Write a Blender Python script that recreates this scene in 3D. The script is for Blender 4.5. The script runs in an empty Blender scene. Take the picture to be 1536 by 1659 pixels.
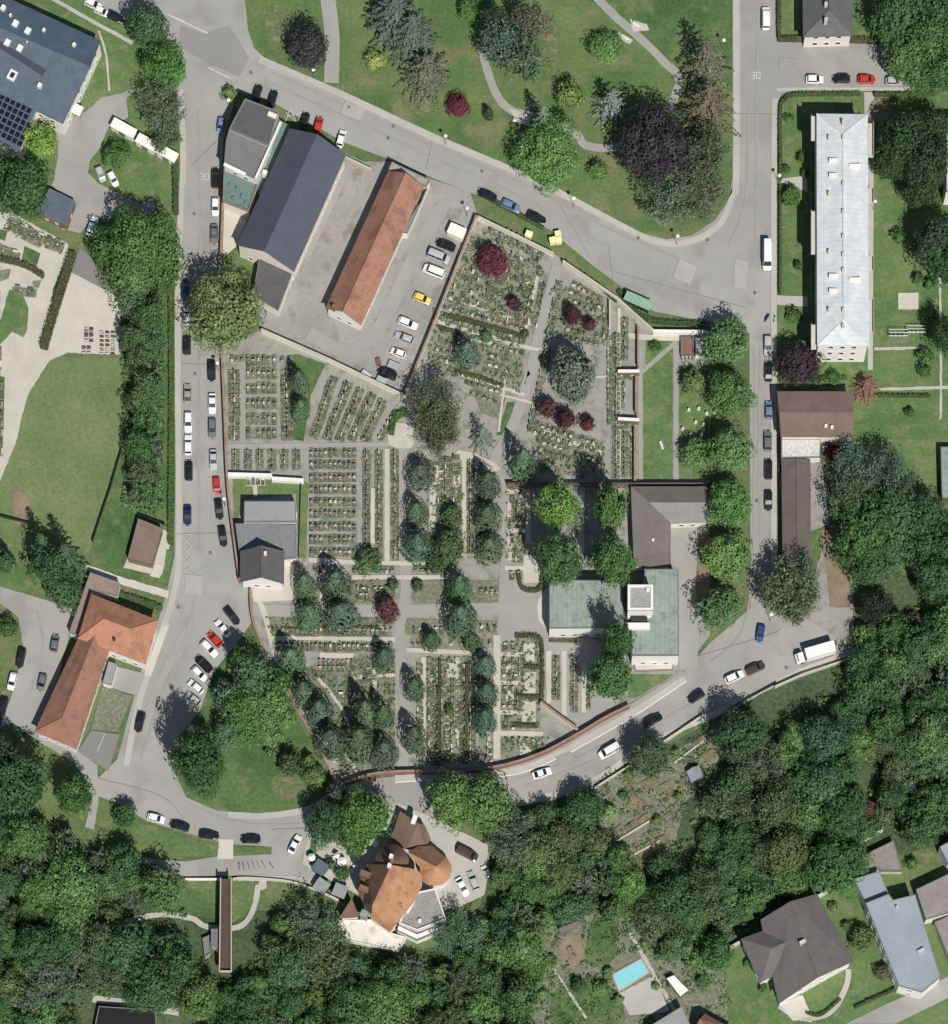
import bpy, math, random
import numpy as np
from mathutils import Vector
random.seed(7); rng = np.random.default_rng(7)
C = bpy.context.scene.collection
S = 0.14; CX, CY = 768.0, 829.5; D = 1000.0; OFF = 370.0
sc = bpy.context.scene
# ---------------------------------------------------------------- camera: looks straight down, view shifted north of the aircraft
cam_d = bpy.data.cameras.new('camera'); cam = bpy.data.objects.new('camera', cam_d); C.objects.link(cam)
cam.location = (0, -OFF, D)
cam_d.sensor_fit = 'VERTICAL'; cam_d.sensor_height = 36; cam_d.sensor_width = 36
HW = 1659*S
cam_d.lens = 36*D/HW; cam_d.shift_y = OFF/HW; cam_d.clip_start = 10; cam_d.clip_end = 6000
sc.camera = cam
# ---------------------------------------------------------------- daylight
SUN_EL, SUN_AZ = math.radians(52), math.radians(160)   # azimuth clockwise from north
w = bpy.data.worlds.new('World'); sc.world = w; w.use_nodes = True
nt = w.node_tree; nt.nodes.clear()
sky = nt.nodes.new('ShaderNodeTexSky'); sky.sky_type = 'NISHITA'; sky.sun_disc = False
sky.sun_elevation = SUN_EL; sky.sun_rotation = SUN_AZ
bg = nt.nodes.new('ShaderNodeBackground'); bg.inputs['Strength'].default_value = 0.062
wo = nt.nodes.new('ShaderNodeOutputWorld')
nt.links.new(sky.outputs[0], bg.inputs[0]); nt.links.new(bg.outputs[0], wo.inputs[0])
sd = bpy.data.lights.new('sun', 'SUN'); sd.energy = 4.6; sd.angle = math.radians(0.5); sd.color = (1, .968, .925)
so = bpy.data.objects.new('sun', sd); C.objects.link(so)
dirv = Vector((math.sin(SUN_AZ)*math.cos(SUN_EL), math.cos(SUN_AZ)*math.cos(SUN_EL), math.sin(SUN_EL)))
so.rotation_euler = dirv.to_track_quat('Z', 'Y').to_euler(); so.location = (0, 0, 200)
sc.view_settings.view_transform = 'Standard'; sc.view_settings.look = 'None'
sc.view_settings.exposure = 0.06; sc.view_settings.gamma = 1
# ---------------------------------------------------------------- helpers
def P(px, py, h=0.0):
    """world point at height h seen at photo pixel px, py"""
    gx, gy = (px-CX)*S, (CY-py)*S
    return Vector((gx*(1-h/D), gy + (-OFF-gy)*h/D, h))
def lin(v):
    v /= 255.0
    return v/12.92 if v <= .04045 else ((v+.055)/1.055)**2.4
def c(r, g, b, k=.9, ds=.22):
    m_ = .3*r+.55*g+.15*b; r, g, b = (q+(m_-q)*ds for q in (r, g, b))
    return (lin(r)*k, lin(g)*k, lin(b)*k, 1)
def cg(r, g, b): return c(r*1.02, g, b*1.04, .96, .12)
def mat(name, a, b=None, s1=.15, s2=3.0, v1=.5, v2=.25, rough=.85, metal=0.0, spec=.3, bump=0, stripe=None, obj=False, s3=None, b3=None, coat=0, wave=None):
    m = bpy.data.materials.new(name); m.use_nodes = True
    t = m.node_tree; N = t.nodes; L = t.links; N.clear()
    out = N.new('ShaderNodeOutputMaterial'); bs = N.new('ShaderNodeBsdfPrincipled'); L.new(bs.outputs[0], out.inputs[0])
    bs.inputs['Roughness'].default_value = rough; bs.inputs['Metallic'].default_value = metal
    bs.inputs['Specular IOR Level'].default_value = spec; bs.inputs['Coat Weight'].default_value = coat; bs.inputs['Coat Roughness'].default_value = .16
    geo = N.new('ShaderNodeNewGeometry')
    def noise(s, det=4):
        n = N.new('ShaderNodeTexNoise'); n.inputs['Scale'].default_value = s; n.inputs['Detail'].default_value = det
        n.inputs['Roughness'].default_value = .65; L.new(geo.outputs['Position'], n.inputs['Vector']); return n
    def ramp(src, lo, hi):
        r = N.new('ShaderNodeMapRange'); r.inputs['From Min'].default_value = .3; r.inputs['From Max'].default_value = .7
        r.inputs['To Min'].default_value = lo; r.inputs['To Max'].default_value = hi; L.new(src, r.inputs['Value']); return r
    n1 = noise(s1)
    mix = N.new('ShaderNodeMix'); mix.data_type = 'RGBA'; mix.inputs[6].default_value = a; mix.inputs[7].default_value = b or a
    if obj:
        oi = N.new('ShaderNodeObjectInfo')
        L.new(oi.outputs['Color'], mix.inputs[6]); L.new(oi.outputs['Color'], mix.inputs[7])
    r1 = ramp(n1.outputs['Fac'], .5-v1, .5+v1); L.new(r1.outputs[0], mix.inputs[0])
    col = mix.outputs[2]
    if b3:
        n3 = noise(s3 or .6, 2); m3 = N.new('ShaderNodeMix'); m3.data_type = 'RGBA'; m3.inputs[7].default_value = b3
        r3 = N.new('ShaderNodeMapRange'); r3.inputs['From Min'].default_value = .52; r3.inputs['From Max'].default_value = .66
        L.new(n3.outputs['Fac'], r3.inputs['Value']); L.new(r3.outputs[0], m3.inputs[0]); L.new(col, m3.inputs[6]); col = m3.outputs[2]
    n2 = noise(s2, 3); r2 = ramp(n2.outputs['Fac'], 1-v2, 1+v2)
    mul = N.new('ShaderNodeVectorMath'); mul.operation = 'SCALE'; L.new(col, mul.inputs[0]); L.new(r2.outputs[0], mul.inputs['Scale'])
    col = mul.outputs[0]
    if stripe:
        ang, per, wid, dark = stripe
        dt = N.new('ShaderNodeVectorMath'); dt.operation = 'DOT_PRODUCT'; dt.inputs[1].default_value = (math.cos(ang)/per, math.sin(ang)/per, 0)
        L.new(geo.outputs['Position'], dt.inputs[0])
        fr = N.new('ShaderNodeMath'); fr.operation = 'FRACT'; L.new(dt.outputs['Value'], fr.inputs[0])
        lt = N.new('ShaderNodeMath'); lt.operation = 'LESS_THAN'; lt.inputs[1].default_value = wid; L.new(fr.outputs[0], lt.inputs[0])
        ma = N.new('ShaderNodeMath'); ma.operation = 'MULTIPLY_ADD'; ma.inputs[1].default_value = dark-1; ma.inputs[2].default_value = 1
        L.new(lt.outputs[0], ma.inputs[0])
        m2 = N.new('ShaderNodeVectorMath'); m2.operation = 'SCALE'; L.new(col, m2.inputs[0]); L.new(ma.outputs[0], m2.inputs['Scale']); col = m2.outputs[0]
    L.new(col, bs.inputs['Base Color'])
    if bump:
        bn = N.new('ShaderNodeBump'); bn.inputs['Strength'].default_value = bump; bn.inputs['Distance'].default_value = .15
        L.new(n2.outputs['Fac'], bn.inputs['Height']); L.new(bn.outputs[0], bs.inputs['Normal'])
    return m
def leafmat(name, trans=.2, useobj=True, col=None, spread=.55):
    m = bpy.data.materials.new(name); m.use_nodes = True
    t = m.node_tree; N = t.nodes; L = t.links; N.clear()
    out = N.new('ShaderNodeOutputMaterial'); bs = N.new('ShaderNodeBsdfPrincipled'); tr = N.new('ShaderNodeBsdfTranslucent')
    mx = N.new('ShaderNodeMixShader'); mx.inputs[0].default_value = trans
    bs.inputs['Roughness'].default_value = .6; bs.inputs['Specular IOR Level'].default_value = .25
    at = N.new('ShaderNodeAttribute'); at.attribute_name = 'rnd'
    mr = N.new('ShaderNodeMapRange'); mr.inputs['To Min'].default_value = 1-spread; mr.inputs['To Max'].default_value = 1+spread
    L.new(at.outputs['Fac'], mr.inputs['Value'])
    if useobj:
        oi = N.new('ShaderNodeObjectInfo'); src = oi.outputs['Color']
    else:
        rgb = N.new('ShaderNodeRGB'); rgb.outputs[0].default_value = col; src = rgb.outputs[0]
    hs = N.new('ShaderNodeHueSaturation'); L.new(src, hs.inputs['Color'])
    mh = N.new('ShaderNodeMapRange'); mh.inputs['To Min'].default_value = .525; mh.inputs['To Max'].default_value = .475
    L.new(at.outputs['Fac'], mh.inputs['Value']); L.new(mh.outputs[0], hs.inputs['Hue'])
    geo = N.new('ShaderNodeNewGeometry'); nz = N.new('ShaderNodeTexNoise'); nz.inputs['Scale'].default_value = .35; nz.inputs['Detail'].default_value = 2
    L.new(geo.outputs['Position'], nz.inputs['Vector'])
    nr = N.new('ShaderNodeMapRange'); nr.inputs['From Min'].default_value = .3; nr.inputs['From Max'].default_value = .7; nr.inputs['To Min'].default_value = .78; nr.inputs['To Max'].default_value = 1.22
    L.new(nz.outputs['Fac'], nr.inputs['Value'])
    mm = N.new('ShaderNodeMath'); mm.operation = 'MULTIPLY'; L.new(mr.outputs[0], mm.inputs[0]); L.new(nr.outputs[0], mm.inputs[1])
    sc_ = N.new('ShaderNodeVectorMath'); sc_.operation = 'SCALE'; L.new(hs.outputs[0], sc_.inputs[0]); L.new(mm.outputs[0], sc_.inputs['Scale'])
    L.new(sc_.outputs[0], bs.inputs['Base Color']); L.new(sc_.outputs[0], tr.inputs['Color'])
    L.new(bs.outputs[0], mx.inputs[1]); L.new(tr.outputs[0], mx.inputs[2]); L.new(mx.outputs[0], out.inputs[0])
    return m
def tag(o, label=None, cat=None, group=None, kind=None):
    if label: o['label'] = label
    if cat: o['category'] = cat
    if group: o['group'] = group
    if kind: o['kind'] = kind
    return o
def empty(name, loc, rz=0, label=None, cat=None, group=None, scale=None):
    o = bpy.data.objects.new(name, None); o.location = loc; o.rotation_euler = (0, 0, rz); o.empty_display_size = .5
    if scale: o.scale = scale
    C.objects.link(o); return tag(o, label, cat, group)
def copyto(src, parent):
    o = src.copy(); C.objects.link(o); o.parent = parent; return o
class MB:
    def __init__(s): s.v = []; s.f = []; s.m = []
    def face(s, pts, mi=0):
        n = len(s.v); s.v += [tuple(p) for p in pts]; s.f.append(tuple(range(n, n+len(pts)))); s.m.append(mi)
    def box(s, cx, cy, z0, z1, lx, ly, rz=0, mi=0, taper=1.0):
        ca, sa = math.cos(rz), math.sin(rz); n = len(s.v)
        for z, k in ((z0, 1.0), (z1, taper)):
            for x, y in ((-1, -1), (1, -1), (1, 1), (-1, 1)):
                X, Y = x*lx/2*k, y*ly/2*k
                s.v.append((cx+X*ca-Y*sa, cy+X*sa+Y*ca, z))
        for q in ((3, 2, 1, 0), (4, 5, 6, 7), (0, 1, 5, 4), (1, 2, 6, 5), (2, 3, 7, 6), (3, 0, 4, 7)):
            s.f.append(tuple(n+i for i in q)); s.m.append(mi)
    def prism(s, pts, z0, z1, mi=0, mtop=None):
        pts = ccw(pts); n = len(pts); b = len(s.v)
        s.v += [(p[0], p[1], z0) for p in pts] + [(p[0], p[1], z1) for p in pts]
        for i in range(n):
            j = (i+1) % n; s.f.append((b+i, b+j, b+n+j, b+n+i)); s.m.append(mi)
        s.f.append(tuple(b+n+i for i in range(n))); s.m.append(mi if mtop is None else mtop)
        s.f.append(tuple(b+n-1-i for i in range(n))); s.m.append(mi)
    def bar(s, a, b_, w_, mi=0, sides=6, w2=None):
        a = Vector(a); b_ = Vector(b_); d = (b_-a)
        if d.length < 1e-5: return
        d.normalize(); u = d.cross(Vector((0, 0, 1)) if abs(d.z) < .9 else Vector((1, 0, 0))).normalized(); v = d.cross(u)
        n = len(s.v); w2 = w_ if w2 is None else w2
        for p, r in ((a, w_), (b_, w2)):
            for k in range(sides):
                t = 2*math.pi*k/sides; q = p + u*math.cos(t)*r + v*math.sin(t)*r; s.v.append(tuple(q))
        for k in range(sides):
            j = (k+1) % sides; s.f.append((n+k, n+sides+k, n+sides+j, n+j)); s.m.append(mi)
        s.f.append(tuple(n+k for k in range(sides))); s.m.append(mi)
        s.f.append(tuple(n+2*sides-1-k for k in range(sides))); s.m.append(mi)
    def build(s, name, mats, parent=None, local=False, smooth=False):
        me = bpy.data.meshes.new(name)
        o0 = Vector((0, 0, 0)) if (parent is None or local) else parent.location
        me.from_pydata([(x-o0[0], y-o0[1], z-o0[2]) for x, y, z in s.v], [], s.f)
        if not isinstance(mats, (list, tuple)): mats = [mats]
        for m in mats: me.materials.append(m)
        me.polygons.foreach_set('material_index', s.m)
        if smooth: me.polygons.foreach_set('use_smooth', [True]*len(s.f))
        me.update(); o = bpy.data.objects.new(name, me); C.objects.link(o)
        if parent is not None: o.parent = parent
        return o
def area2(p): return sum(p[i][0]*p[(i+1) % len(p)][1]-p[(i+1) % len(p)][0]*p[i][1] for i in range(len(p)))
def ccw(p): p = list(p); return p if area2(p) > 0 else p[::-1]
def inset(pts, d):
    pts = ccw(pts); n = len(pts); out = []
    for i in range(n):
        a, b, q = Vector(pts[i-1][:2]), Vector(pts[i][:2]), Vector(pts[(i+1) % n][:2])
        e1 = (b-a).normalized(); e2 = (q-b).normalized()
        n1 = Vector((-e1.y, e1.x)); n2 = Vector((-e2.y, e2.x)); m = n1+n2
        if m.length < .2: m = n1
        m.normalize(); k = d/max(.35, m.dot(n1)); out.append(Vector((b.x+m.x*k, b.y+m.y*k, 0)))
    return out
def smooth_px(pts, closed=True, sub=5):
    out = []; n = len(pts)
    rg = range(n) if closed else range(n-1)
    for i in rg:
        if closed: p0, p1, p2, p3 = pts[i-1], pts[i], pts[(i+1) % n], pts[(i+2) % n]
        else: p0, p1, p2, p3 = pts[max(i-1, 0)], pts[i], pts[i+1], pts[min(i+2, n-1)]
        for k in range(sub):
            t = k/sub
            out.append(tuple(.5*((2*p1[j]) + (-p0[j]+p2[j])*t + (2*p0[j]-5*p1[j]+4*p2[j]-p3[j])*t*t + (-p0[j]+3*p1[j]-3*p2[j]+p3[j])*t**3) for j in (0, 1)))
    if not closed: out.append(tuple(pts[-1]))
    return out
def rough_px(pts, amp, step=6):
    """subdivide the outline and make it slightly ragged"""
    out = []; n = len(pts)
    for i in range(n):
        a, b = pts[i], pts[(i+1) % n]; L_ = math.dist(a, b); k = max(1, int(L_/step))
        for j in range(k):
            t = j/k; x = a[0]+(b[0]-a[0])*t; y = a[1]+(b[1]-a[1])*t
            out.append((x+random.uniform(-amp, amp), y+random.uniform(-amp, amp)))
    return out
LAY = {}
def ground(name, pts, m, z, curve=False, rough=0.0, thick=0.0):
    """a patch of the setting drawn at photo pixels; z lift in metres"""
    if curve: pts = smooth_px(pts)
    if rough: pts = rough_px(pts, rough)
    LAY[z] = LAY.get(z, 0)+1; z += .0009*LAY[z]
    b = MB(); q = [P(x, y, 0) for x, y in pts]
    if thick: b.prism(q, 0.0, z)
    else: b.face([(p.x, p.y, z) for p in ccw(q)])
    return tag(b.build(name, m), kind='structure')
def strip_pts(pts, wpx, curve=True):
    if curve and len(pts) > 2: pts = smooth_px(pts, closed=False)
    L_, R_ = [], []
    for i, p in enumerate(pts):
        a = pts[max(i-1, 0)]; b = pts[min(i+1, len(pts)-1)]
        dx, dy = b[0]-a[0], b[1]-a[1]; l = math.hypot(dx, dy) or 1; nx, ny = -dy/l*wpx/2, dx/l*wpx/2
        L_.append((p[0]+nx, p[1]+ny)); R_.append((p[0]-nx, p[1]-ny))
    return L_+R_[::-1]
def path(name, pts, wpx, m, z, curve=True, rough=.5): return ground(name, strip_pts(pts, wpx, curve), m, z, rough=rough)
def inpoly(x, y, poly):
    r = False; n = len(poly)
    for i in range(n):
        x1, y1 = poly[i]; x2, y2 = poly[i-1]
        if (y1 > y) != (y2 > y) and x < (x2-x1)*(y-y1)/(y2-y1)+x1: r = not r
    return r
# ---------------------------------------------------------------- materials
M = {}
M['grass'] = mat('grass', cg(76, 102, 54), cg(98, 116, 66), .09, 1.6, .7, .24, bump=.5, b3=cg(114, 116, 76), s3=.25)
M['lawn'] = mat('lawn', cg(76, 108, 54), cg(98, 122, 66), .12, 1.4, .8, .2, bump=.5, b3=cg(110, 120, 76), s3=.3)
M['lawn_park'] = mat('lawn_park', cg(72, 104, 50), cg(100, 120, 66), .05, 1.3, .8, .2, bump=.5, b3=cg(112, 116, 74), s3=.09)
M['meadow'] = mat('meadow', cg(94, 118, 64), cg(112, 126, 78), .08, 1.2, .9, .18, bump=.4, stripe=(math.radians(20), 2.2, .5, .975))
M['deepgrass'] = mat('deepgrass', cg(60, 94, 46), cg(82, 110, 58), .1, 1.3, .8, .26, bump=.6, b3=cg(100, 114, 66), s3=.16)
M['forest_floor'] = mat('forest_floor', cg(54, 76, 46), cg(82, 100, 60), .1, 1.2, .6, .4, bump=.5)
M['asphalt'] = mat('asphalt', c(151, 149, 142), c(166, 163, 155), .035, 6, .7, .08, rough=.9, b3=c(148, 145, 138), s3=.11)
M['asphalt_dark'] = mat('asphalt_dark', c(124, 122, 119), c(134, 132, 127), .1, 6, .5, .07, rough=.9)
M['pavement'] = mat('pavement', c(172, 169, 158), c(186, 181, 168), .15, 5, .6, .07)
M['kerb'] = mat('kerb_stone', c(176, 172, 162), c(150, 147, 140), .8, 5, .5, .1)
M['concrete'] = mat('concrete', c(190, 183, 168), c(203, 196, 180), .12, 3, .6, .09)
M['yard'] = mat('yard_gravel', c(144, 142, 134), c(164, 160, 151), .1, 3, .8, .12, b3=c(136, 130, 118), s3=.2)
M['cem'] = mat('cemetery_gravel', c(144, 143, 132), c(158, 155, 144), .25, 4, .6, .14, b3=c(124, 128, 106), s3=.35)
M['cem_path'] = mat('cemetery_path', c(150, 148, 141), c(163, 160, 151), .12, 4, .5, .07)
M['pale_path'] = mat('pale_path', c(182, 176, 158), c(198, 192, 174), .2, 4, .5, .09)
M['bed'] = mat('planted_bed', c(104, 112, 82), c(128, 128, 104), 1.2, 5, .9, .26, bump=.6, b3=c(144, 142, 124), s3=1.5)
M['soil'] = mat('soil', c(128, 108, 84), c(150, 132, 104), .3, 3, .6, .2)
M['white_line'] = mat('road_paint', c(205, 203, 195, .95), c(180, 178, 170), 1.5, 6, .6, .12)
M['yellow_line'] = mat('yellow_paint', c(200, 190, 130), c(178, 172, 130), 1.5, 6, .6, .12)
M['stucco'] = mat('stucco', c(222, 214, 196), c(232, 226, 210), .3, 3, .5, .05)
M['white_wall'] = mat('white_wall', c(236, 233, 224), c(226, 222, 212), .3, 3, .5, .05)
M['brick_red'] = mat('brick_red', c(136, 92, 74), c(150, 106, 88), .6, 5, .6, .15)
M['coping'] = mat('coping_tile', c(146, 112, 92), c(164, 134, 114), .5, 5, .7, .2)
M['glass'] = mat('window_glass', (.03, .035, .045, 1), None, rough=.12, spec=.6, v2=.05)
M['carglass'] = mat('car_glass', (.012, .014, .017, 1), None, rough=.17, spec=1.0, v2=.05)
M['tyre'] = mat('tyre_rubber', (.012, .012, .012, 1), None, rough=.9, v2=.05)
M['metal'] = mat('grey_metal', c(150, 152, 152), None, rough=.45, metal=.5, v2=.08)
M['dark_metal'] = mat('dark_metal', c(60, 60, 62), None, rough=.5, metal=.3, v2=.08)
M['wood'] = mat('weathered_wood', c(120, 98, 78), c(140, 118, 92), .6, 5, .6, .2)
M['bark'] = mat('bark', c(78, 66, 54), c(98, 84, 68), 1.5, 6, .6, .3, bump=.5)
M['paint'] = mat('car_paint', (1, 1, 1, 1), None, rough=.28, spec=.5, coat=.6, obj=True, v2=.03)
M['objmatte'] = mat('plain_painted', (1, 1, 1, 1), None, s2=3, v2=.12, rough=.7, obj=True)
M['stone'] = mat('grave_stone', (1, 1, 1, 1), None, s2=9, v2=.2, rough=.5, obj=True, spec=.4)
M['leaf'] = leafmat('leaves', .28, spread=.34)
M['needle'] = leafmat('needles', .1, spread=.35)
M['under'] = leafmat('undergrowth', .2, False, c(76, 108, 56, 1.2))
M['hedge'] = leafmat('hedge_leaves', .1, spread=.4)
M['flower'] = mat('flowers', (1, 1, 1, 1), None, s2=12, v2=.2, obj=True)
# ---------------------------------------------------------------- the ground
b = MB(); b.face([(-1800, -1800, 0), (1800, -1800, 0), (1800, 1800, 0), (-1800, 1800, 0)]); tag(b.build('ground', M['grass']), kind='structure')
Z1, Z2, Z3, Z4, Z5, Z6, Z7 = .02, .07, .12, .17, .23, .31, .36
ground('lawn', [(388, 0), (552, 0), (550, 150), (430, 97), (400, 60)], M['lawn_park'], Z1)
ground('lawn', [(548, -20), (1190, -20), (1190, 300), (1160, 360), (1080, 392), (1000, 360), (700, 220), (546, 150)], M['lawn_park'], Z1)
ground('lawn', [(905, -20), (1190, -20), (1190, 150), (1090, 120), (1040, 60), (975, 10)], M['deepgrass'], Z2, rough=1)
ground('lawn', [(1255, 150), (1536, 148), (1540, 990), (1255, 990)], M['lawn'], Z1)
ground('lawn', [(1260, -10), (1436, -10), (1430, 72), (1260, 72)], M['lawn'], Z1)
ground('lawn', [(60, -10), (215, -10), (290, 140), (290, 400), (60, 360)], M['lawn'], Z1)
ground('meadow', [(80, 578), (195, 580), (203, 600), (200, 730), (150, 880), (40, 900), (0, 850), (0, 770), (25, 720), (45, 640)], M['meadow'], Z2, rough=.6)
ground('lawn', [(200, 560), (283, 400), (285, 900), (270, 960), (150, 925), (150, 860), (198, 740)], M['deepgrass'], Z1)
ground('lawn', [(0, 840), (150, 860), (140, 960), (0, 950)], M['lawn'], Z1)
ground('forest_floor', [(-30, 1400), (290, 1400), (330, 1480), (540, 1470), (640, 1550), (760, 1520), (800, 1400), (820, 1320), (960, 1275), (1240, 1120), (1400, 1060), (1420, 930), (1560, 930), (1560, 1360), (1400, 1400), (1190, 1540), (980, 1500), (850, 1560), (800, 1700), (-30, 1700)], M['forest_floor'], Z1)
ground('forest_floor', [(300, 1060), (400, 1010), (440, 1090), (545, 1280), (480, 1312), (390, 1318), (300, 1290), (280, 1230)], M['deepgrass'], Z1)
# roads and yards
def road(pts): return ground('road', pts, M['asphalt'], Z3)
road([(215, -20), (395, -20), (402, 50), (412, 78), (430, 95), (550, 145), (700, 215), (860, 283), (1000, 357), (1040, 378), (1080, 388), (1120, 382), (1158, 357), (1180, 325), (1187, 290), (1187, -20), (1258, -20), (1258, 68), (1432, 72), (1438, 118), (1482, 138), (1482, 148), (1290, 148), (1266, 154), (1258, 175), (1258, 975), (1300, 992), (1382, 985), (1384, 1048), (1270, 1098), (1180, 1145), (1050, 1208), (960, 1270), (900, 1296), (840, 1306), (800, 1312), (700, 1340), (655, 1330), (630, 1305), (500, 1310), (552, 1268), (600, 1262), (700, 1252), (820, 1242), (900, 1212), (940, 1190), (1020, 1142), (1108, 1088), (1150, 1042), (1216, 985), (1214, 540), (1150, 522), (1060, 505), (960, 430), (900, 378), (800, 322), (760, 312), (700, 288), (640, 262), (560, 232), (470, 182), (430, 160), (380, 148), (290, 155), (262, 90), (230, 40), (190, 30), (110, -20)])
road([(290, 150), (385, 148), (372, 190), (362, 230), (359, 330), (358, 560), (366, 765), (378, 850), (388, 945), (404, 955), (407, 1010), (385, 1040), (345, 1090), (325, 1150), (290, 1195), (282, 1250), (302, 1292), (350, 1313), (420, 1320), (505, 1306), (560, 1290), (552, 1372), (490, 1366), (440, 1372), (360, 1366), (240, 1331), (190, 1302), (160, 1290), (158, 1262), (190, 1230), (225, 1100), (255, 1010), (270, 960), (283, 900), (285, 700), (283, 420), (297, 300)])
ground('yard', [(195, 152), (222, 142), (205, 160), (208, 190), (176, 206), (162, 240), (146, 262), (142, 280), (160, 298), (228, 332), (245, 322), (252, 340), (240, 352), (150, 356), (130, 378), (100, 372), (105, 325), (85, 300), (95, 250), (85, 180), (105, 198), (140, 180), (165, 158)], M['asphalt'], Z4, rough=.8)
ground('yard', [(0, 950), (60, 968), (122, 988), (95, 1100), (57, 1186), (125, 1216), (158, 1240), (160, 1300), (152, 1345), (138, 1340), (150, 1290), (120, 1235), (60, 1200), (20, 1170), (0, 1180), (25, 1110), (38, 1050), (30, 1000), (0, 978)], M['asphalt'], Z4, rough=.5)
ground('pavement', [(205, 1383), (250, 1392), (300, 1396), (350, 1388), (440, 1384), (480, 1388), (500, 1395), (520, 1425), (470, 1430), (430, 1418), (300, 1420), (240, 1404)], M['asphalt'], Z4)
ground('pavement', [(355, 1360), (378, 1360), (378, 1392), (352, 1392)], M['concrete'], Z5)
ground('pavement', [(440, 1360), (552, 1370), (540, 1400), (500, 1430), (440, 1390)], M['asphalt'], Z4)
ground('grass_verge', [(185, 1308), (225, 1328), (300, 1355), (355, 1372), (350, 1388), (300, 1388), (210, 1380), (180, 1360)], M['lawn'], Z5, rough=.6)
ground('grass_verge', [(380, 1372), (425, 1372), (428, 1380), (380, 1384)], M['lawn'], Z5, rough=.6)
path('pavement', [(292, 145), (297, 250), (294, 330), (289, 420), (288, 600), (290, 800), (290, 900), (280, 970), (250, 1060), (222, 1150), (205, 1240)], 10, M['pavement'], Z4, rough=.3)
path('pavement', [(420, 96), (550, 152), (700, 222), (860, 290), (1000, 363), (1050, 388), (1090, 396), (1130, 388), (1168, 362), (1186, 320), (1193, 280), (1193, 0)], 11, M['pavement'], Z4, rough=.3)
path('pavement', [(1256, 160), (1254, 300), (1254, 640), (1254, 980)], 9, M['pavement'], Z4, rough=.3)
path('pavement', [(640, 1262), (700, 1258), (830, 1250), (905, 1222), (945, 1200), (1025, 1155), (1110, 1100)], 11, M['pavement'], Z4, rough=.3)
path('pavement', [(1390, 1052), (1270, 1100), (1180, 1147), (1050, 1206), (960, 1266), (840, 1303)], 10, M['pavement'], Z4, rough=.4)
path('pavement', [(545, 1288), (500, 1311), (430, 1322), (370, 1320)], 10, M['pavement'], Z4, rough=.4)
path('pavement', [(80, -5), (150, 35), (215, 70)], 6, M['pavement'], Z4, rough=.4)
path('path', [(160, 50), (172, 90), (177, 148)], 3.5, M['pavement'], Z4, rough=.4)
path('pavement', [(1258, 146), (1300, 145), (1480, 145)], 6, M['pavement'], Z5, rough=.3)
path('kerb', [(300, 300), (296, 420), (295, 600), (296, 800), (295, 900)], 1.4, M['kerb'], Z5, rough=0)
path('kerb', [(427, 101), (550, 158), (700, 229), (860, 296), (1000, 369), (1050, 394), (1090, 402), (1135, 393), (1172, 366), (1191, 322), (1199, 280), (1199, 0)], 1.2, M['kerb'], Z5, rough=0)
path('kerb', [(1249, 160), (1249, 980)], 1.2, M['kerb'], Z5, rough=0)
path('kerb', [(640, 1268), (700, 1264), (830, 1256), (908, 1227), (950, 1205), (1030, 1159), (1112, 1104)], 1.6, M['white_wall'], Z5, rough=0)
ground('road_patch', [(293, 42), (330, 55), (372, 42), (404, 95), (388, 126), (330, 100), (290, 75)], mat('asphalt_mid', c(138, 136, 131), c(146, 143, 138), .1, 6, .5, .07), Z4, rough=.4)
ground('road_patch', [(905, 385), (985, 395), (990, 440), (1090, 500), (1060, 505), (960, 430)], M['asphalt'], Z4)
ground('road_patch', [(272, 1065), (300, 1012), (318, 1020), (262, 1110), (235, 1180), (222, 1172)], M['cem_path'], Z4, rough=.3)
ground('pavement', [(262, 1015), (275, 1012), (245, 1096), (232, 1096)], M['concrete'], Z5)
path('road_marking', [(272, 24), (337, 55)], 2.4, M['white_line'], Z6, rough=.2)
path('road_marking', [(337, 110), (375, 129)], 2.2, M['white_line'], Z6, rough=.2)
for a_, b_ in (((463, 197), (470, 176)), ((470, 176), (480, 198)), ((466, 190), (490, 182)), ((463, 182), (480, 200))): path('road_marking', [a_, b_], 1.1, M['white_line'], Z6, rough=.1)
zz = [(302, 867), (312, 866), (303, 877), (312, 885), (302, 893), (312, 901), (301, 911), (312, 918), (298, 926), (311, 928)]
for i in range(len(zz)-1): path('road_marking', [zz[i], zz[i+1]], 1.5, M['yellow_line'], Z6, rough=.1)
def digits(cx, cy, h):   # the painted 30
    for dx, segs in ((-4.2, [(-3, -1, 3, -1), (3, -1, 3, 0), (-1, 0, 3, 0), (3, 0, 3, 1), (-3, 1, 3, 1)]), (4.2, [(-3, -1, 3, -1), (3, -1, 3, 1), (3, 1, -3, 1), (-3, 1, -3, -1)])):
        for x0, y0, x1, y1 in segs:
            path('road_marking', [(cx+dx+x0*.95, cy+y0*h), (cx+dx+x1*.95, cy+y1*h)], 1.6, M['white_line'], Z6, rough=0)
digits(1224, 123, 5); digits(331, 287, 5)
path('path', [(530, -10), (538, 60), (537, 135)], 24, M['cem_path'], Z4, rough=.3)
path('path', [(960, -10), (1000, 30), (1040, 65), (1075, 100), (1100, 135), (1060, 210), (1000, 238), (950, 236), (930, 215), (870, 190), (830, 180), (805, 155), (788, 110), (780, 70)], 13, M['cem_path'], Z4, rough=.4)
ground('path', [(825, 176), (860, 188), (858, 205), (838, 200)], M['pale_path'], Z5, rough=.6)
ground('path', [(1020, 32), (1048, 40), (1052, 50), (1026, 52)], M['pale_path'], Z5, rough=.6)
ground('path', [(1002, 52), (1026, 66), (1020, 72), (1000, 62)], M['pale_path'], Z5, rough=.6)
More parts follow.
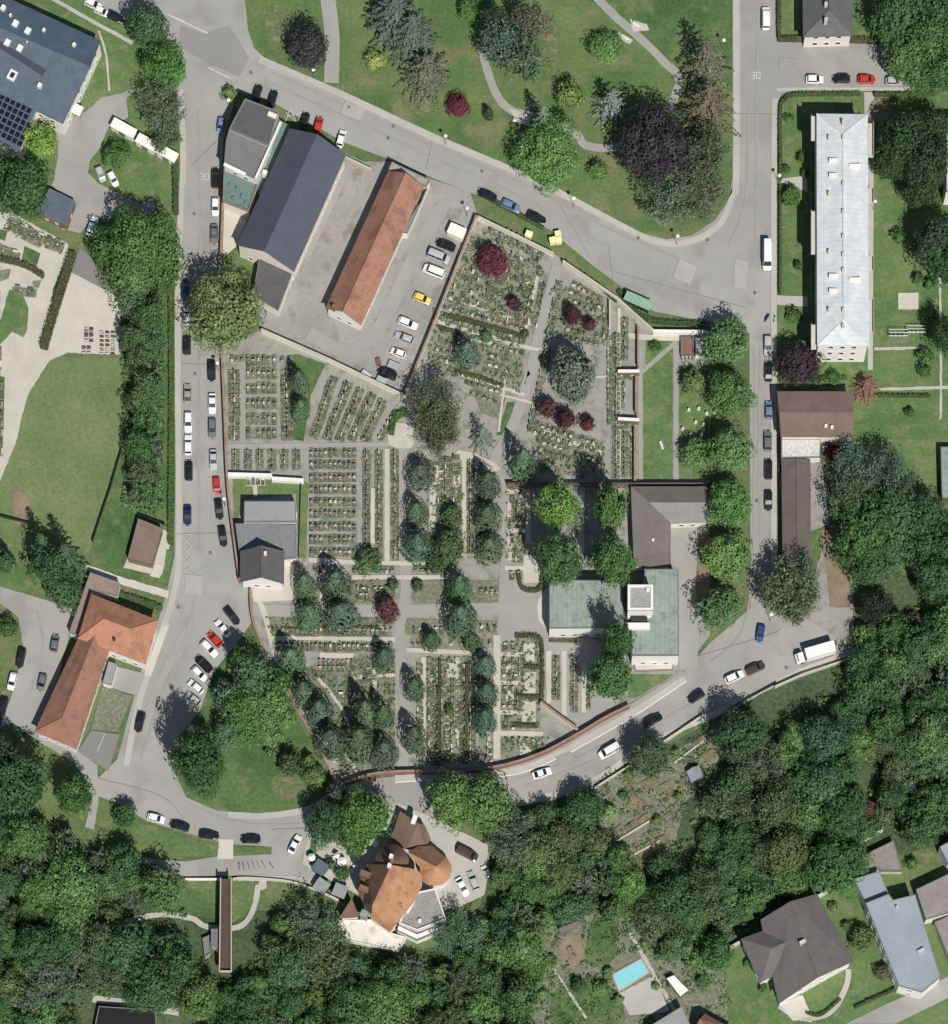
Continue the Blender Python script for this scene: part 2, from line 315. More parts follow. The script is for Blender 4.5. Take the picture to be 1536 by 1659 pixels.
# western cemetery and stone yard
ground('path', [(0, 345), (20, 345), (110, 395), (112, 408), (190, 450), (190, 500), (208, 575), (110, 572), (80, 585), (45, 640), (25, 720), (0, 780)], M['pale_path'], Z3, rough=.7)
ground('concrete_yard', [(104, 455), (117, 438), (192, 482), (205, 570), (108, 570), (85, 580), (80, 560)], M['concrete'], Z4, rough=.7)
ground('shingle_yard', [(130, 402), (150, 420), (195, 455), (192, 482), (112, 440)], M['asphalt_dark'], Z5)
for q in ([(15, 352), (38, 360), (32, 380), (12, 372)], [(38, 368), (70, 385), (64, 402), (34, 388)], [(75, 385), (105, 400), (100, 412), (72, 402)], [(0, 395), (28, 405), (22, 420), (0, 412)],
          [(0, 440), (18, 436), (16, 450), (0, 458)], [(15, 470), (35, 474), (46, 500), (44, 535), (38, 548), (20, 538), (0, 560), (0, 525)], [(53, 456), (68, 455), (62, 468), (54, 466)]):
    ground('planted_bed', q, M['bed'] if q[0][0] != 15 or q[0][1] < 400 else M['lawn'], Z5, rough=.7)
ground('gravel', [(40, 405), (62, 412), (58, 436), (36, 425)], M['soil'], Z5, rough=.7)
ground('soil', [(22, 800), (42, 800), (50, 830), (40, 850), (24, 845)], M['soil'], Z4, curve=True)
# restaurant forecourt, courtyards and gardens
ground('pavement', [(640, 1300), (690, 1320), (740, 1345), (790, 1368), (792, 1400), (785, 1450), (745, 1470), (700, 1480), (600, 1460), (560, 1440), (490, 1400), (500, 1350)], M['pavement'], Z5, rough=.6)
path('path', [(140, 1504), (200, 1494), (260, 1482), (310, 1488), (335, 1502), (380, 1504), (402, 1490), (414, 1462), (418, 1434)], 9, M['pavement'], Z5)
ground('lawn', [(376, 1426), (412, 1426), (408, 1460), (396, 1484), (376, 1496)], M['lawn'], Z3, rough=.5)
path('path', [(385, 1423), (470, 1424), (520, 1432)], 9, M['pavement'], Z5)
path('path', [(150, 1618), (200, 1625), (290, 1640)], 12, M['pavement'], Z3)
ground('lawn', [(290, 1424), (352, 1424), (352, 1490), (300, 1480), (288, 1450)], M['deepgrass'], Z3, rough=.7)
ground('path', [(1300, 992), (1345, 850), (1370, 850), (1384, 960), (1382, 1048), (1300, 1000)], M['yard'], Z5, rough=.8)
ground('soil', [(1330, 860), (1360, 855), (1380, 940), (1376, 985), (1345, 985)], M['soil'], Z6, rough=1)
ground('path', [(1313, 740), (1330, 742), (1345, 850), (1313, 860)], M['yard'], Z5, rough=.8)
ground('garden', [(955, 1270), (1010, 1240), (1060, 1235), (1160, 1180), (1180, 1190), (1150, 1260), (1110, 1300), (1090, 1380), (1040, 1410), (990, 1370), (950, 1320)], M['bed'], Z3, rough=1.2)
for q in ([(1020, 1300), (1040, 1292), (1055, 1310), (1030, 1322)], [(1010, 1378), (1070, 1358), (1085, 1380), (1040, 1405)], [(1075, 1280), (1110, 1262), (1120, 1275), (1085, 1300)], [(900, 1520), (940, 1515), (950, 1560), (915, 1570)]): ground('soil', q, M['soil'], Z4, rough=1)
ground('garden', [(870, 1500), (960, 1480), (1060, 1480), (1170, 1530), (1180, 1659), (1190, 1700), (820, 1700), (850, 1560)], M['bed'], Z3, rough=1.5)
ground('lawn', [(960, 1490), (1000, 1500), (990, 1560), (950, 1560)], M['deepgrass'], Z4, curve=True)
ground('lawn', [(905, 1600), (980, 1590), (1010, 1659), (900, 1659)], M['deepgrass'], Z4, curve=True)
ground('terrace', [(1002, 1610), (1060, 1580), (1085, 1640), (1020, 1645)], M['pavement'], Z5, rough=.3)
path('path', [(1020, 1510), (1060, 1580), (1100, 1650)], 6, M['pavement'], Z5)
path('path', [(880, 1540), (910, 1590), (950, 1650)], 4, M['pavement'], Z5)
ground('lawn', [(1180, 1540), (1260, 1480), (1480, 1400), (1560, 1400), (1560, 1700), (1160, 1700)], M['lawn'], Z2)
ground('road', [(1370, 1659), (1440, 1625), (1500, 1600), (1560, 1570), (1560, 1605), (1500, 1635), (1450, 1659)], M['asphalt'], Z4)
path('path', [(1262, 1630), (1300, 1650), (1345, 1640), (1370, 1600), (1375, 1570)], 9, M['pavement'], Z5)
ground('terrace', [(1263, 1628), (1300, 1612), (1315, 1648), (1285, 1655)], M['concrete'], Z6, rough=.8)
ground('path', [(1265, 290), (1308, 285), (1308, 312), (1265, 296)], M['pavement'], Z5)
ground('path', [(1258, 479), (1308, 481), (1308, 498), (1258, 494)], M['pavement'], Z5)
ground('path', [(1400, 150), (1416, 150), (1414, 600), (1406, 600)], M['pavement'], Z4)
path('path', [(1416, 566), (1500, 564)], 4.5, M['pavement'], Z5); path('path', [(1400, 632), (1540, 628)], 5, M['pavement'], Z5)
path('path', [(1522, 430), (1524, 560), (1524, 680)], 4, M['pavement'], Z5)
ground('sandpit', [(1455, 475), (1488, 475), (1488, 502), (1455, 502)], M['concrete'], Z5, rough=.3)
ground('soil', [(1412, 165), (1445, 165), (1440, 200), (1415, 195)], M['soil'], Z5, curve=True)
# cemetery floor
CEM = [(423, 535), (530, 582), (655, 642), (772, 352), (897, 412), (912, 420), (1000, 482), (1060, 535), (1150, 535), (1150, 1030), (1105, 1090), (1020, 1140), (940, 1187), (900, 1212), (820, 1240), (700, 1249), (620, 1252), (560, 1267), (548, 1277), (500, 1182), (440, 1077), (410, 1012), (405, 955), (388, 950), (378, 850), (367, 770), (360, 700), (357, 560)]
ground('cemetery_ground', CEM, M['cem'], Z3)
ground('yard', [(408, 490), (487, 420), (560, 250), (590, 262), (632, 262), (697, 290), (762, 312), (772, 345), (655, 640), (530, 580), (423, 533)], M['yard'], Z4, rough=.3)
path('road_patch', [(720, 330), (660, 440), (610, 540), (560, 570), (500, 540)], 22, M['cem_path'], Z5, rough=.8)
ground('concrete_yard', [(360, 330), (405, 348), (388, 388), (383, 400), (362, 418), (358, 400)], M['concrete'], Z4)
def G2(n, p, m, z=Z4, r=.7, cv=False): return ground(n, p, M[m], z, rough=r, curve=cv)
G2('lawn', [(1047, 550), (1088, 550), (1090, 552), (1045, 598)], 'lawn'); G2('lawn', [(1042, 605), (1090, 560), (1090, 778), (1040, 778)], 'lawn'); G2('lawn', [(1100, 592), (1152, 592), (1152, 778), (1100, 778)], 'lawn')
G2('lawn', [(466, 575), (485, 575), (528, 590), (504, 640), (492, 716), (470, 712)], 'deepgrass'); G2('lawn', [(377, 776), (488, 776), (500, 784), (496, 905), (484, 905), (480, 800), (395, 810), (380, 860)], 'lawn')
G2('lawn', [(822, 652), (836, 652), (820, 705), (804, 706)], 'deepgrass'); G2('lawn', [(1020, 1092), (1092, 1094), (1030, 1132), (1018, 1130)], 'lawn')
G2('lawn', [(426, 995), (812, 1006), (812, 1028), (660, 1030), (640, 1012), (440, 1030)], 'bed'); G2('lawn', [(460, 1090), (640, 1050), (640, 1240), (560, 1250), (520, 1200)], 'bed', Z4, 1.2)
G2('lawn', [(480, 940), (640, 940), (640, 978), (480, 978)], 'bed'); G2('lawn', [(668, 940), (815, 940), (815, 978), (668, 978)], 'bed')
G2('lawn', [(792, 590), (822, 640), (806, 680), (780, 670), (760, 620)], 'bed')
for p_, w_, m_ in (([(650, 722), (655, 800), (655, 900), (657, 960), (650, 1000), (646, 1050), (654, 1120), (655, 1180), (652, 1247)], 17, 'cem_path'),
                   ([(410, 990), (640, 990), (870, 985)], 19, 'cem_path'), ([(903, 430), (888, 490), (866, 580), (845, 650), (826, 700), (800, 752), (815, 800), (817, 860), (822, 930), (850, 985)], 17, 'cem_path'),
                   ([(1037, 560), (1038, 780)], 8, 'cem_path'), ([(1095, 560), (1095, 780)], 8, 'cem_path'), ([(1038, 605), (1095, 555)], 7, 'cem_path'), ([(1000, 542), (1060, 548), (1150, 548)], 9, 'pale_path'),
                   ([(362, 723), (500, 722), (630, 720), (665, 715)], 7, 'cem_path'), ([(405, 955), (425, 985), (440, 1040), (455, 1090), (500, 1160), (545, 1235)], 9, 'pale_path'), ([(780, 1150), (790, 1180), (796, 1235)], 5, 'pale_path'),
                   ([(986, 500), (992, 620), (992, 780)], 5, 'cem_path'), ([(880, 480), (850, 620), (860, 600)], 4, 'cem_path')):
    path('path', p_, w_, M[m_], Z5, rough=.5)
G2('path', [(810, 920), (850, 940), (882, 955), (890, 1035), (855, 1030), (805, 1045)], 'cem_path', Z5); G2('path', [(880, 960), (889, 950), (889, 1026), (872, 1005), (870, 978)], 'concrete', Z6)
G2('path', [(1050, 850), (1140, 850), (1130, 1085), (1100, 1085), (1100, 920), (1086, 918)], 'cem_path', Z4); G2('path', [(880, 1030), (960, 1034), (1020, 1066), (1018, 1125), (935, 1178), (884, 1135)], 'cem_path', Z4)
G2('path', [(770, 735), (800, 750), (812, 760), (790, 770), (735, 738), (742, 730)], 'pale_path', Z6); G2('path', [(632, 690), (665, 690), (668, 725), (632, 722)], 'pale_path', Z6, .7, True)
for p_, w_ in (([(440, 1036), (640, 1037)], 9), ([(518, 1062), (573, 1063)], 8), ([(658, 1054), (770, 1058)], 7), ([(686, 1065), (686, 1238)], 8), ([(742, 1065), (742, 1190), (752, 1215)], 8), ([(805, 1030), (805, 1230)], 11), ([(722, 1100), (722, 1230)], 11),
               ([(700, 1100), (700, 1215)], 7), ([(805, 1061), (850, 1061)], 7), ([(805, 1107), (850, 1107)], 7), ([(805, 1155), (850, 1155)], 7), ([(805, 1188), (880, 1190)], 8), ([(889, 1055), (889, 1140)], 8), ([(914, 1055), (914, 1160)], 8), ([(946, 1075), (946, 1155)], 8),
               ([(604, 792), (604, 893)], 7), ([(627, 728), (627, 912)], 8), ([(572, 912), (690, 914)], 7), ([(570, 936), (755, 936)], 7), ([(752, 745), (752, 905)], 8), ([(702, 790), (700, 850), (703, 868)], 11), ([(708, 755), (708, 785)], 13), ([(740, 770), (740, 790)], 11),
               ([(820, 797), (858, 797)], 7), ([(820, 860), (858, 860)], 7), ([(818, 921), (855, 921)], 7), ([(856, 795), (856, 882)], 8), ([(826, 815), (826, 842)], 8), ([(826, 870), (826, 908)], 8), ([(500, 908), (580, 912)], 8), ([(528, 905), (520, 980)], 6), ([(572, 1098), (640, 1094)], 6), ([(510, 1092), (560, 1160), (565, 1225), (575, 1245)], 5), ([(607, 1085), (608, 1130)], 6), ([(965, 612), (1000, 610)], 4),
               ([(1003, 500), (1003, 780)], 6), ([(868, 655), (810, 640)], 4), ([(700, 520), (860, 565)], 6), ([(735, 605), (850, 640)], 6), ([(820, 600), (808, 700)], 4), ([(762, 552), (880, 568)], 5), ([(880, 700), (975, 735)], 7), ([(715, 480), (870, 530)], 5), ([(872, 445), (850, 540)], 5)):
    path('path', p_, w_, M['pale_path'], Z6, rough=.5)
for x0, y0, x1, y1 in ((848, 1043, 866, 1073), (848, 1090, 868, 1124), (846, 1137, 868, 1170), (820, 1075, 832, 1090), (820, 1120, 832, 1140), (718, 1075, 738, 1098), (848, 900, 872, 945), (842, 1205, 862, 1225), (705, 755, 720, 785)):
    G2('path', [(x0, y0), (x1, y0), (x1, y1), (x0, y1)], 'pale_path', Z7, .4)

# wear on the asphalt, tan patches in the grass, beds
M['track'] = mat('asphalt_worn', c(148, 145, 138), c(160, 157, 149), .3, 5, .6, .07); M['seam'] = mat('tar_seam', c(136, 134, 129), c(148, 145, 139), 1, 5, .6, .1); M['pale_asphalt'] = mat('asphalt_patch', c(174, 171, 163), c(164, 161, 153), .4, 5, .6, .06)
for p_, w_ in (([(440, 118), (560, 172), (700, 238), (850, 300), (980, 368), (1100, 420)], 4), ([(430, 132), (560, 190), (700, 256), (850, 322), (980, 398)], 3.5), ([(1228, 20), (1226, 200), (1224, 400)], 4), ([(1212, 180), (1208, 320), (1180, 400)], 3.5), ([(322, 180), (325, 400), (322, 700), (326, 900)], 5), ([(318, 960), (300, 1040), (262, 1130), (228, 1230)], 5), ([(300, 1300), (380, 1332), (480, 1336), (560, 1318)], 4), ([(850, 1275), (960, 1235), (1060, 1175), (1180, 1110)], 5), ([(840, 1262), (950, 1222), (1050, 1162)], 3), ([(1232, 560), (1230, 760), (1234, 960)], 4), ([(1222, 560), (1222, 760), (1210, 1000), (1150, 1075)], 3.5), ([(60, 990), (70, 1050), (50, 1120)], 5)):
    path('worn_track', p_, w_, M['track'], Z4, rough=.7)
for p_ in ([(296, 590), (358, 592)], [(288, 866), (380, 864)], [(1188, 185), (1258, 186)], [(1130, 1064), (1250, 1028), (1262, 1018)], [(700, 232), (690, 276)], [(905, 330), (960, 424)], [(990, 440), (1100, 470), (1210, 500)], [(985, 395), (1000, 500)], [(160, 1262), (260, 1290), (300, 1330)], [(440, 1345), (560, 1340)], [(1050, 1150), (1075, 1190)], [(310, 270), (356, 225)]):
    path('tar_seam', p_, 1.1, M['seam'], Z5, rough=.3)
for q_ in ([(560, 165), (592, 178), (584, 196), (552, 184)], [(1190, 420), (1212, 424), (1208, 470), (1188, 466)], [(300, 930), (330, 934), (326, 965), (300, 962)], [(1100, 420), (1130, 432), (1118, 462), (1090, 450)], [(900, 1228), (925, 1218), (930, 1232), (906, 1242)], [(1262, 95), (1300, 96), (1300, 112), (1262, 112)], [(312, 430), (334, 430), (334, 470), (312, 470)], [(600, 300), (612, 306), (600, 330), (588, 324)]):
    ground('road_patch', q_, random.choice((M['pale_asphalt'], M['track'])), Z5, rough=.5)
for q_ in ([(440, 1262), (470, 1250), (492, 1268), (480, 1292), (450, 1294)], [(430, 20), (460, 10), (475, 60), (440, 80)], [(660, 150), (700, 168), (690, 186), (655, 176)], [(880, 20), (905, 40), (900, 120), (884, 100)], [(1060, 350), (1120, 372), (1080, 382)], [(840, 168), (876, 150), (880, 172), (850, 180)]):
    ground('dry_grass', q_, mat('dry_grass_%d' % q_[0][0], c(104, 116, 68), c(90, 112, 60), .4, 2, .9, .25, bump=.4, b3=c(130, 124, 92), s3=.5), Z2, curve=True, rough=2.2)
ground('planted_bed', [(1131, 868), (1150, 866), (1150, 975), (1128, 978)], M['soil'], Z6, rough=.8); ground('path', [(936, 785), (948, 785), (946, 918), (936, 918)], M['pale_path'], Z6, rough=.6)
path('path', [(399, 782), (430, 782)], 12, M['pale_path'], Z5, rough=.4); path('path', [(413, 782), (414, 806)], 7, M['pale_path'], Z5, rough=.4)

for q_ in ([(812, 1040), (876, 1036), (876, 1180), (812, 1182)], [(812, 1196), (890, 1196), (880, 1212), (812, 1232)], [(820, 785), (850, 785), (850, 912), (820, 912)], [(692, 745), (750, 742), (750, 900), (692, 900)], [(757, 745), (800, 760), (800, 905), (757, 905)], [(690, 1064), (765, 1064), (765, 1235), (690, 1240)], [(776, 1064), (800, 1064), (800, 1235), (776, 1235)], [(868, 690), (980, 725), (975, 778), (872, 765)], [(895, 455), (980, 500), (978, 560), (880, 545)], [(700, 500), (850, 545), (845, 640), (735, 612), (695, 590)], [(665, 1012), (800, 1012), (800, 1050), (665, 1050)], [(765, 378), (875, 428), (856, 528), (716, 490)], [(918, 790), (934, 790), (932, 900), (916, 900)]):
    ground('planted_bed', q_, mat('plot_ground_%d_%d' % q_[0], c(126, 128, 106), c(144, 142, 124), .5, 5, .8, .2, bump=.4, b3=c(106, 116, 82), s3=.8), Z4, rough=1)
for q_ in ([(40, 400), (66, 412), (60, 430), (36, 420)], [(0, 372), (12, 376), (8, 392), (0, 388)], [(0, 610), (8, 612), (6, 700), (0, 705)], [(86, 470), (112, 412), (117, 416), (92, 480), (82, 520)]): ground('planted_bed', q_, M['deepgrass'], Z5, rough=.6)
ground('terrace', [(540, 1380), (556, 1362), (590, 1356), (618, 1360), (612, 1392), (590, 1410), (580, 1432), (562, 1428), (566, 1402), (545, 1398)], mat('terrace_paving', c(196, 192, 186), c(176, 172, 166), .6, 3, .7, .12), Z6, rough=1)
ground('planted_bed', [(504, 1368), (512, 1364), (512, 1396), (500, 1396)], M['deepgrass'], Z6, curve=True)
ground('lawn', [(672, 1340), (680, 1340), (686, 1352)], M['lawn'], Z6)
ground('path', [(420, 1428), (432, 1424), (432, 1440), (414, 1446)], M['pavement'], Z5)
ground('yard', [(488, 418), (558, 262), (572, 268), (500, 424)], M['cem_path'], Z6, rough=.6)
# ---------------------------------------------------------------- buildings
WIN = {}
def windows(root, pts, h, storeys, gap=2.6, ww=1.1, wh=1.3, mx=60, z0=1.0):
    """window frames with a pane of glass, on every wall of a footprint"""
    pts = ccw(pts); n = 0; sh = h/storeys
    key = (ww, wh)
    if key not in WIN:
        f = MB()
        for (x0, x1, y0, y1) in ((-ww/2, ww/2, -wh/2, -wh/2+.09), (-ww/2, ww/2, wh/2-.09, wh/2), (-ww/2, -ww/2+.09, -wh/2+.09, wh/2-.09), (ww/2-.09, ww/2, -wh/2+.09, wh/2-.09)):
            f.box((x0+x1)/2, .0, (y0), (y1), x1-x0, .12)
        g = MB(); g.box(0, .02, -wh/2+.09, wh/2-.09, ww-.18, .05)
        a = f.build('window', M['white_wall']); b_ = g.build('pane', M['glass']); WIN[key] = [a.data, b_.data]
        bpy.data.objects.remove(a); bpy.data.objects.remove(b_)
    fd, gd = WIN[key]
    for i in range(len(pts)):
        a, e = Vector(pts[i][:2]), Vector(pts[(i+1) % len(pts)][:2]); d = e-a; l = d.length
        if l < 3: continue
        k = int((l-1.2)/gap); d.normalize()
        for s in range(storeys):
            for j in range(k):
                if n >= mx: return
                q = a+d*(l/2+(j-(k-1)/2)*gap); nn = Vector((d.y, -d.x))
                o = bpy.data.objects.new('window', fd); C.objects.link(o); o.parent = root
                o.location = (q.x+nn.x*.03-root.location.x, q.y+nn.y*.03-root.location.y, s*sh+z0+wh/2); o.rotation_euler = (0, 0, math.atan2(d.y, d.x))
                g = bpy.data.objects.new('pane', gd); C.objects.link(g); g.parent = o; n += 1
def root_for(name, label, cat, px, group=None):
    q = [P(x, y, 0) for x, y in px]; return empty(name, (sum(p.x for p in q)/len(q), sum(p.y for p in q)/len(q), 0), label=label, cat=cat, group=group)
def W(px, h): return [P(x, y, h) for x, y in px]
def roofmat(name, a, b, quad, h, per=.55, wid=.12, dark=.82, along=False, **kw):
    p, q = P(*quad[1], h), P(*quad[2], h); ang = math.atan2(q.y-p.y, q.x-p.x)+(0 if along else math.pi/2)
    return mat(name, a, b, kw.pop('s1', .35), kw.pop('s2', 2.5), .6, kw.pop('v2', .12), stripe=(ang, per, wid, dark), **kw)
def pitched(root, px, h, rh, rm, wm='stucco', hA=0, hB=0, ov=.35, walls=True, shift=.5, wname='wall', ridge=True, win=0, z0=0.0):
    """ridge runs from the middle of edge AB to the middle of edge CD; hA, hB metres of hip"""
    A, B, Cc, D_ = W(px, h)
    M1 = A.lerp(B, shift); M2 = D_.lerp(Cc, shift); ax = (M2-M1); L_ = ax.length; ax.normalize()
    M1 = M1+ax*hA; M2 = M2-ax*hB; M1 = Vector((M1.x, M1.y, h+rh)); M2 = Vector((M2.x, M2.y, h+rh))
    b = MB(); dn = Vector((0, 0, -.22))
    fs = [[B, Cc, M2, M1], [D_, A, M1, M2]]
    if hA: fs.append([A, B, M1])
    if hB: fs.append([Cc, D_, M2])
    for f in fs:
        pl = [tuple(v) for v in f]
        if area2([(v[0], v[1]) for v in pl]) < 0: pl = pl[::-1]
        b.face(pl); b.face([tuple(Vector(v)+dn) for v in pl[::-1]])
    loop = [A] + ([] if hA else [M1]) + [B, Cc] + ([] if hB else [M2]) + [D_]
    for i in range(len(loop)):
        u, v = loop[i], loop[(i+1) % len(loop)]; b.face([u+dn, v+dn, v, u])
    ro = b.build('roof', rm, root)
    if ridge:
        r = MB(); r.bar(M1+Vector((0, 0, .03)), M2+Vector((0, 0, .03)), .16, 0, 6)
        for hh, cs_, mm in ((hA, (A, B), M1), (hB, (Cc, D_), M2)):
            if hh:
                for q in cs_: r.bar(q+Vector((0, 0, .05)), mm+Vector((0, 0, .03)), .12, 0, 5)
        rr = r.build('ridge', rm, ro); rr.location = (0, 0, 0)
        rr.data.transform(__import__('mathutils').Matrix.Translation(-root.location)) if False else None
        for v in rr.data.vertices: v.co -= root.location
    if walls:
        q = inset([A, B, Cc, D_], ov); w_ = MB(); w_.prism(q, z0, h-.22-.02)
        for hh, e in ((hA, 0), (hB, 1)):
            if not hh:
                qq = [A, B, Cc, D_] if area2([A, B, Cc, D_]) > 0 else None
                I = inset([A, B, Cc, D_], ov) ; src = ccw([A, B, Cc, D_])
                def near(p): return min(range(4), key=lambda k: (src[k]-p).length)
                a1, b1 = (I[near(A)], I[near(B)]) if e == 0 else (I[near(Cc)], I[near(D_)])
                m1 = a1.lerp(b1, shift if e == 0 else 1-shift); k = 1-ov/max(1, (A-B).length*.5)
                t = [Vector((a1.x, a1.y, h-.26)), Vector((b1.x, b1.y, h-.26)), Vector((m1.x, m1.y, h-.3+rh*k))]
                inn = (ax if e == 0 else -ax)*.2
                w_.face(t); w_.face([v+inn for v in t[::-1]]); 
                for i in range(3): w_.face([t[i], t[(i+1) % 3], t[(i+1) % 3]+inn, t[i]+inn])
        w_.build(wname, M[wm] if isinstance(wm, str) else wm, root)
        if win: windows(root, q, h, win)
    return ro
def flat(root, px, h, rm, wm='stucco', rim=.35, rimw=.3, wname='wall', rname='roof', z0=0.0, win=0, rimm=None, th=.25):
    q = W(px, h); w_ = MB(); w_.prism(inset(q, .05), z0, h-th); w_.build(wname, M[wm] if isinstance(wm, str) else wm, root)
    b = MB(); b.prism(q, h-th+.004, h); ro = b.build(rname, rm, root)
    if rim:
        r = MB(); qo = ccw(q); qi = inset(q, rimw); n = len(qo)
        for i in range(n):
            j = (i+1) % n; a, b_, c_, d_ = qo[i], qo[j], qi[j], qi[i]
            r.face([(a.x, a.y, h+rim), (b_.x, b_.y, h+rim), (c_.x, c_.y, h+rim), (d_.x, d_.y, h+rim)])
            r.face([(a.x, a.y, h-th), (b_.x, b_.y, h-th), (b_.x, b_.y, h+rim), (a.x, a.y, h+rim)][::1])
            r.face([(d_.x, d_.y, h+rim), (c_.x, c_.y, h+rim), (c_.x, c_.y, h+.003), (d_.x, d_.y, h+.003)][::1])
        r.build('parapet', rimm or M['metal'], root)
    if win: windows(root, inset(q, .05), h, win)
    return ro
def onroof(root, name, px, py, h, lx, ly, hh, ang, m, h0=None):
    """a box standing on a roof, seen at px, py; ang in photo degrees (clockwise from right)"""
    p = P(px, py, h); b = MB(); b.box(p.x, p.y, h-(h0 or .6), h+hh, lx, ly, -math.radians(ang)); return b.build(name, m, root)
GM = lambda *k: mat(*k)
# 1 the hall with the blue-grey roof (top left)
hall = root_for('hall', 'large blue-grey roofed hall with white skylights and solar panels, top left', 'hall', [(0, 90)])
q1 = [(163, 66), (146, 108), (-70, 15), (-70, -42)]
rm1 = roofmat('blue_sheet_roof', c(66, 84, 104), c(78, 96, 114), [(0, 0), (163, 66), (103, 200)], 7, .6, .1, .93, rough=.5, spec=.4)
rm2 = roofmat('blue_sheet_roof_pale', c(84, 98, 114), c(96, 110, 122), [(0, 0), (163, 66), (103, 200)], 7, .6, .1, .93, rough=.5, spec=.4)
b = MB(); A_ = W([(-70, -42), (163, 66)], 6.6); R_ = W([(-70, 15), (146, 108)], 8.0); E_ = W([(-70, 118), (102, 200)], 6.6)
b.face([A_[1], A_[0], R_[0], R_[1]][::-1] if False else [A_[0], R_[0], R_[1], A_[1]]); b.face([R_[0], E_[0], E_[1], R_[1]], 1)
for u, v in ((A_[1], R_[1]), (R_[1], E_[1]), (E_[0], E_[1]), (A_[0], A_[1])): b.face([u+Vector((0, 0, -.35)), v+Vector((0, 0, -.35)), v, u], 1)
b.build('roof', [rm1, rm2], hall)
w_ = MB(); w_.prism(inset([A_[0], A_[1], E_[1], E_[0]], .25), 0, 6.2); w_.build('wall', M['white_wall'], hall); windows(hall, inset([A_[0], A_[1], E_[1], E_[0]], .22), 6, 2, 3)
flat(hall, [(-70, 100), (64, 168), (30, 248), (-70, 205)], 5.6, rm2, 'stucco', .1, .3, wname='side_wing_wall', rname='side_wing_roof')
for cx_, cy_, s in ((5, 12, 1), (25, 38, 1.3), (45, 50, 1.3), (12, 69, 1.3), (32, 78, 1.3), (64, 138, .9), (17, 24, .5), (71, 48, .6), (120, 72, .7), (44, 68, .3)): onroof(hall, 'skylight', cx_, cy_, 8.0, s*.9, s*1.1, .25, 28, M['white_wall'], 1.6)
onroof(hall, 'roof_hatch', 20, 122, 7.4, 1.8, 2.2, .3, 28, M['white_wall'], 1); onroof(hall, 'hatch_glass', 20, 121.5, 7.75, .9, 1.2, .05, 28, M['glass'], .1)
pz = MB(); a1, b1 = P(-10, 66, 7.6), P(72, 118, 7.6); dd = (b1-a1); pz.box((a1.x+b1.x)/2, (a1.y+b1.y)/2, 6.9, 7.75, dd.length, 1.4, math.atan2(dd.y, dd.x)); pz.build('roof_step', mat('dark_sheet', c(70, 74, 86), None), hall)
pm = mat('solar_cell', (.012, .014, .026, 1), None, rough=.2, spec=.6, v2=.1); n_ = 0
for i in range(10):
    for j in range(7):
        x = 60-9.6*i*.9-j*4.6; y = 174-9.6*i*.46+j*9.7
        if x > -12 and x < 62 and inpoly(x, y, [(-20, 126), (61, 168), (31, 240), (-20, 218)]):
            onroof(hall, 'solar_panel', x, y, 5.72, 1.0, 1.12, .04, 25, pm, .06)
onroof(hall, 'porch_roof', 124, 177, 3.2, 2.6, 2.2, .15, 26, M['white_wall'], .2); 
pz = MB(); a1 = P(124, 177, 3); [pz.bar((a1.x+dx, a1.y+dy, 0), (a1.x+dx, a1.y+dy, 3), .08) for dx in (-.9, .9) for dy in (-.8, .8)]; pz.build('porch_post', M['metal'], hall)
# 2 white shelters
sm = mat('white_membrane', c(242, 238, 226, .95), c(232, 226, 212), .5, 2, .5, .05)
for i, (x, y, lb) in enumerate(((200, 207, 'white flat shelter, leftmost and longest of three in a row by the yard'), (237, 230, 'white flat shelter, middle one of three in a row by the yard'), (271, 248, 'white flat shelter, rightmost of three beside the left street'))):
    sh = empty('shelter', (P(x, y, 2.4).x, P(x, y, 2.4).y, 0), 0, lb, 'shelter', 'white shelters by the yard'); L2 = (6.0, 4.9, 4.9)[i]; a_ = -math.radians(29)
    b = MB(); o = sh.location; b.box(o.x, o.y, 2.4, 2.6, L2, 2.3, a_, taper=.94); b.build('roof', sm, sh)
    b = MB(); b.box(o.x, o.y, 0, 2.396, L2-.5, 1.9, a_); b.build('body', M['stucco'], sh)
    b = MB(); b.box(o.x+.95*math.sin(a_)*1.0, o.y-.98*math.cos(a_), .1, 2.1, 1.6, .06, a_); b.build('door', M['metal'], sh)
# 3 shed
e = root_for('shed', 'small blue-grey roofed shed beside the asphalt yard below the dark tree', 'shed', [(90, 335)]); flat(e, [(80, 305), (122, 326), (108, 365), (58, 344)], 2.9, rm2, 'wood', .08, .15)
windows(e, inset(W([(80, 305), (122, 326), (108, 365), (58, 344)], 2.9), .05), 2.9, 1, 2.4, .8, .8, 6)
# 4 brewery with stepped flat roofs
e = root_for('corner_building', 'grey flat-roofed corner building with white roof edges and a green terrace', 'building', [(400, 250)])
fr1 = mat('bitumen_dark', c(84, 84, 86), c(94, 94, 94), .3, 3, .5, .08); fr2 = mat('bitumen', c(112, 113, 112), c(124, 122, 118), .3, 3, .6, .1); tq = mat('mossy_terrace', c(98, 122, 114), c(116, 132, 126), .5, 2, .6, .12, b3=c(72, 130, 120), s3=.5)
flat(e, [(397, 160), (451, 181), (436, 237), (371, 210)], 8.5, fr1, 'stucco', .25, .3, win=2); flat(e, [(371, 211), (436, 238), (415, 290), (363, 267), (366, 230)], 7.6, fr2, 'stucco', .25, .3, wname='lower_wall', rname='lower_roof', win=2)
flat(e, [(363, 269), (415, 292), (417, 300), (403, 343), (361, 327)], 4.5, tq, 'stucco', .5, .2, wname='terrace_wall', rname='terrace', rimm=M['coping']); flat(e, [(452, 193), (469, 204), (420, 318), (416, 296), (436, 240)], 3.5, tq, 'stucco', .2, .2, wname='passage_wall', rname='passage_roof')
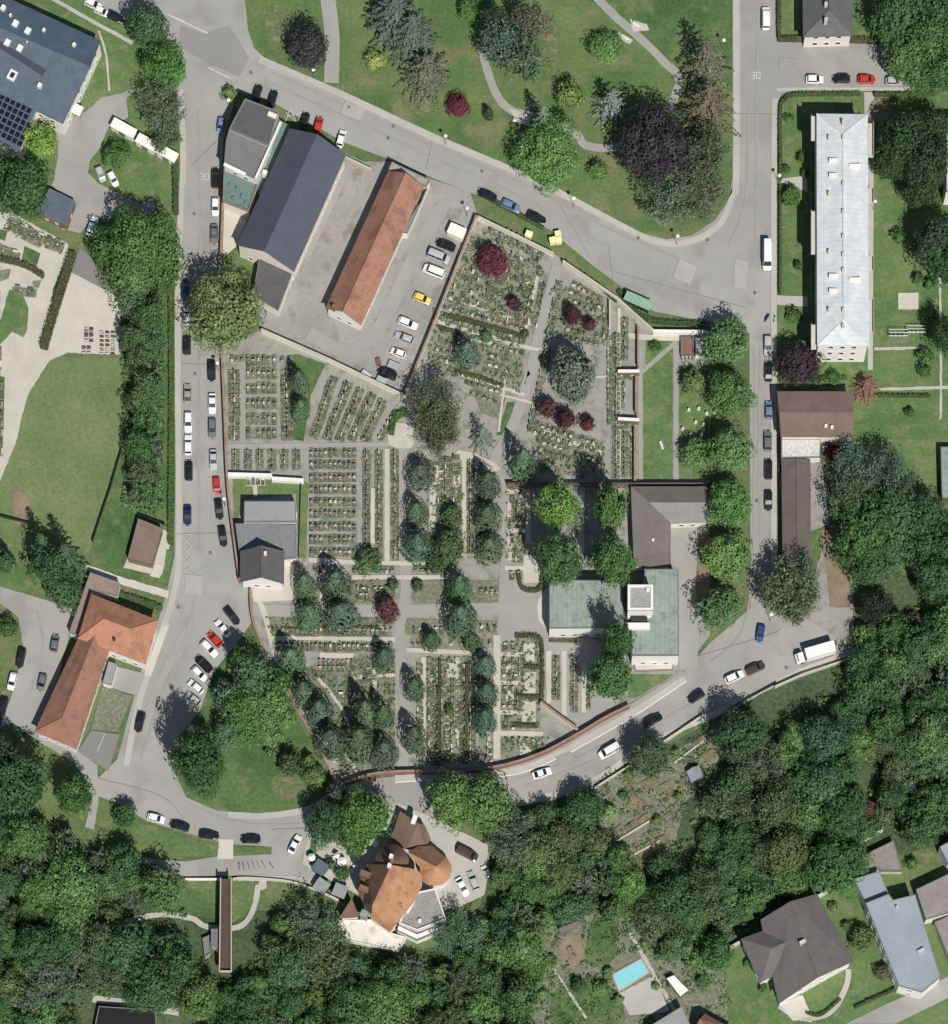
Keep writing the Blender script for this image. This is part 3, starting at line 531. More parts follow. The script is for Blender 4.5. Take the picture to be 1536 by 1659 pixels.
b = MB(); a1, b1 = P(455, 197, 8.4), P(414, 290, 7.9); dd = b1-a1; b.box((a1.x+b1.x)/2, (a1.y+b1.y)/2, 7.3, 8.3, dd.length, .45, math.atan2(dd.y, dd.x)); b.build('white_edge', M['white_wall'], e)
b = MB(); a1, b1 = P(363, 266, 7.9), P(398, 283, 7.9); dd = b1-a1; b.box((a1.x+b1.x)/2, (a1.y+b1.y)/2, 7.65, 8.1, dd.length, .7, math.atan2(dd.y, dd.x)); b.build('white_edge', M['white_wall'], e)
onroof(e, 'roof_light', 441, 186, 8.9, 2, 1, .1, 24, M['stucco'], .4); onroof(e, 'roof_vent', 429, 281, 5, 1, 1, .8, 24, M['white_wall'], 1.4)
pp = [P(x, y, 4.6) for x, y in ((372, 300), (384, 306), (392, 318), (398, 330), (378, 322))]
b = MB(); [b.box(p.x, p.y, 4.5, 5.2, .6, .6, i, taper=.7) for i, p in enumerate(pp)]; b.build('planter', mat('turquoise_planter', c(80, 150, 138), None), e)
# 5 dark gabled hall
e = root_for('gabled_hall', 'long dark slate-blue gabled hall between the corner building and the red barn', 'hall', [(475, 320)]); qd = [(470, 208), (560, 250), (475, 439), (384, 397)]
sl1 = roofmat('slate', c(78, 82, 96), c(84, 88, 102), qd, 6, .7, .1, .93, along=True, rough=.6, v2=.08)
pitched(e, qd, 6.5, 3.6, sl1, 'stucco', ov=.3, win=1, ridge=False)
qd2 = [(421, 413), (475, 439), (451, 503), (409, 479)]; flat(e, qd2, 3.8, mat('dark_felt', c(86, 84, 90), c(98, 94, 92), .3, 3), 'stucco', .05, .15, wname='annex_wall', rname='annex_roof')
b = MB(); a1, b1 = P(560, 252, 6.2), P(476, 440, 6.2); dd = b1-a1; b.bar(a1, b1, .14); b.build('gutter', M['metal'], e)
# 6 red-tiled barn
e = root_for('barn', 'long narrow barn with orange-red tiled gable roof and white end wall', 'barn', [(610, 400)]); qd = [(629, 277), (687, 302), (585, 527), (527, 500)]
tl = roofmat('red_tile', c(160, 108, 84), c(182, 124, 98), qd, 5, .45, .25, .85, along=False, s1=.5, v2=.2, b3=c(146, 96, 78), s3=.25)
pitched(e, qd, 4.6, 3.0, tl, 'white_wall', ov=.45, win=1)
flat(e, [(635, 262), (697, 292), (690, 303), (629, 275)], 3.9, mat('grey_felt', c(146, 142, 134), c(168, 162, 150), .5, 3), 'stucco', .2, .2, wname='annex_wall', rname='annex_roof')
flat(e, [(684, 322), (692, 305), (675, 345), (668, 365), (656, 390), (652, 378)][:3]+[(660, 378), (650, 376)], 3.2, mat('grey_sheet', c(128, 126, 122), c(144, 140, 134), .5, 3), 'stucco', .05, .2, wname='lean_to_wall', rname='lean_to_roof')
onroof(e, 'chimney', 541, 498, 6.2, .7, .7, .9, 24, M['brick_red'], 1.5)
# 7 small chapel
e = root_for('chapel', 'small grey gabled chapel with flat-roofed rear rooms against the brick wall', 'chapel', [(430, 880)])
fg = mat('chapel_felt', c(140, 142, 142), c(152, 154, 152), .4, 3, .5, .07)
flat(e, [(396, 812), (480, 812), (480, 846), (395, 846)], 4.2, fg, 'stucco', .15, .2, win=1); flat(e, [(381, 848), (480, 850), (480, 904), (462, 906), (388, 900)], 3.4, mat('chapel_felt_dark', c(118, 120, 122), c(130, 131, 132), .4, 3), 'stucco', .12, .2, wname='rear_wall', rname='rear_roof')
qd = [(389, 893), (461, 893), (460, 946), (389, 943)]; pitched(e, qd, 4.8, 3.6, roofmat('grey_tile', c(92, 88, 88), c(102, 98, 96), qd, 5, .4, .2, .9, along=False), 'white_wall', ov=.5, win=1)
onroof(e, 'chimney', 430, 897, 8.3, .6, .6, .8, 0, M['stucco'], 1.2)
flat(e, [(461, 908), (478, 905), (474, 972), (410, 975), (412, 950), (460, 950)], .3, M['concrete'], 'concrete', 0, wname='step', rname='terrace')
# 8 green-roofed chapel with white tower
e = root_for('cemetery_chapel', 'green copper-roofed chapel with white square tower at the cemetery centre', 'chapel', [(1000, 990)])
gr = mat('copper_green', c(136, 152, 138), c(150, 164, 150), .3, 2.5, .7, .1, stripe=(0, 1.1, .14, .84), b3=c(122, 138, 132), s3=.5, rough=.6)
flat(e, [(890, 939), (1008, 941), (1011, 1017), (890, 1018)], 6.2, gr, 'white_wall', .12, .2, win=1); flat(e, [(1044, 922), (1099, 922), (1100, 1062), (1024, 1062), (1022, 985), (1046, 985)], 6.8, gr, 'white_wall', .12, .2, wname='east_wall', rname='east_roof', win=1)
flat(e, [(1008, 950), (1024, 950), (1024, 1050), (1012, 1018)], 5.2, mat('link_felt', c(96, 100, 104), None), 'stucco', 0, wname='link_wall', rname='link_roof')
flat(e, [(1017, 948), (1058, 948), (1058, 989), (1017, 989)], 11.5, mat('tower_felt', c(158, 155, 148), None), 'white_wall', .35, .55, wname='tower_wall', rname='tower_roof', rimm=M['white_wall'])
onroof(e, 'roof_vent', 1050, 955, 12.0, .8, .8, .2, 0, M['white_wall'], .4); onroof(e, 'tower_hatch', 1036, 1002, 8.6, 3.6, .8, .1, 0, M['dark_metal'], 1.9)
for yy in (995, 1014): onroof(e, 'white_step', 1035, yy, 7.6, 5.0, 1.4, .1, 0, M['white_wall'], 1)
flat(e, [(1024, 1064), (1094, 1065), (1090, 1086), (1030, 1088)], .5, M['concrete'], 'concrete', .25, .15, wname='porch_base', rname='porch')
b = MB(); p0 = P(1058, 1070, 2.4)
for i in range(8): b.box(p0.x-4+i*1.1, p0.y+math.sin(i*1.3)*.4, 2.2, 2.45, 1.15, .3, .3*math.cos(i*1.3))
for i in (0, 3, 7): b.bar((p0.x-4+i*1.1, p0.y, .4), (p0.x-4+i*1.1, p0.y, 2.3), .08)
b.build('porch_canopy', M['white_wall'], e)
# 9 angled outbuilding
e = root_for('outbuilding', 'brown-grey L-shaped outbuilding with ribbed metal roof above the chapel', 'building', [(1080, 830)])
rb1 = mat('ribbed_grey', c(122, 120, 116), c(134, 131, 126), .3, 2.5, .6, .08, stripe=(0, .7, .12, .88), rough=.6); rb2 = mat('ribbed_brown', c(112, 104, 100), c(124, 114, 108), .3, 2.5, .6, .08, stripe=(math.pi/2, 6, .02, .85), rough=.6)
b = MB()
b.prism(inset(W([(1022, 788), (1146, 788), (1146, 846), (1086, 848), (1086, 918), (1028, 918)], 3.8), .3), 0, 3.6); b.build('wall', M['stucco'], e); windows(e, inset(W([(1022, 788), (1146, 788), (1146, 846), (1086, 848), (1086, 918), (1028, 918)], 3.8), .28), 3.6, 1)
def slope(name, pxh, m, parent=None, th=.25):
    v = [P(x, y, h) for x, y, h in pxh]; b = MB()
    if area2([(p.x, p.y) for p in v]) < 0: v = v[::-1]
    dn = Vector((0, 0, -th)); b.face(v); b.face([p+dn for p in v[::-1]])
    for i in range(len(v)): b.face([v[i]+dn, v[(i+1) % len(v)]+dn, v[(i+1) % len(v)], v[i]])
    return b.build(name, m, parent or e)
slope('roof', [(1022, 788, 3.9), (1146, 788, 3.9), (1146, 814, 5.6), (1052, 814, 5.6)], rb2); slope('roof', [(1052, 814, 5.6), (1146, 814, 5.6), (1146, 846, 3.9), (1087, 848, 3.9)], rb1); slope('roof', [(1052, 814, 5.6), (1087, 848, 3.9), (1087, 918, 3.9), (1052, 918, 5.6)], rb2); slope('roof', [(1022, 788, 3.9), (1052, 814, 5.6), (1052, 918, 5.6), (1027, 918, 3.9)], mat('ribbed_brown_pale', c(124, 118, 112), c(134, 126, 120), .3, 2.5, .6, .08))
onroof(e, 'chimney', 1058, 876, 5.0, .5, .5, .8, 0, M['white_wall'], 1)
# 10 white apartment block
e = root_for('apartment_block', 'long white metal-roofed apartment block with chimneys and side balconies', 'apartment block', [(1365, 380)]); qd = [(1323, 184), (1406, 185), (1408, 560), (1324, 560)]
wr = roofmat('white_sheet_roof', c(202, 206, 207), c(216, 219, 217), qd, 10, .75, .08, .9, along=True, rough=.5, v2=.05)
wr = mat('white_sheet_roof', c(194, 198, 200), c(214, 217, 215), .5, 3, .6, .05, stripe=(math.pi/2, 1.05, .1, .86), rough=.5)
pitched(e, qd, 9.8, 1.3, wr, 'white_wall', hA=5.2, hB=5.2, ov=.3, win=3)
for y in (200, 225, 300, 345, 385, 415, 440, 505, 530): onroof(e, 'chimney', 1366, y-2, 11.3, .55, .75, .5, 0, M['concrete'], 1.0)
for y in (229, 320, 414, 508): onroof(e, 'chimney', 1343, y-6, 10.9, .5, .7, .5, 0, M['concrete'], 1.0)
for y in (263, 287, 450, 474): onroof(e, 'roof_hatch', 1350, y-3, 10.9, 1.9, .7, .4, 0, M['white_wall'], 1.0)
for y in (272, 456): onroof(e, 'roof_hatch', 1385, y-3, 10.8, 2.6, .7, .4, 0, M['white_wall'], 1.0)
for x, y0, y1 in ((1318, 188, 228), (1318, 342, 412), (1318, 526, 566), (1411, 200, 255), (1411, 305, 330), (1411, 415, 440), (1411, 485, 540)):
    for z in (3.2, 6.2, 8.6):
        a_, b_ = P(x, y0, z), P(x, y1, z); k = MB(); k.box(a_.x, (a_.y+b_.y)/2, z-.15, z, 1.2, a_.y-b_.y); k.box(a_.x+(-.55 if x < 1360 else .55), (a_.y+b_.y)/2, z+.003, z+.95, .08, a_.y-b_.y-.02); k.build('balcony', mat('balcony_panel', c(150, 162, 172), None) if z == 3.2 and y0 == 188 else M['concrete'], e)
# 11 brown metal-roofed hall with narrow wing
e = root_for('metal_roofed_hall', 'brown ribbed metal-roofed hall with pale flat annex beside the right street', 'hall', [(1320, 690)])
br = mat('brown_sheet', c(118, 92, 84), c(132, 104, 94), .3, 2.5, .6, .08, stripe=(0, .62, .16, .84), rough=.6)
pitched(e, [(1383, 634), (1382, 708), (1266, 708), (1259, 634)], 5.4, .9, br, 'stucco', ov=.3, win=1, ridge=False); flat(e, [(1266, 711), (1330, 711), (1329, 741), (1266, 742)], 3.4, mat('pale_annex', c(196, 192, 184), c(208, 202, 192), .4, 2), 'white_wall', .1, .2, wname='annex_wall', rname='annex_roof')
for x, y in ((1348, 692), (1338, 690)): onroof(e, 'roof_vent', x, y, 6.1, .6, .6, .4, 0, M['white_wall'], .6)
e = root_for('long_shed', 'narrow brown-roofed shed running down beside the right street', 'shed', [(1290, 820)])
b2_ = mat('old_brown_sheet', c(98, 88, 82), c(110, 98, 90), .3, 2.5, .6, .1, stripe=(math.pi/2, .9, .12, .9)); pitched(e, [(1266, 744), (1313, 744), (1314, 915), (1268, 915)], 3.2, .7, b2_, 'wood', ov=.2, win=1)
# 12 grey hipped house top right
e = root_for('house', 'grey hipped-roof house cut by the top edge of the picture', 'house', [(1340, 10)]); qd = [(1300, -75), (1382, -75), (1382, 58), (1301, 60)]
pitched(e, qd, 6, 3.2, roofmat('dark_grey_tile', c(92, 92, 96), c(102, 102, 104), qd, 6, .4, .2, .9), 'stucco', hA=4, hB=4.5, ov=.5, win=2); onroof(e, 'chimney', 1338, 8, 9.3, .7, .7, .8, 0, M['concrete'], 1.5); onroof(e, 'chimney', 1338, 33, 9.3, .7, .7, .8, 0, M['concrete'], 1.5)
# 13 villa
e = root_for('villa', 'large brown-roofed villa with cross gable at lower right', 'villa', [(1290, 1540)]); qd = [(1240, 1484), (1324, 1448), (1384, 1557), (1300, 1600)]
bt = roofmat('brown_tile', c(102, 96, 94), c(114, 106, 102), qd, 6, .4, .2, .9, v2=.1)
pitched(e, [(1232, 1490), (1324, 1448), (1384, 1557), (1262, 1626)], 6.2, 4.2, bt, 'white_wall', ov=.6, win=2); pitched(e, [(1200, 1521), (1232, 1592), (1310, 1550), (1285, 1490)], 6.0, 2.6, bt, 'white_wall', ov=.6, hA=5, win=2, ridge=False)
onroof(e, 'chimney', 1300, 1527, 10.3, 1.5, .7, .9, -28, M['concrete'], 1.5)
# 14 pale blue-grey roof
e = root_for('flat_roofed_building', 'pale blue-grey sheet-roofed building at the lower right lane', 'building', [(1460, 1520)]); bl = mat('pale_blue_sheet', c(142, 154, 163), c(152, 164, 170), .15, 1.5, .6, .04, stripe=(math.radians(-62)+math.pi/2, 1.2, .05, .95), rough=.5)
flat(e, [(1383, 1424), (1425, 1411), (1439, 1446), (1402, 1462)], 4.6, bl, 'white_wall', .08, .2, wname='front_wall', rname='front_roof'); flat(e, [(1402, 1463), (1440, 1448), (1447, 1458), (1483, 1449), (1524, 1583), (1494, 1608), (1456, 1597)], 6.2, bl, 'white_wall', .08, .2, win=2)
onroof(e, 'roof_hatch', 1492, 1540, 6.6, 1.6, .7, .3, -28, M['concrete'], .5); onroof(e, 'roof_vent', 1453, 1470, 6.6, .5, .5, .4, -28, M['concrete'], .5)
e = root_for('terrace_house', 'brown flat-roofed house at the right edge beside the pale blue-grey roof', 'house', [(1515, 1470)]); bf = mat('worn_brown_felt', c(136, 128, 122), c(152, 142, 132), .4, 2, .6, .1, stripe=(math.radians(28), 1.6, .1, .92))
flat(e, [(1484, 1441), (1560, 1405), (1570, 1470), (1500, 1490)], 4.2, bf, 'stucco', .1, .2); flat(e, [(1514, 1494), (1570, 1470), (1590, 1545), (1540, 1560)], 3.2, bf, 'stucco', .1, .2, wname='lower_wall', rname='lower_roof')
e = root_for('garden_terrace', 'grey brown paved roof terrace above the pale blue-grey roof', 'terrace', [(1420, 1400)]); flat(e, [(1376, 1397), (1448, 1362), (1462, 1412), (1427, 1412), (1424, 1408), (1384, 1420)], 2.2, mat('terrace_slab', c(134, 126, 118), c(148, 138, 128), .5, 3), 'concrete', .3, .2)
e = root_for('green_roofed_shed', 'green sheet-roofed shed at the right edge of the lower lawn', 'shed', [(1530, 770)]); flat(e, [(1524, 724), (1570, 724), (1570, 808), (1526, 808)], 3, gr, 'wood', .1, .2)
e = root_for('white_house', 'white house corner at the upper right edge beside dark trees', 'house', [(1560, 260)]); flat(e, [(1533, 190), (1620, 190), (1620, 310), (1533, 310)], 7, wr, 'white_wall', .1, .2, win=2)
e = root_for('white_gabled_house', 'pale roof corner at right edge above the grey terrace house', 'house', [(1550, 1370)]); flat(e, [(1522, 1372), (1580, 1340), (1590, 1390), (1536, 1400)], 5, bl, 'white_wall', .1, .2)
# 17 restaurant
e = root_for('restaurant', 'sprawling orange-tiled restaurant with a round-ended wing and grey roof terrace', 'restaurant', [(640, 1440)])
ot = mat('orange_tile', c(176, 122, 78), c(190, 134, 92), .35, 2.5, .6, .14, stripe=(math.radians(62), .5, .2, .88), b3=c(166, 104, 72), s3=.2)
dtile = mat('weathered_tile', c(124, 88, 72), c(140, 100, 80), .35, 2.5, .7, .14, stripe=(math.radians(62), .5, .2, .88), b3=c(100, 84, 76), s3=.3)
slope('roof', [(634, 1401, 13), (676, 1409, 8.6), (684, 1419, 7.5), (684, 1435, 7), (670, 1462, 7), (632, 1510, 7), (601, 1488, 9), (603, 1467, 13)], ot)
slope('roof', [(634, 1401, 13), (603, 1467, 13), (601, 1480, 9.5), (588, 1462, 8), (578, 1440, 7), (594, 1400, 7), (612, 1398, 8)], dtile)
w_ = MB(); w_.prism(inset(W([(592, 1403), (612, 1392), (676, 1409), (684, 1436), (632, 1508), (600, 1486), (578, 1440)], 7), .5), 0, 6.7); w_.prism(inset(W([(616, 1415), (650, 1420), (612, 1480), (602, 1475), (594, 1455)], 9), .3), 6.7, 8.6); w_.build('wall', M['white_wall'], e)
windows(e, inset(W([(592, 1403), (612, 1392), (676, 1409), (684, 1436), (632, 1508), (600, 1486), (578, 1440)], 7), .47), 6.6, 2)
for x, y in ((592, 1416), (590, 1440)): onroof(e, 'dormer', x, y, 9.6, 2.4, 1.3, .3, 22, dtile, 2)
for x, y in ((664, 1430), (656, 1448), (646, 1465)): onroof(e, 'dormer', x, y, 8.9, 1.5, .5, .2, 25, ot, 1)
def cone(cx_, cy_, rpx, h, rh, m, name, wn, wh, hh=24, ap=(0, 0)):
    c0 = P(cx_, cy_, h); r = rpx*S; b = MB(); tp = (c0.x+ap[0]*S, c0.y-ap[1]*S, h+rh)
    ring = [(c0.x+r*math.cos(6.283*i/hh), c0.y+r*math.sin(6.283*i/hh), h) for i in range(hh)]
    for i in range(hh): b.face([ring[i], ring[(i+1) % hh], tp])
    b.face(ring[::-1]); o = b.build(name, m, e); b = MB(); b.prism([Vector((c0.x+(p[0]-c0.x)*.94, c0.y+(p[1]-c0.y)*.94, 0)) for p in ring], 0, h-.01); b.build(wn, M[wh], e); return o
cone(706, 1409, 26, 4.2, 2.6, ot, 'round_roof', 'round_wall', 'white_wall'); sl = mat('slate_dome', c(72, 66, 62), c(104, 84, 70), .25, 3, .6, .15)
cone(635, 1395, 27, 7.6, 5.2, dtile, 'dome_roof', 'tower_wall', 'white_wall', 28, (0, 8))
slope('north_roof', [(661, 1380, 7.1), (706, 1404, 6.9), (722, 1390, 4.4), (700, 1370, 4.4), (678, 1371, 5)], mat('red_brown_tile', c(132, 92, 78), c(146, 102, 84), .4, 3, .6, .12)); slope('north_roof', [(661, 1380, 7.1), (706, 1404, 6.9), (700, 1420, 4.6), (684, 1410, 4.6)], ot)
nb = mat('brown_wing_tile', c(118, 92, 80), c(132, 104, 90), .4, 3, .6, .12)
slope('wing_roof', [(648, 1314, 3.8), (678, 1334, 5), (659, 1376, 5.2), (628, 1366, 3.8), (640, 1340, 3.8)], nb); slope('wing_roof', [(678, 1334, 5), (688, 1336, 3.8), (698, 1358, 3.6), (690, 1372, 3.8), (659, 1376, 5.2)], nb)
w_ = MB(); w_.prism(inset(W([(648, 1316), (686, 1337), (696, 1358), (690, 1372), (640, 1372), (630, 1364), (640, 1340)], 3.8), .25), 0, 3.5); w_.build('wing_wall', M['stucco'], e)
slope('corner_roof', [(570, 1455, 6.2), (582, 1486, 4.2), (549, 1488, 4.2)], mat('deep_red_tile', c(118, 80, 70), c(130, 90, 78), .5, 3)); w_ = MB(); w_.prism(inset(W([(568, 1458), (582, 1485), (551, 1487)], 4.2), .2), 0, 3.9); w_.build('corner_wall', M['white_wall'], e)
flat(e, [(672, 1447), (705, 1440), (712, 1460), (723, 1490), (676, 1508), (646, 1496)], 4.6, mat('terrace_felt', c(140, 138, 130), c(152, 148, 140), .4, 2.5), 'white_wall', .5, .25, wname='terrace_wall', rname='roof_terrace', rimm=M['white_wall'])
flat(e, [(645, 1499), (676, 1513), (724, 1494), (723, 1504), (676, 1524), (643, 1508)], 3.0, M['white_wall'], 'white_wall', .3, .15, wname='balcony_base', rname='balcony')
flat(e, [(547, 1492), (601, 1490), (634, 1512), (659, 1519), (646, 1542), (551, 1522)], 1.6, mat('white_terrace', c(214, 208, 194), c(228, 222, 210), .3, 2, .6, .06, b3=c(196, 188, 168), s3=.4), 'white_wall', .35, .2, wname='terrace_base', rname='white_terrace', rimm=M['white_wall'])
for x, y, h in ((634, 1388, 12.8), (631, 1403, 13.4)): onroof(e, 'chimney', x, y, h, .8, .8, .9, 20, M['white_wall'], 1.5)
onroof(e, 'stair_head', 664, 1468, 5.3, 3.2, 1.0, .2, -62, M['white_wall'], .7); onroof(e, 'roof_vent', 680, 1492, 5, .7, .7, .4, 0, M['white_wall'], .5); onroof(e, 'green_bay', 590, 1480, 7, 1.6, 1.4, .2, 20, gr, 3); onroof(e, 'wing_skylight', 671, 1328, 4.9, 1, 2, .2, 20, M['white_wall'], .8)
# glass garden pavilions
for i, (x, y, a_) in enumerate(((519, 1405, 35), (521, 1435, 35), (551, 1443, 22))):
    pv = root_for('garden_pavilion', ['grey-roofed garden pavilion, uppermost of three left of the restaurant', 'grey-roofed garden pavilion at the railing, left of its lower neighbour', 'grey-roofed garden pavilion nearest to the restaurant wall'][i], 'pavilion', [(x, y)], 'garden pavilions')
    p = P(x, y, 2.6); b = MB(); b.box(p.x, p.y, 2.5, 2.68, 3.1, 2.9, -math.radians(a_)); b.build('roof', fg if i else rm2, pv); b = MB(); b.box(p.x, p.y, 0, 2.49, 2.7, 2.5, -math.radians(a_)); b.build('glass_wall', M['glass'], pv)
# 18 orange tiled corner house
e = root_for('corner_house', 'orange tiled L-shaped house with hipped roofs beside the left street', 'house', [(150, 1080)]); tq2 = c(166, 110, 76)
t1 = mat('orange_hip_tile', c(180, 116, 82), c(194, 130, 94), .35, 2.5, .6, .15, stripe=(math.radians(-20), .5, .2, .88), b3=c(160, 108, 84), s3=.25); t2 = mat('brown_hip_tile', c(150, 100, 80), c(166, 112, 86), .35, 2.5, .7, .15, stripe=(math.radians(68), .5, .2, .88), b3=c(132, 98, 84), s3=.3)
pitched(e, [(148, 962), (126, 1034), (236, 1076), (257, 1005)], 6.4, 3.4, t1, 'white_wall', hA=5, hB=5, ov=.6, win=2); pitched(e, [(134, 1018), (182, 1040), (124, 1214), (56, 1185)], 4.8, 2.6, t2, 'white_wall', hB=4.5, ov=.5, win=1)
flat(e, [(146, 927), (194, 944), (190, 966), (150, 957), (142, 985), (124, 1030), (112, 1024)], 3.4, mat('brown_flat', c(142, 120, 106), c(156, 132, 116), .5, 3), 'stucco', .1, .2, wname='annex_wall', rname='annex_roof'); onroof(e, 'chimney', 185, 1036, 8.2, .5, .5, .7, 20, M['dark_metal'], 1)
flat(e, [(176, 1071), (190, 1076), (180, 1110), (166, 1106)], 2.9, fg, 'white_wall', .05, .1, wname='porch_wall', rname='porch_roof')
fence_q = [(139, 917), (190, 935), (272, 960), (272, 968), (230, 958), (188, 945), (140, 924)]
G2('path', [(140, 915), (190, 933), (274, 958), (272, 970), (192, 946), (140, 924)], 'concrete'); G2('planted_yard', [(166, 1112), (216, 1128), (190, 1186), (148, 1182)], 'bed'); G2('yard', [(148, 1184), (194, 1190), (176, 1250), (126, 1218)], 'asphalt_dark', Z5, .3); G2('yard', [(180, 1078), (236, 1092), (222, 1128), (170, 1112)], 'cem_path', Z5, .3); path('road_marking', [(170, 1190), (158, 1218)], 1.2, M['white_line'], Z6, rough=0)
# 19 brown hut
e = root_for('hut', 'small brown-roofed hut in a fenced plot beside the left street', 'hut', [(235, 880)]); qd = [(224, 840), (263, 856), (246, 914), (207, 904)]; flat(e, qd, 3.2, roofmat('hut_sheet', c(128, 104, 92), c(142, 116, 102), qd, 3, .6, .15, .85, along=True), 'wood', .06, .15)
G2('concrete_yard', [(264, 858), (281, 864), (262, 935), (200, 920), (207, 904), (246, 912)], 'pale_path', Z4, .5); G2('lawn', [(270, 890), (281, 893), (270, 950), (250, 944), (265, 928)], 'lawn', Z5, .5); G2('terrace', [(252, 914), (264, 916), (259, 938), (243, 934)], 'concrete', Z6, .2)
# 22 gate lodge in the wall
e = root_for('gate_lodge', 'small white and brick gate lodge on the upper right cemetery wall', 'lodge', [(1128, 560)]); flat(e, [(1103, 546), (1124, 546), (1124, 576), (1103, 576)], 1.2, M['brick_red'], 'white_wall', .3, .15, wname='brick_wall', rname='brick_roof'); flat(e, [(1127, 548), (1142, 546), (1142, 574), (1127, 574)], 2.6, fg, 'white_wall', .15, .2)
flat(e, [(1143, 540), (1152, 546), (1158, 578), (1143, 578)], 1.6, M['concrete'], 'white_wall', .2, .2, wname='side_wall', rname='side_roof'); b = MB(); [b.bar((P(1105+i*6, 580, 1).x, P(0, 580, 1).y, 0), (P(1105+i*6, 580, 1).x, P(0, 580, 1).y, 1.4), .18) for i in range(4)]; b.build('pillar', M['coping'], e)
# 24 garden sheds, bottom houses
e = root_for('garden_shed', 'small brown-roofed garden shed among trees above the pool', 'shed', [(917, 1500)]); pitched(e, [(903, 1500), (908, 1512), (938, 1500), (934, 1488)][::1], 2.3, .8, bt, 'wood', ov=.2)
e = root_for('bottom_house', 'grey-roofed house cut by the bottom edge near the pool', 'house', [(1090, 1655)]); flat(e, [(1050, 1664), (1105, 1630), (1132, 1690), (1050, 1720)], 4, fg, 'white_wall', .1, .2)
e = root_for('red_roofed_house', 'red-tiled house corner at the bottom edge near the pool', 'house', [(1150, 1655)]); pitched(e, [(1124, 1668), (1142, 1642), (1190, 1668), (1170, 1730)], 4, 2, mat('red_tile_b', c(150, 98, 80), c(162, 108, 88), .5, 3), 'white_wall', ov=.3)
e = root_for('glass_house', 'small glazed greenhouse among the allotments', 'greenhouse', [(1128, 1252)]); pitched(e, [(1112, 1250), (1132, 1240), (1142, 1258), (1120, 1268)], 2, .9, mat('greenhouse_glass', c(150, 160, 165), None, rough=.2, spec=.6), M['metal'], ov=.1)
e = root_for('pale_canopy', 'pale beige garden canopy below the pool path', 'canopy', [(1108, 1608)]); flat(e, [(1080, 1585), (1092, 1580), (1115, 1604), (1102, 1614)], 2.3, sm, 'wood', 0); 
# near-black block standing in for a dark shadow at the bottom left
e = root_for('shade_block', 'dark flat roof cut by the bottom edge below the pale path', 'building', [(200, 1650)]); flat(e, [(160, 1630), (252, 1636), (256, 1700), (146, 1700)], 2.5, mat('near_black_shade', c(34, 32, 32), None, s2=2, v2=.2), 'concrete', .1, .2)
# 20 footbridge with lift tower
e = root_for('footbridge', 'long brown-decked footbridge with pale railings leading to a lift tower', 'footbridge', [(366, 1500)]); hb = 4.0
q = W([(358, 1424), (375, 1424), (375, 1575), (356, 1575)], hb); b = MB(); b.prism(q, hb-.4, hb); b.build('deck', mat('brown_deck', c(84, 66, 60), c(94, 74, 66), .5, 3, stripe=(math.pi/2, .3, .2, .88)), e)
for a_, b_ in ((q[0], q[3]), (q[1], q[2]), (q[3], q[2])):
    a_, b_ = Vector(a_), Vector(b_); d = b_-a_; b = MB(); b.box((a_.x+b_.x)/2, (a_.y+b_.y)/2, hb+.004, hb+1.05, d.length, .2, math.atan2(d.y, d.x)); b.build('railing', M['concrete'], e)
b = MB(); [b.box(P(366, y, 2).x, P(366, y, 2).y, 0, hb-.4, .8, .5) for y in (1470, 1520, 1560)]; b.build('pier', M['concrete'], e)
flat(e, [(342, 1505), (355, 1505), (354, 1540), (342, 1530)], 3.2, mat('lift_roof', c(120, 116, 118), None), 'stucco', .1, .2, wname='lift_wall', rname='lift_roof'); flat(e, [(328, 1520), (341, 1515), (341, 1545), (332, 1552)], 1.2, M['asphalt_dark'], 'white_wall', .4, .2, wname='stair_wall', rname='stair')
# ---------------------------------------------------------------- walls
def wall(name, pts, h, wpx, wm, cm, label, cat='wall', curve=False, cop=.12):
    if curve: pts = smooth_px(pts, closed=False)
    q = [P(x, y, h) for x, y in pts]; e = empty(name, (q[0].x, q[0].y, 0), label=label, cat=cat); t = wpx*S
    def strip(z0, z1, wd, m, nm):
        L_, R_ = [], []
        for i, p in enumerate(q):
            a, b_ = q[max(i-1, 0)], q[min(i+1, len(q)-1)]; d = (b_-a); d.z = 0; d.normalize(); n = Vector((-d.y, d.x, 0))*wd/2; L_.append(p+n); R_.append(p-n)
        b = MB(); b.prism(L_+R_[::-1], z0, z1); return b.build(nm, m, e)
    strip(0, h-cop, t*.8, wm, 'wall_body'); strip(h-cop+.003, h, t, cm, 'coping'); return e
CW = M['stucco']
wall('cemetery_wall', [(423, 533), (530, 580), (655, 640)], 2.2, 3, CW, M['pale_path'], 'cemetery wall between the gravel yard and the upper left burial rows')
wall('cemetery_wall', [(655, 640), (715, 492), (772, 348)], 2.2, 3, CW, M['coping'], 'cemetery wall behind the row of cars parked in the gravel yard')
wall('cemetery_wall', [(774, 350), (897, 410)], 2.2, 3, CW, M['pale_path'], 'cemetery wall between the upper gate and the cars on the diagonal road')
wall('cemetery_wall', [(912, 422), (1000, 482), (1058, 534)], 2.2, 3, CW, M['pale_path'], 'cemetery wall slanting down behind the green shelter')
wall('cemetery_wall', [(1058, 536), (1144, 537)], 2.0, 5, M['white_wall'], M['white_wall'], 'short bright white wall beside the gate lodge')
wall('cemetery_wall', [(356, 415), (357, 480), (359, 560), (364, 680), (368, 775), (376, 850), (388, 940)], 2.2, 3.4, M['brick_red'], M['coping'], 'red tiled cemetery wall along the left street', curve=True)
wall('cemetery_wall', [(361, 326), (360, 360), (358, 412)], 2.0, 4, M['brick_red'], M['coping'], 'red capped wall between the pale courtyard and the left street')
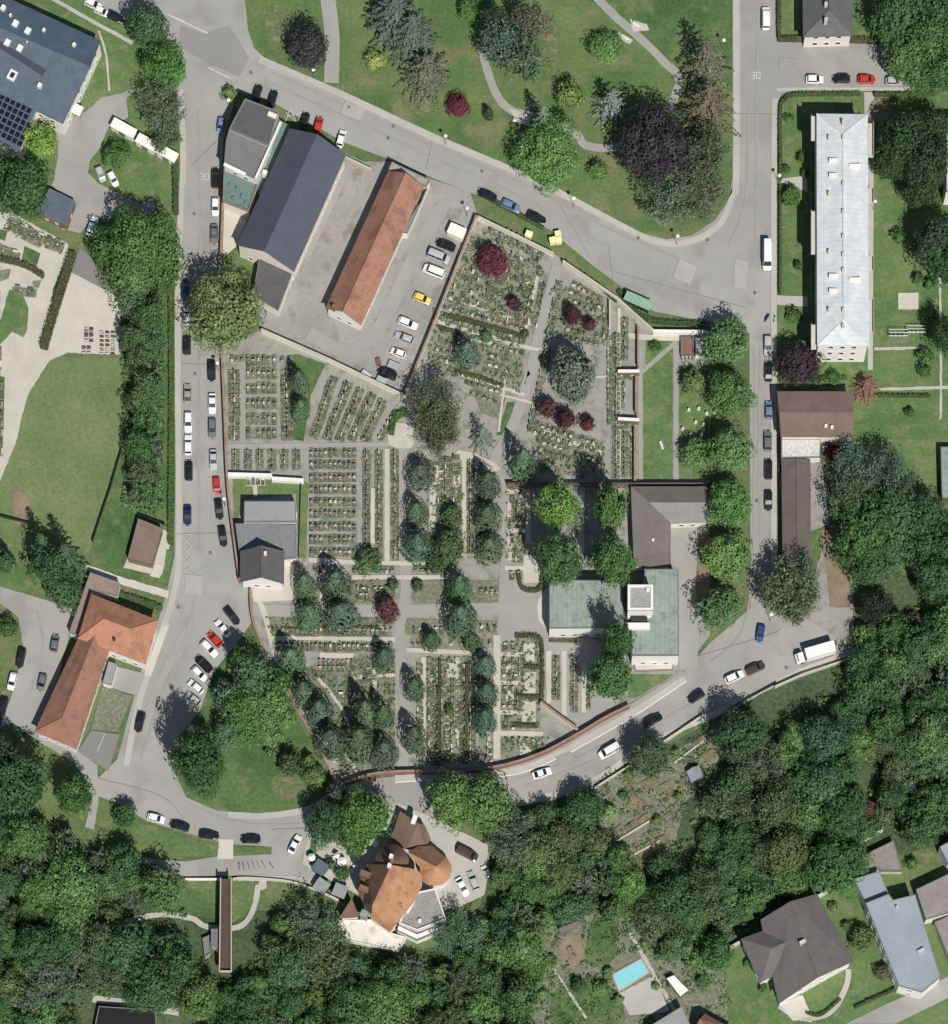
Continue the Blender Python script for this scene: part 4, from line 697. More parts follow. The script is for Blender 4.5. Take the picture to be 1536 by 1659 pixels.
wall('cemetery_wall', [(406, 955), (407, 985), (412, 1012), (425, 1045)], 1.8, 4, M['brick_red'], M['coping'], 'short curved brick wall beside the angled parked cars', curve=True)
wall('cemetery_wall', [(462, 1115), (500, 1178), (525, 1225), (548, 1272)], 1.9, 4.5, M['stucco'], M['coping'], 'slanting tile-capped wall right of the wooded triangle', curve=True)
wall('cemetery_wall', [(560, 1267), (600, 1254), (650, 1249), (700, 1249), (760, 1247), (820, 1238), (880, 1218), (940, 1186), (980, 1162), (1020, 1142)], 2.2, 3.4, M['brick_red'], M['coping'], 'long curved brick-coloured wall along the lower road', curve=True)
wall('cemetery_wall', [(876, 1136), (905, 1158), (936, 1180)], 2.2, 3.6, CW, M['coping'], 'short slanting inner wall at the lower tip of the burial ground')
wall('cemetery_wall', [(822, 783), (925, 783), (1150, 783)], 2.4, 2.6, M['brick_red'], mat('shade_coping', c(96, 82, 74), None), 'dark straight wall above the brown-grey angled outbuilding')  # coping colour darkened to paint in the wall's thin shadow line
wall('screen_wall', [(368, 768), (440, 770), (441, 775), (492, 778)], 1.8, 6, M['white_wall'], M['white_wall'], 'bright white double-stepped wall above the small grey chapel')
wall('screen_wall', [(1001, 601), (1036, 601)], 2.4, 5, M['brick_red'], M['white_wall'], 'short white-topped cross wall, upper of two'); wall('screen_wall', [(1001, 678), (1036, 680)], 2.4, 5, M['brick_red'], M['white_wall'], 'short white-topped cross wall, lower of two')
wall('screen_wall', [(1034, 528), (1034, 592)], 2, 3, M['brick_red'], M['coping'], 'narrow brick wall, upper part beside the walled lawn'); wall('screen_wall', [(1031, 612), (1031, 668)], 2, 4, M['brick_red'], M['coping'], 'narrow brick wall, middle part beside the walled lawn'); wall('screen_wall', [(1029, 694), (1029, 778)], 2, 4, M['brick_red'], M['coping'], 'narrow brick wall, lower part beside the walled lawn')
wall('screen_wall', [(988, 486), (988, 528)], 1.8, 2.5, CW, M['pale_path'], 'very thin dark-shadowed wall near the slanting cemetery wall')
wall('retaining_wall', [(1390, 1062), (1300, 1092), (1255, 1112)], 1.4, 2, M['concrete'], M['concrete'], 'thin retaining wall on the slope below the white lorry'); wall('retaining_wall', [(1140, 1158), (1085, 1195), (1070, 1205)], 1.4, 3, M['concrete'], M['concrete'], 'thin retaining wall below the curved road')
wall('retaining_wall', [(1020, 1240), (965, 1275), (957, 1312)], 1.2, 2.5, M['concrete'], M['concrete'], 'angled retaining wall at the top of the allotment'); wall('retaining_wall', [(1300, 1650), (1315, 1655)], .6, 2, M['concrete'], M['concrete'], 'tiny low wall beside the villa steps')
wall('retaining_wall', [(300, 1424), (356, 1424)], 1.0, 3, M['white_wall'], M['white_wall'], 'white parapet left of the footbridge head'); wall('retaining_wall', [(377, 1424), (400, 1422), (470, 1428), (520, 1445), (548, 1458)], 1.0, 3, M['concrete'], M['concrete'], 'pale parapet running from the footbridge to the garden pavilions', curve=True)
wall('retaining_wall', [(1326, 1452), (1380, 1420)], 1.6, 5, M['concrete'], M['concrete'], 'pale wall linking the villa and the pale blue-grey roof'); wall('retaining_wall', [(1165, 1545), (1200, 1525)], 1.6, 4, M['concrete'], M['concrete'], 'short pale wall at the left corner of the villa')
for x0, y0, x1, y1, lb in ((1375, 1299, 1396, 1286, 'topmost of three pale steps in the hillside garden'), (1390, 1367, 1430, 1345, 'middle pale terrace wall in the hillside garden')): wall('garden_wall', [(x0, y0), (x1, y1)], .8, 4, M['concrete'], M['concrete'], lb)
wall('edging_wall', [(1266, 714), (1262, 760), (1266, 800)], 1.2, 2, M['brick_red'], M['coping'], 'low brick edge beside the pale annex at the right street'); wall('edging_wall', [(1330, 742), (1384, 975), (1384, 1040)], .6, 1.5, M['wood'], M['wood'], 'low timber edge along the gravel track')
wall('garden_wall', [(556, 252), (602, 274)], 1.8, 3, M['concrete'], M['concrete'], 'pale yard wall between the dark hall and the barn'); wall('garden_wall', [(404, 345), (388, 385)], 1.4, 2, M['concrete'], M['concrete'], 'low courtyard wall beside the dark hall')
def fence(pts, h, label, m='dark_metal'):
    q = [P(x, y, 0) for x, y in pts]; e = empty('fence', q[0], label=label, cat='fence'); pst = MB(); rl = MB()
    for i in range(len(q)-1):
        a, b_ = q[i], q[i+1]; n = max(1, int((b_-a).length/2.2))
        for k in range(n+1):
            p = a.lerp(b_, k/n); pst.box(p.x, p.y, 0, h, .09, .09)
        for z in (.3, h*.55, h-.08): rl.bar((a.x, a.y, z), (b_.x, b_.y, z), .035, 0, 4)
        d = b_-a; rl.box((a.x+b_.x)/2, (a.y+b_.y)/2, .15, h-.1, d.length, .02, math.atan2(d.y, d.x))
    pst.build('post', M[m], e); rl.build('mesh_panel', M[m], e)
fence([(198, 728), (180, 790), (150, 880)], 1.6, 'thin dark fence down the right edge of the mown meadow'); fence([(0, 838), (48, 850)], 1.5, 'thin dark fence at the lower left corner of the meadow'); fence([(224, 836), (268, 852)], 1.5, 'dark fence above the small brown hut'); fence([(1258, 1108), (1180, 1150)], 1.2, 'dark fence between road and slope below the lorry'); fence([(488, 778), (484, 905)], 1.3, 'dark fence right of the small grey chapel')

def raised_bed(px, py, ang, lx, ly, label):
    p = P(px, py, .3); e = empty('raised_bed', (p.x, p.y, .15), -math.radians(ang), label, 'garden bed', 'allotment beds'); b = MB()
    for (x, y, l, w_) in ((0, -ly/2, lx, .12), (0, ly/2, lx, .12), (-lx/2, 0, .12, ly-.13), (lx/2, 0, .12, ly-.13)): b.box(x, y, 0, .35, l, w_)
    b.build('frame', M['wood'], e, local=True); b = MB(); b.box(0, 0, .02, .26, lx-.14, ly-.14); b.build('bed_soil', M['soil'], e, local=True)
    n = int(lx*ly*9); q = np.stack([rng.uniform(-lx/2+.2, lx/2-.2, n), rng.uniform(-ly/2+.2, ly/2-.2, n), rng.uniform(.28, .5, n)], 1); o = cards('crop', q, unit(rng.normal(size=(n, 3))*.4+np.array([0, 0, 1])), .3*rng.uniform(.6, 1.3, n), M['hedge'], e); o.color = (*[lin(v)*1.2 for v in random.choice(((92, 128, 60), (110, 130, 76), (74, 108, 56)))], 1)
# ---------------------------------------------------------------- vegetation
def cards(name, ctr, nrm, size, mats, parent=None, asp=1.0, fold=.15):
    """many leaf-clump faces as one mesh; each keeps its own brightness"""
    n = len(ctr); up = rng.normal(size=(n, 3)); t = np.cross(nrm, up); t /= np.linalg.norm(t, axis=1)[:, None]+1e-9
    bt = np.cross(nrm, t); bt /= np.linalg.norm(bt, axis=1)[:, None]+1e-9; s = size[:, None]
    nn = nrm/(np.linalg.norm(nrm, axis=1)[:, None]+1e-9)
    v = np.stack([ctr-t*s*.5*asp, ctr-bt*s*.45-nn*s*fold, ctr+t*s*.5*asp, ctr+bt*s*.45-nn*s*fold], 1).reshape(-1, 3)
    me = bpy.data.meshes.new(name); me.vertices.add(4*n); me.vertices.foreach_set('co', v.ravel())
    me.loops.add(6*n); k = np.arange(n)*4
    me.loops.foreach_set('vertex_index', np.stack([k, k+1, k+2, k, k+2, k+3], 1).ravel().astype(np.int32))
    me.polygons.add(2*n); me.polygons.foreach_set('loop_start', (np.arange(2*n)*3).astype(np.int32))
    a = me.attributes.new('rnd', 'FLOAT', 'POINT'); a.data.foreach_set('value', np.repeat(rng.random(n), 4).astype(np.float32))
    me.update(); me.validate(); me.materials.append(mats)
    o = bpy.data.objects.new(name, me); C.objects.link(o)
    if parent: o.parent = parent
    return o
def unit(v): return v/(np.linalg.norm(v, axis=-1, keepdims=True)+1e-9)
def sph(n):
    return unit(rng.normal(size=(n, 3)))
def crown_broad(R, vr, zc, cs=.42, dens=1.0, lobe=(.17, .33), jag=.26, nl=None):
    nl = nl or int(30+R*9); P_, N_, Z_ = [], [], []
    d = sph(nl*3); d = d[d[:, 2] > -.45][:nl]
    ph = rng.random(3)*6.3
    for u in d:
        az = math.atan2(u[1], u[0]); k = 1+jag*(math.sin(3*az+ph[0])*.4+math.sin(5*az+ph[1])*.35+rng.normal()*.45)
        k *= .70+.12*rng.random(); lr = R*rng.uniform(*lobe)
        ce = np.array([u[0]*R*k, u[1]*R*k, zc+u[2]*vr*k])
        m = int(lr*lr*38*dens/(cs/.42)**2)+6; q = sph(m); q = q[(q@u > -.35) & (q[:, 2] > -.5)]
        rr = lr*(.86+.2*rng.random(len(q)))
        P_.append(ce+q*rr[:, None]); N_.append(unit(q*1.0+u*.3+rng.normal(size=q.shape)*.27+np.array([0, 0, .2]))); Z_.append(cs*rng.uniform(.6, 1.35, len(q)))
    m = int(R*R*22); q = sph(m); q[:, 2] = np.abs(q[:, 2])*.9-.12; rad = .58+.24*rng.random(m)     # dense inner foliage: keeps the shade solid
    P_.append(np.stack([q[:, 0]*rad*R, q[:, 1]*rad*R, zc+q[:, 2]*rad*vr], 1)); N_.append(unit(q+rng.normal(size=q.shape)*.3)); Z_.append(.85*rng.uniform(.7, 1.2, m))
    m = int(R*R*8); a = rng.random(m)*6.283; r = R*.84*rng.random(m)**.5
    P_.append(np.stack([r*np.cos(a), r*np.sin(a), zc-.15*vr+.1*rng.normal(size=m)], 1)); N_.append(unit(rng.normal(size=(m, 3))*.3+np.array([0, 0, 1]))); Z_.append(.8*rng.uniform(.8, 1.2, m))
    m = int(R*R*14*dens); q = sph(m); rad = (rng.random(m)**.5)*.82     # inner leaves
    P_.append(np.stack([q[:, 0]*rad*R, q[:, 1]*rad*R, zc+np.abs(q[:, 2])*rad*vr*.9-.1*vr], 1)); N_.append(unit(q+rng.normal(size=q.shape)*.6+np.array([0, 0, .5]))); Z_.append(cs*1.6*rng.uniform(.8, 1.3, m))
    return np.concatenate(P_), np.concatenate(N_), np.concatenate(Z_)
def crown_airy(R, vr, zc, cs=.34):
    P_, N_, Z_ = [], [], []; nb = int(26+R*6)
    for i in range(nb):       # upright sprays of fine leaves along limbs
        a = rng.random()*6.283; r = (rng.random()**.55)*R*.95; zt = zc+vr*(math.sqrt(max(0, 1-(r/R)**2))*.9-.05)+rng.normal()*.5
        a1 = np.array([r*.35*math.cos(a), r*.35*math.sin(a), zc-vr*.7]); b1 = np.array([r*math.cos(a), r*math.sin(a), zt]); m = int(34*R/4)+24
        t = rng.random(m)**.5; p = a1+(b1-a1)*t[:, None]+rng.normal(size=(m, 3))*R*.085
        P_.append(p); N_.append(unit(rng.normal(size=(m, 3))+np.array([math.cos(a)*.3, math.sin(a)*.3, .7]))); Z_.append(cs*rng.uniform(.6, 1.6, m))
    return np.concatenate(P_), np.concatenate(N_), np.concatenate(Z_)
def crown_spruce(R, H, z0, cs=.34, nb=11, lev=None):
    P_, N_, Z_ = [], [], []; lev = lev or int((H-z0)/.75)
    for l in range(lev):
        f = l/lev; z = z0+(H-z0)*f; L_ = R*(1-f)**.82+.15; a0 = rng.random()*6.28; n = max(5, int(nb*(1-.45*f)))
        for k in range(n):
            a = a0+6.283*k/n+rng.normal()*.09; LL = L_*rng.uniform(.78, 1.12); m = int(LL/cs*3.6)+3
            t = np.linspace(.12, 1, m); side = rng.choice([-1, 1], m)*(rng.random(m)**.7)*.20*LL*(1.08-t)*1.3
            x = t*LL; p = np.stack([x*math.cos(a)-side*math.sin(a), x*math.sin(a)+side*math.cos(a), z+.35*LL*(t*.35-t*t*.75)-np.abs(side)*.3+rng.normal(size=m)*.05], 1)
            P_.append(p); N_.append(unit(np.stack([np.cos(a)*.35+rng.normal(size=m)*.3, math.sin(a)*.35+rng.normal(size=m)*.3, np.ones(m)], 1))); Z_.append(cs*rng.uniform(.6, 1.25, m))
    return np.concatenate(P_), np.concatenate(N_), np.concatenate(Z_)
def crown_yew(R, H, z0, cs=.26):
    n = int(R*H*75); f = rng.random(n)**.9; a = rng.random(n)*6.283; ph = rng.random(4)*6.28
    k = 1+.07*np.sin(5*a+ph[0]+3*f)+.06*np.sin(9*a+ph[1]-5*f)+.05*np.sin(14*f+3*a+ph[2])+rng.normal(size=n)*.035
    prof = np.where(f < .22, .72+.28*np.sin(f/.22*1.57), np.maximum(0, 1-((f-.22)/.78)**1.55))
    r = R*prof*k+.05; p = np.stack([r*np.cos(a), r*np.sin(a), z0+(H-z0)*f], 1)
    nr = unit(np.stack([np.cos(a), np.sin(a), .45+.6*f], 1)+rng.normal(size=(n, 3))*.25)
    m = int(R*H*14); f2 = rng.random(m)*.9; a2 = rng.random(m)*6.283; p2 = np.where(f2 < .22, .8, np.maximum(0, 1-((f2-.22)/.78)**1.55))*R*.78
    p = np.concatenate([p, np.stack([p2*np.cos(a2), p2*np.sin(a2), z0+(H-z0)*f2], 1)]); nr = np.concatenate([nr, unit(np.stack([np.cos(a2), np.sin(a2), a2*0+.3], 1))])
    return p, nr, np.concatenate([cs*rng.uniform(.6, 1.4, n), rng.uniform(.5, .8, m)])
def trunk_mb(R, zb, zt, limbs=5):
    b = MB(); r = .09+.045*R; b.bar((0, 0, -.05), (0, 0, zb), r*1.25, 0, 8, r*.85); b.bar((0, 0, zb), (.1*R*.3, .05, zt), r*.85, 0, 7, r*.25)
    for i in range(limbs):
        a = 6.283*i/limbs+.4; z = zb*(.8+.08*i); b.bar((0, 0, z), (math.cos(a)*R*.55, math.sin(a)*R*.55, z+(zt-zb)*.7+.5), r*.45, 0, 5, r*.12)
    return b
PROTO = {}
def proto(kind, R, H, var):
    """one tree of each kind and size; every placed tree is a copy of it and of its parts"""
    key = (kind, R, var)
    if key in PROTO: return PROTO[key]
    if kind == 'broad': vr = R*.8; zc = H-vr*.95; q = crown_broad(R, vr, zc, cs=.30+.018*R+(.04 if R > 5 else 0)); t = trunk_mb(R, max(.5, zc-vr*.5), zc+vr*.4)
    elif kind == 'lumpy': vr = R*.75; zc = H-vr*.95; q = crown_broad(R, vr, zc, cs=.36, lobe=(.2, .34), jag=.34, nl=int(18+R*5)); t = trunk_mb(R, max(.5, zc-vr*.5), zc+vr*.4)
    elif kind == 'airy': vr = R*.85; zc = H-vr; q = crown_airy(R, vr, zc); t = trunk_mb(R, max(.5, zc-vr*.5), zc+vr*.5, 7)
    elif kind == 'spruce': q = crown_spruce(R, H, H*.12); t = trunk_mb(R*.6, H*.3, H*.95, 0)
    elif kind == 'star': q = crown_spruce(R, H, H*.12, cs=.32, nb=10, lev=int(H/1.15)); t = trunk_mb(R*.6, H*.3, H*.95, 0)
    elif kind == 'yew': q = crown_yew(R, H, .25); t = trunk_mb(R*.5, .5, H*.8, 0)
    me = cards('crown', *q, M['needle'] if kind in ('spruce', 'star', 'yew') else M['leaf'])
    tr = t.build('trunk', M['bark']); PROTO[key] = [me, tr, False]
    return PROTO[key]
SIZES = {'broad': (1.3, 2.6, 4.2, 6.0, 8.2), 'lumpy': (3.2, 5.2), 'airy': (3.0, 5.0, 7.0), 'spruce': (3.4, 6.2), 'star': (4.2, 6.4), 'yew': (2.6,)}
HREF = {'broad': 1.75, 'lumpy': 1.9, 'airy': 1.9, 'spruce': 2.6, 'star': 2.2, 'yew': 2.35}
TREES = []
def tree(kind, px, py, rpx, H, col, desc, cat='tree', name=None, var=None, k=1.38):
    """px, py, rpx: the crown as photographed; H metres"""
    R = rpx*S; Rr = min(SIZES[kind], key=lambda a: abs(math.log(a/R))); Hr = Rr*HREF[kind]
    v = random.randrange(3 if Rr < 7.5 else 2) if var is None else var
    me, tr, used = proto(kind, Rr, Hr, v)
    hc = H-R*.72 if kind in ('broad', 'lumpy', 'airy') else H*.33
    w0 = P(px, py, max(.3, hc)); s = R/Rr; sz = H/Hr
    nm = name or {'yew': 'conifer_tree', 'spruce': 'spruce_tree', 'star': 'spruce_tree', 'airy': 'loose_crowned_tree'}.get(kind, 'broadleaf_tree')
    e = empty(nm, (w0.x, w0.y, 0), random.random()*6.283, scale=(s*random.uniform(.88, 1.1), s*random.uniform(.9, 1.12), sz*random.uniform(.93, 1.1)))
    if not used: PROTO[(kind, Rr, v)][2] = True; c1, t1 = me, tr; c1.parent = e; t1.parent = e
    else: c1 = copyto(me, e); t1 = copyto(tr, e); c1.name = 'crown'; t1.name = 'trunk'
    j = lambda q: q*random.uniform(.92, 1.08)
    if kind == 'airy': k *= 1.2
    if kind == 'yew': k *= .88
    gg = col[1] > col[0]+20 and kind != 'yew'; q = c(col[0]*(1.03 if gg else .96), col[1], col[2]*(.92 if gg else 1), k*(.84 if col[1] > 130 else 1.04)*(.85 if kind == 'star' else 1), .30 if col[1] > 115 else .20); b0 = random.uniform(.9, 1.1)
    c1.color = (j(q[0])*b0, j(q[1])*b0, j(q[2])*b0, 1)
    e['category'] = cat; TREES.append([e, desc, px, py]); return e
GRN = (74, 112, 56); BRT = (98, 146, 60); DRK = (52, 84, 46); BLU = (74, 112, 84); OLV = (92, 100, 66); SIL = (108, 128, 108); PUR = (52, 40, 50); MAR = (98, 44, 48); DGR = (66, 82, 62); YEW = (78, 108, 80)
T = tree
# north-west
T('broad', 236, 38, 34, 13, (60, 96, 62), 'dark green round tree'); T('broad', 268, 106, 37, 11, (70, 112, 54), 'fresh green round tree')
T('airy', 262, 172, 44, 12, (92, 104, 80), 'grey green loose-crowned tree'); T('airy', 268, 222, 32, 8, (80, 98, 66), 'olive green loose-crowned tree')
T('broad', 190, 252, 26, 6, (66, 112, 54), 'fresh green round tree'); T('broad', 65, 226, 29, 7, (112, 156, 58), 'yellow green round bush-like tree')
T('broad', 38, 300, 46, 13, (56, 92, 52), 'dark green round tree'); T('broad', 0, 275, 34, 11, (54, 88, 52), 'dark green round tree')
T('broad', 372, 152, 13, 3, (90, 122, 58), 'yellow green round bush-like tree')
T('broad', 232, 398, 55, 15, (78, 116, 58), 'fresh green round tree'); T('broad', 178, 398, 34, 10, (66, 108, 54), 'fresh green round tree'); T('broad', 215, 440, 42, 13, (80, 120, 60), 'fresh green round tree'); T('broad', 265, 432, 34, 12, (70, 104, 56), 'mid green round tree')
for x, y, r in ((218, 492, 34), (240, 512, 32), (222, 540, 30), (242, 560, 30), (222, 590, 26), (240, 618, 28), (226, 645, 28)): T('airy' if random.random() < .6 else 'broad', x+random.uniform(-6, 6), y+random.uniform(-4, 4), r*random.uniform(.8, 1.08), random.uniform(8, 12), random.choice(((88, 100, 76), (74, 104, 64), (98, 104, 84), (72, 92, 62))), 'grey green loose-crowned tree')
for x, y, r in ((232, 690, 28), (222, 720, 24), (242, 728, 24), (228, 762, 28), (240, 790, 24), (222, 800, 20)): T('airy' if random.random() < .5 else 'broad', x+random.uniform(-5, 5), y+random.uniform(-4, 4), r*random.uniform(.8, 1.1), random.uniform(6, 10), random.choice(((74, 98, 70), (66, 100, 58), (84, 96, 70))), 'blue green loose-crowned tree')
T('broad', 365, 506, 58, 15, (92, 124, 66), 'large fresh green round tree')
T('broad', 80, 912, 34, 14, (56, 92, 62), 'dark green round tree'); T('spruce', 112, 915, 30, 19, (58, 90, 62), 'dark green pointed spruce'); T('spruce', 72, 895, 24, 17, (58, 90, 60), 'dark green pointed spruce'); T('broad', 105, 950, 30, 9, (60, 98, 58), 'dark green round tree')
T('broad', 5, 905, 18, 9, (66, 92, 66), 'dark green round tree'); T('broad', 12, 1015, 18, 4, (58, 92, 48), 'mid green round tree')
T('broad', 25, 1265, 48, 20, (52, 88, 54), 'dark green round tree'); T('broad', -10, 1225, 44, 20, (48, 80, 54), 'dark green round tree'); T('broad', 120, 1285, 34, 12, (60, 98, 52), 'dark green round tree'); T('broad', 203, 1320, 20, 6, (62, 96, 52), 'mid green round tree')
T('broad', 320, 1228, 46, 20, (50, 88, 52), 'dark green round tree'); T('spruce', 316, 1208, 24, 26, (50, 84, 54), 'dark green pointed spruce')
for x, y, r, h, cc in ((390, 1150, 38, 10, GRN), (412, 1096, 34, 10, (70, 108, 70)), (366, 1122, 22, 8, BLU), (430, 1140, 40, 10, (80, 124, 58)), (368, 1186, 26, 8, BLU), (398, 1178, 34, 8, GRN), (432, 1182, 30, 8, (84, 126, 60)), (392, 1062, 20, 11, DRK), (455, 1100, 18, 8, GRN)): T('broad', x, y, r, h, cc, 'fresh green round tree' if cc[1] > 108 else 'blue green round tree')
T('broad', 470, 1238, 20, 7, (66, 88, 56), 'mid green round tree'); T('broad', 455, 1165, 22, 7, (84, 126, 60), 'fresh green round tree'); T('broad', 440, 1215, 13, 4, (74, 106, 62), 'mid green round tree'); T('broad', 500, 1232, 12, 4, (80, 112, 62), 'mid green round tree'); T('broad', 508, 1258, 18, 4, (88, 122, 60), 'yellow green round bush-like tree')
T('broad', 528, 1332, 36, 12, (58, 96, 62), 'dark green round tree'); T('broad', 592, 1320, 46, 13, (78, 122, 52), 'fresh green round tree'); T('broad', 575, 1358, 26, 8, (74, 116, 52), 'fresh green round tree'); T('broad', 545, 1285, 18, 8, (74, 78, 72), 'dull grey green round tree')
T('broad', 735, 1297, 48, 15, (80, 124, 56), 'large fresh green round tree'); T('broad', 787, 1300, 50, 15, (76, 120, 56), 'large fresh green round tree')
# park
T('broad', 497, 72, 33, 10, (62, 62, 60), 'dark purplish round tree'); T('spruce', 640, 28, 52, 15, (78, 88, 72), 'grey green broad spruce'); T('spruce', 668, 58, 48, 15, (76, 90, 72), 'grey green broad spruce')
T('star', 690, 116, 45, 12, (104, 106, 84), 'olive brown star-shaped spruce'); T('broad', 743, 172, 19, 4, (112, 44, 54), 'maroon round tree'); T('broad', 608, 98, 17, 3.4, (136, 158, 80), 'pale yellow green small tree'); T('broad', 757, 16, 16, 4, (74, 116, 56), 'fresh green round tree')
T('airy', 862, 32, 34, 12, (94, 94, 70), 'olive brown loose-crowned tree'); T('airy', 815, 72, 42, 12, (82, 102, 84), 'grey green loose-crowned tree'); T('airy', 852, 102, 42, 12, (82, 106, 78), 'grey green loose-crowned tree'); T('broad', 800, 30, 24, 9, (60, 80, 58), 'dark green round tree')
T('broad', 924, 152, 23, 6, (104, 150, 62), 'yellow green round bush-like tree'); T('broad', 982, 80, 25, 5, (82, 128, 62), 'fresh green round tree'); T('star', 990, 172, 32, 12, (112, 124, 108), 'silver grey star-shaped spruce')
T('broad', 888, 250, 56, 12, (92, 146, 62), 'large fresh green round tree'); T('spruce', 880, 205, 24, 14, (78, 104, 84), 'grey green broad spruce'); T('broad', 971, 278, 17, 4, (72, 112, 56), 'fresh green round tree'); T('yew', 791, 184, 10, 4, (56, 66, 44), 'slim dark upright conifer')
T('broad', 1060, 236, 58, 15, (62, 54, 62), 'large dark purple round tree'); T('star', 1143, 108, 50, 18, (104, 100, 74), 'olive brown star-shaped spruce'); T('star', 1146, 178, 52, 16, (108, 98, 74), 'olive brown star-shaped spruce'); T('airy', 1082, 322, 50, 13, (84, 106, 86), 'grey green loose-crowned tree'); T('airy', 1132, 312, 52, 12, (90, 100, 70), 'olive green loose-crowned tree'); T('airy', 1145, 240, 42, 13, (82, 94, 68), 'olive green loose-crowned tree')
# top right
for x, y, r, h, cc in ((1456, 30, 42, 14, (62, 100, 58)), (1500, 60, 44, 15, (70, 112, 58)), (1536, 20, 40, 14, (66, 104, 58)), (1470, 92, 40, 13, (74, 116, 60)), (1530, 105, 40, 13, (64, 102, 54)), (1498, 118, 30, 9, (70, 110, 56)), (1440, -5, 30, 13, (50, 84, 50)), (1500, -5, 40, 14, DRK)): T('broad', x, y, r, h, cc, 'dark green round tree')
for x, y, r, h in ((1470, 222, 46, 14), (1502, 262, 44, 14), (1450, 255, 36, 10), (1492, 305, 30, 9), (1510, 205, 36, 13)): T('broad', x, y, r, h, (50, 74, 46), 'very dark green round tree')
T('broad', 1520, 385, 42, 14, (52, 78, 54), 'very dark green round tree'); T('broad', 1540, 420, 34, 12, (54, 90, 56), 'dark green round tree'); T('broad', 1536, 540, 26, 12, (52, 84, 52), 'dark green round tree')
for x, y, r, h in ((1279, 192, 8, 2), (1298, 255, 9, 2), (1274, 273, 7, 2), (1304, 281, 7, 2), (1282, 318, 17, 4), (1295, 430, 8, 2.4), (1287, 512, 13, 2.5), (1456, 383, 13, 2.6), (1488, 452, 10, 2.6), (1506, 460, 9, 2.6), (1506, 516, 14, 3), (1500, 576, 13, 3), (1498, 600, 12, 3), (1474, 668, 8, 2), (1062, 560, 9, 2), (1350, 612, 12, 2.5), (1322, 616, 10, 2.4)): T('broad', x, y, r, h, (66, 104, 50), 'small clipped round bush', 'bush', 'bush')
T('broad', 1293, 590, 36, 9, (66, 50, 58), 'large dark purple round tree'); T('star', 1402, 628, 27, 6, (140, 92, 70), 'rust-coloured star-shaped spruce'); T('broad', 1350, 732, 16, 5, (72, 28, 36), 'maroon round tree')
for x, y, r, cc in ((1180, 550, 34, (78, 118, 64)), (1184, 636, 36, (74, 114, 64)), (1181, 728, 37, (96, 138, 70)), (1181, 812, 38, (84, 134, 62)), (1178, 900, 38, (108, 156, 70)), (1166, 985, 35, (80, 120, 64))): T('broad', x, y, r, 11, cc, 'fresh green round tree')
T('broad', 1125, 618, 21, 6, (84, 120, 62), 'fresh green round tree'); T('broad', 1126, 732, 22, 6, (84, 122, 64), 'fresh green round tree')
T('lumpy', 905, 806, 34, 22, (108, 162, 62), 'bright green deeply lobed tree'); T('broad', 908, 893, 37, 22, (66, 110, 62), 'dark green round tree'); T('broad', 993, 808, 31, 22, (80, 126, 60), 'fresh green round tree'); T('broad', 995, 898, 39, 21, (72, 116, 60), 'fresh green round tree')
T('broad', 1000, 1032, 27, 19, (60, 106, 54), 'dark green round tree'); T('broad', 990, 1092, 38, 17, (66, 120, 58), 'fresh green round tree')
for x, y, r in ((1292, 935, 46), (1272, 958, 42), (1298, 975, 40)): T('airy', x, y, r, 13, (84, 106, 76), 'grey green loose-crowned tree')
for x, y, r, h, cc in ((1392, 760, 50, 14, (76, 96, 76)), (1440, 772, 44, 13, (72, 92, 72)), (1382, 810, 44, 14, (74, 96, 72)), (1400, 862, 50, 14, (62, 104, 54)), (1450, 832, 50, 13, (62, 92, 60)), (1500, 832, 38, 12, (64, 90, 62)), (1440, 905, 44, 11, (74, 104, 64)), (1408, 912, 36, 11, (60, 100, 52)), (1490, 892, 34, 11, (72, 92, 62)), (1536, 880, 34, 12, (62, 92, 58)), (1520, 935, 36, 13, (62, 98, 60))): T('broad' if cc[0] < 70 else 'airy', x, y, r, h, cc, 'dull green large tree')
T('broad', 1418, 984, 27, 8, (46, 48, 42), 'very dark green round tree'); T('broad', 1480, 1005, 14, 4, (108, 78, 76), 'maroon round tree'); T('broad', 1408, 1310, 18, 5, (98, 66, 62), 'maroon round tree')
T('broad', 1052, 1225, 36, 12, (74, 96, 78), 'dull grey green round tree'); T('broad', 1205, 1190, 42, 15, (60, 88, 62), 'dark green round tree'); T('airy', 1230, 1240, 50, 13, (74, 96, 76), 'grey green loose-crowned tree'); T('broad', 988, 1316, 14, 3.5, (128, 156, 98), 'pale yellow green small tree')
# cemetery
cy = 'blue green conical conifer'
for x, y, r, h in ((485, 622, 14, 8), (487, 664, 15, 6), (680, 768, 23, 5), (675, 832, 18, 7), (676, 884, 24, 7), (790, 788, 20, 8), (790, 838, 21, 6), (793, 888, 23, 6), (493, 950, 17, 8), (545, 950, 22, 9), (500, 996, 22, 6), (550, 998, 25, 7), (745, 956, 20, 10), (745, 1004, 24, 8), (622, 1068, 17, 7), (472, 1072, 22, 9), (492, 1125, 20, 8), (517, 1155, 20, 8), (536, 1205, 24, 9), (592, 1160, 20, 10), (622, 1162, 16, 9), (583, 1204, 24, 9), (622, 1222, 21, 8), (671, 1116, 18, 7), (671, 1197, 18, 8), (785, 1080, 19, 7), (787, 1125, 20, 7), (785, 1168, 20, 7)):
    T('yew', x, y, r*1.1, h*1.4, (76+random.randint(-8, 10), 102+random.randint(-10, 8), 74+random.randint(-6, 8)), cy)
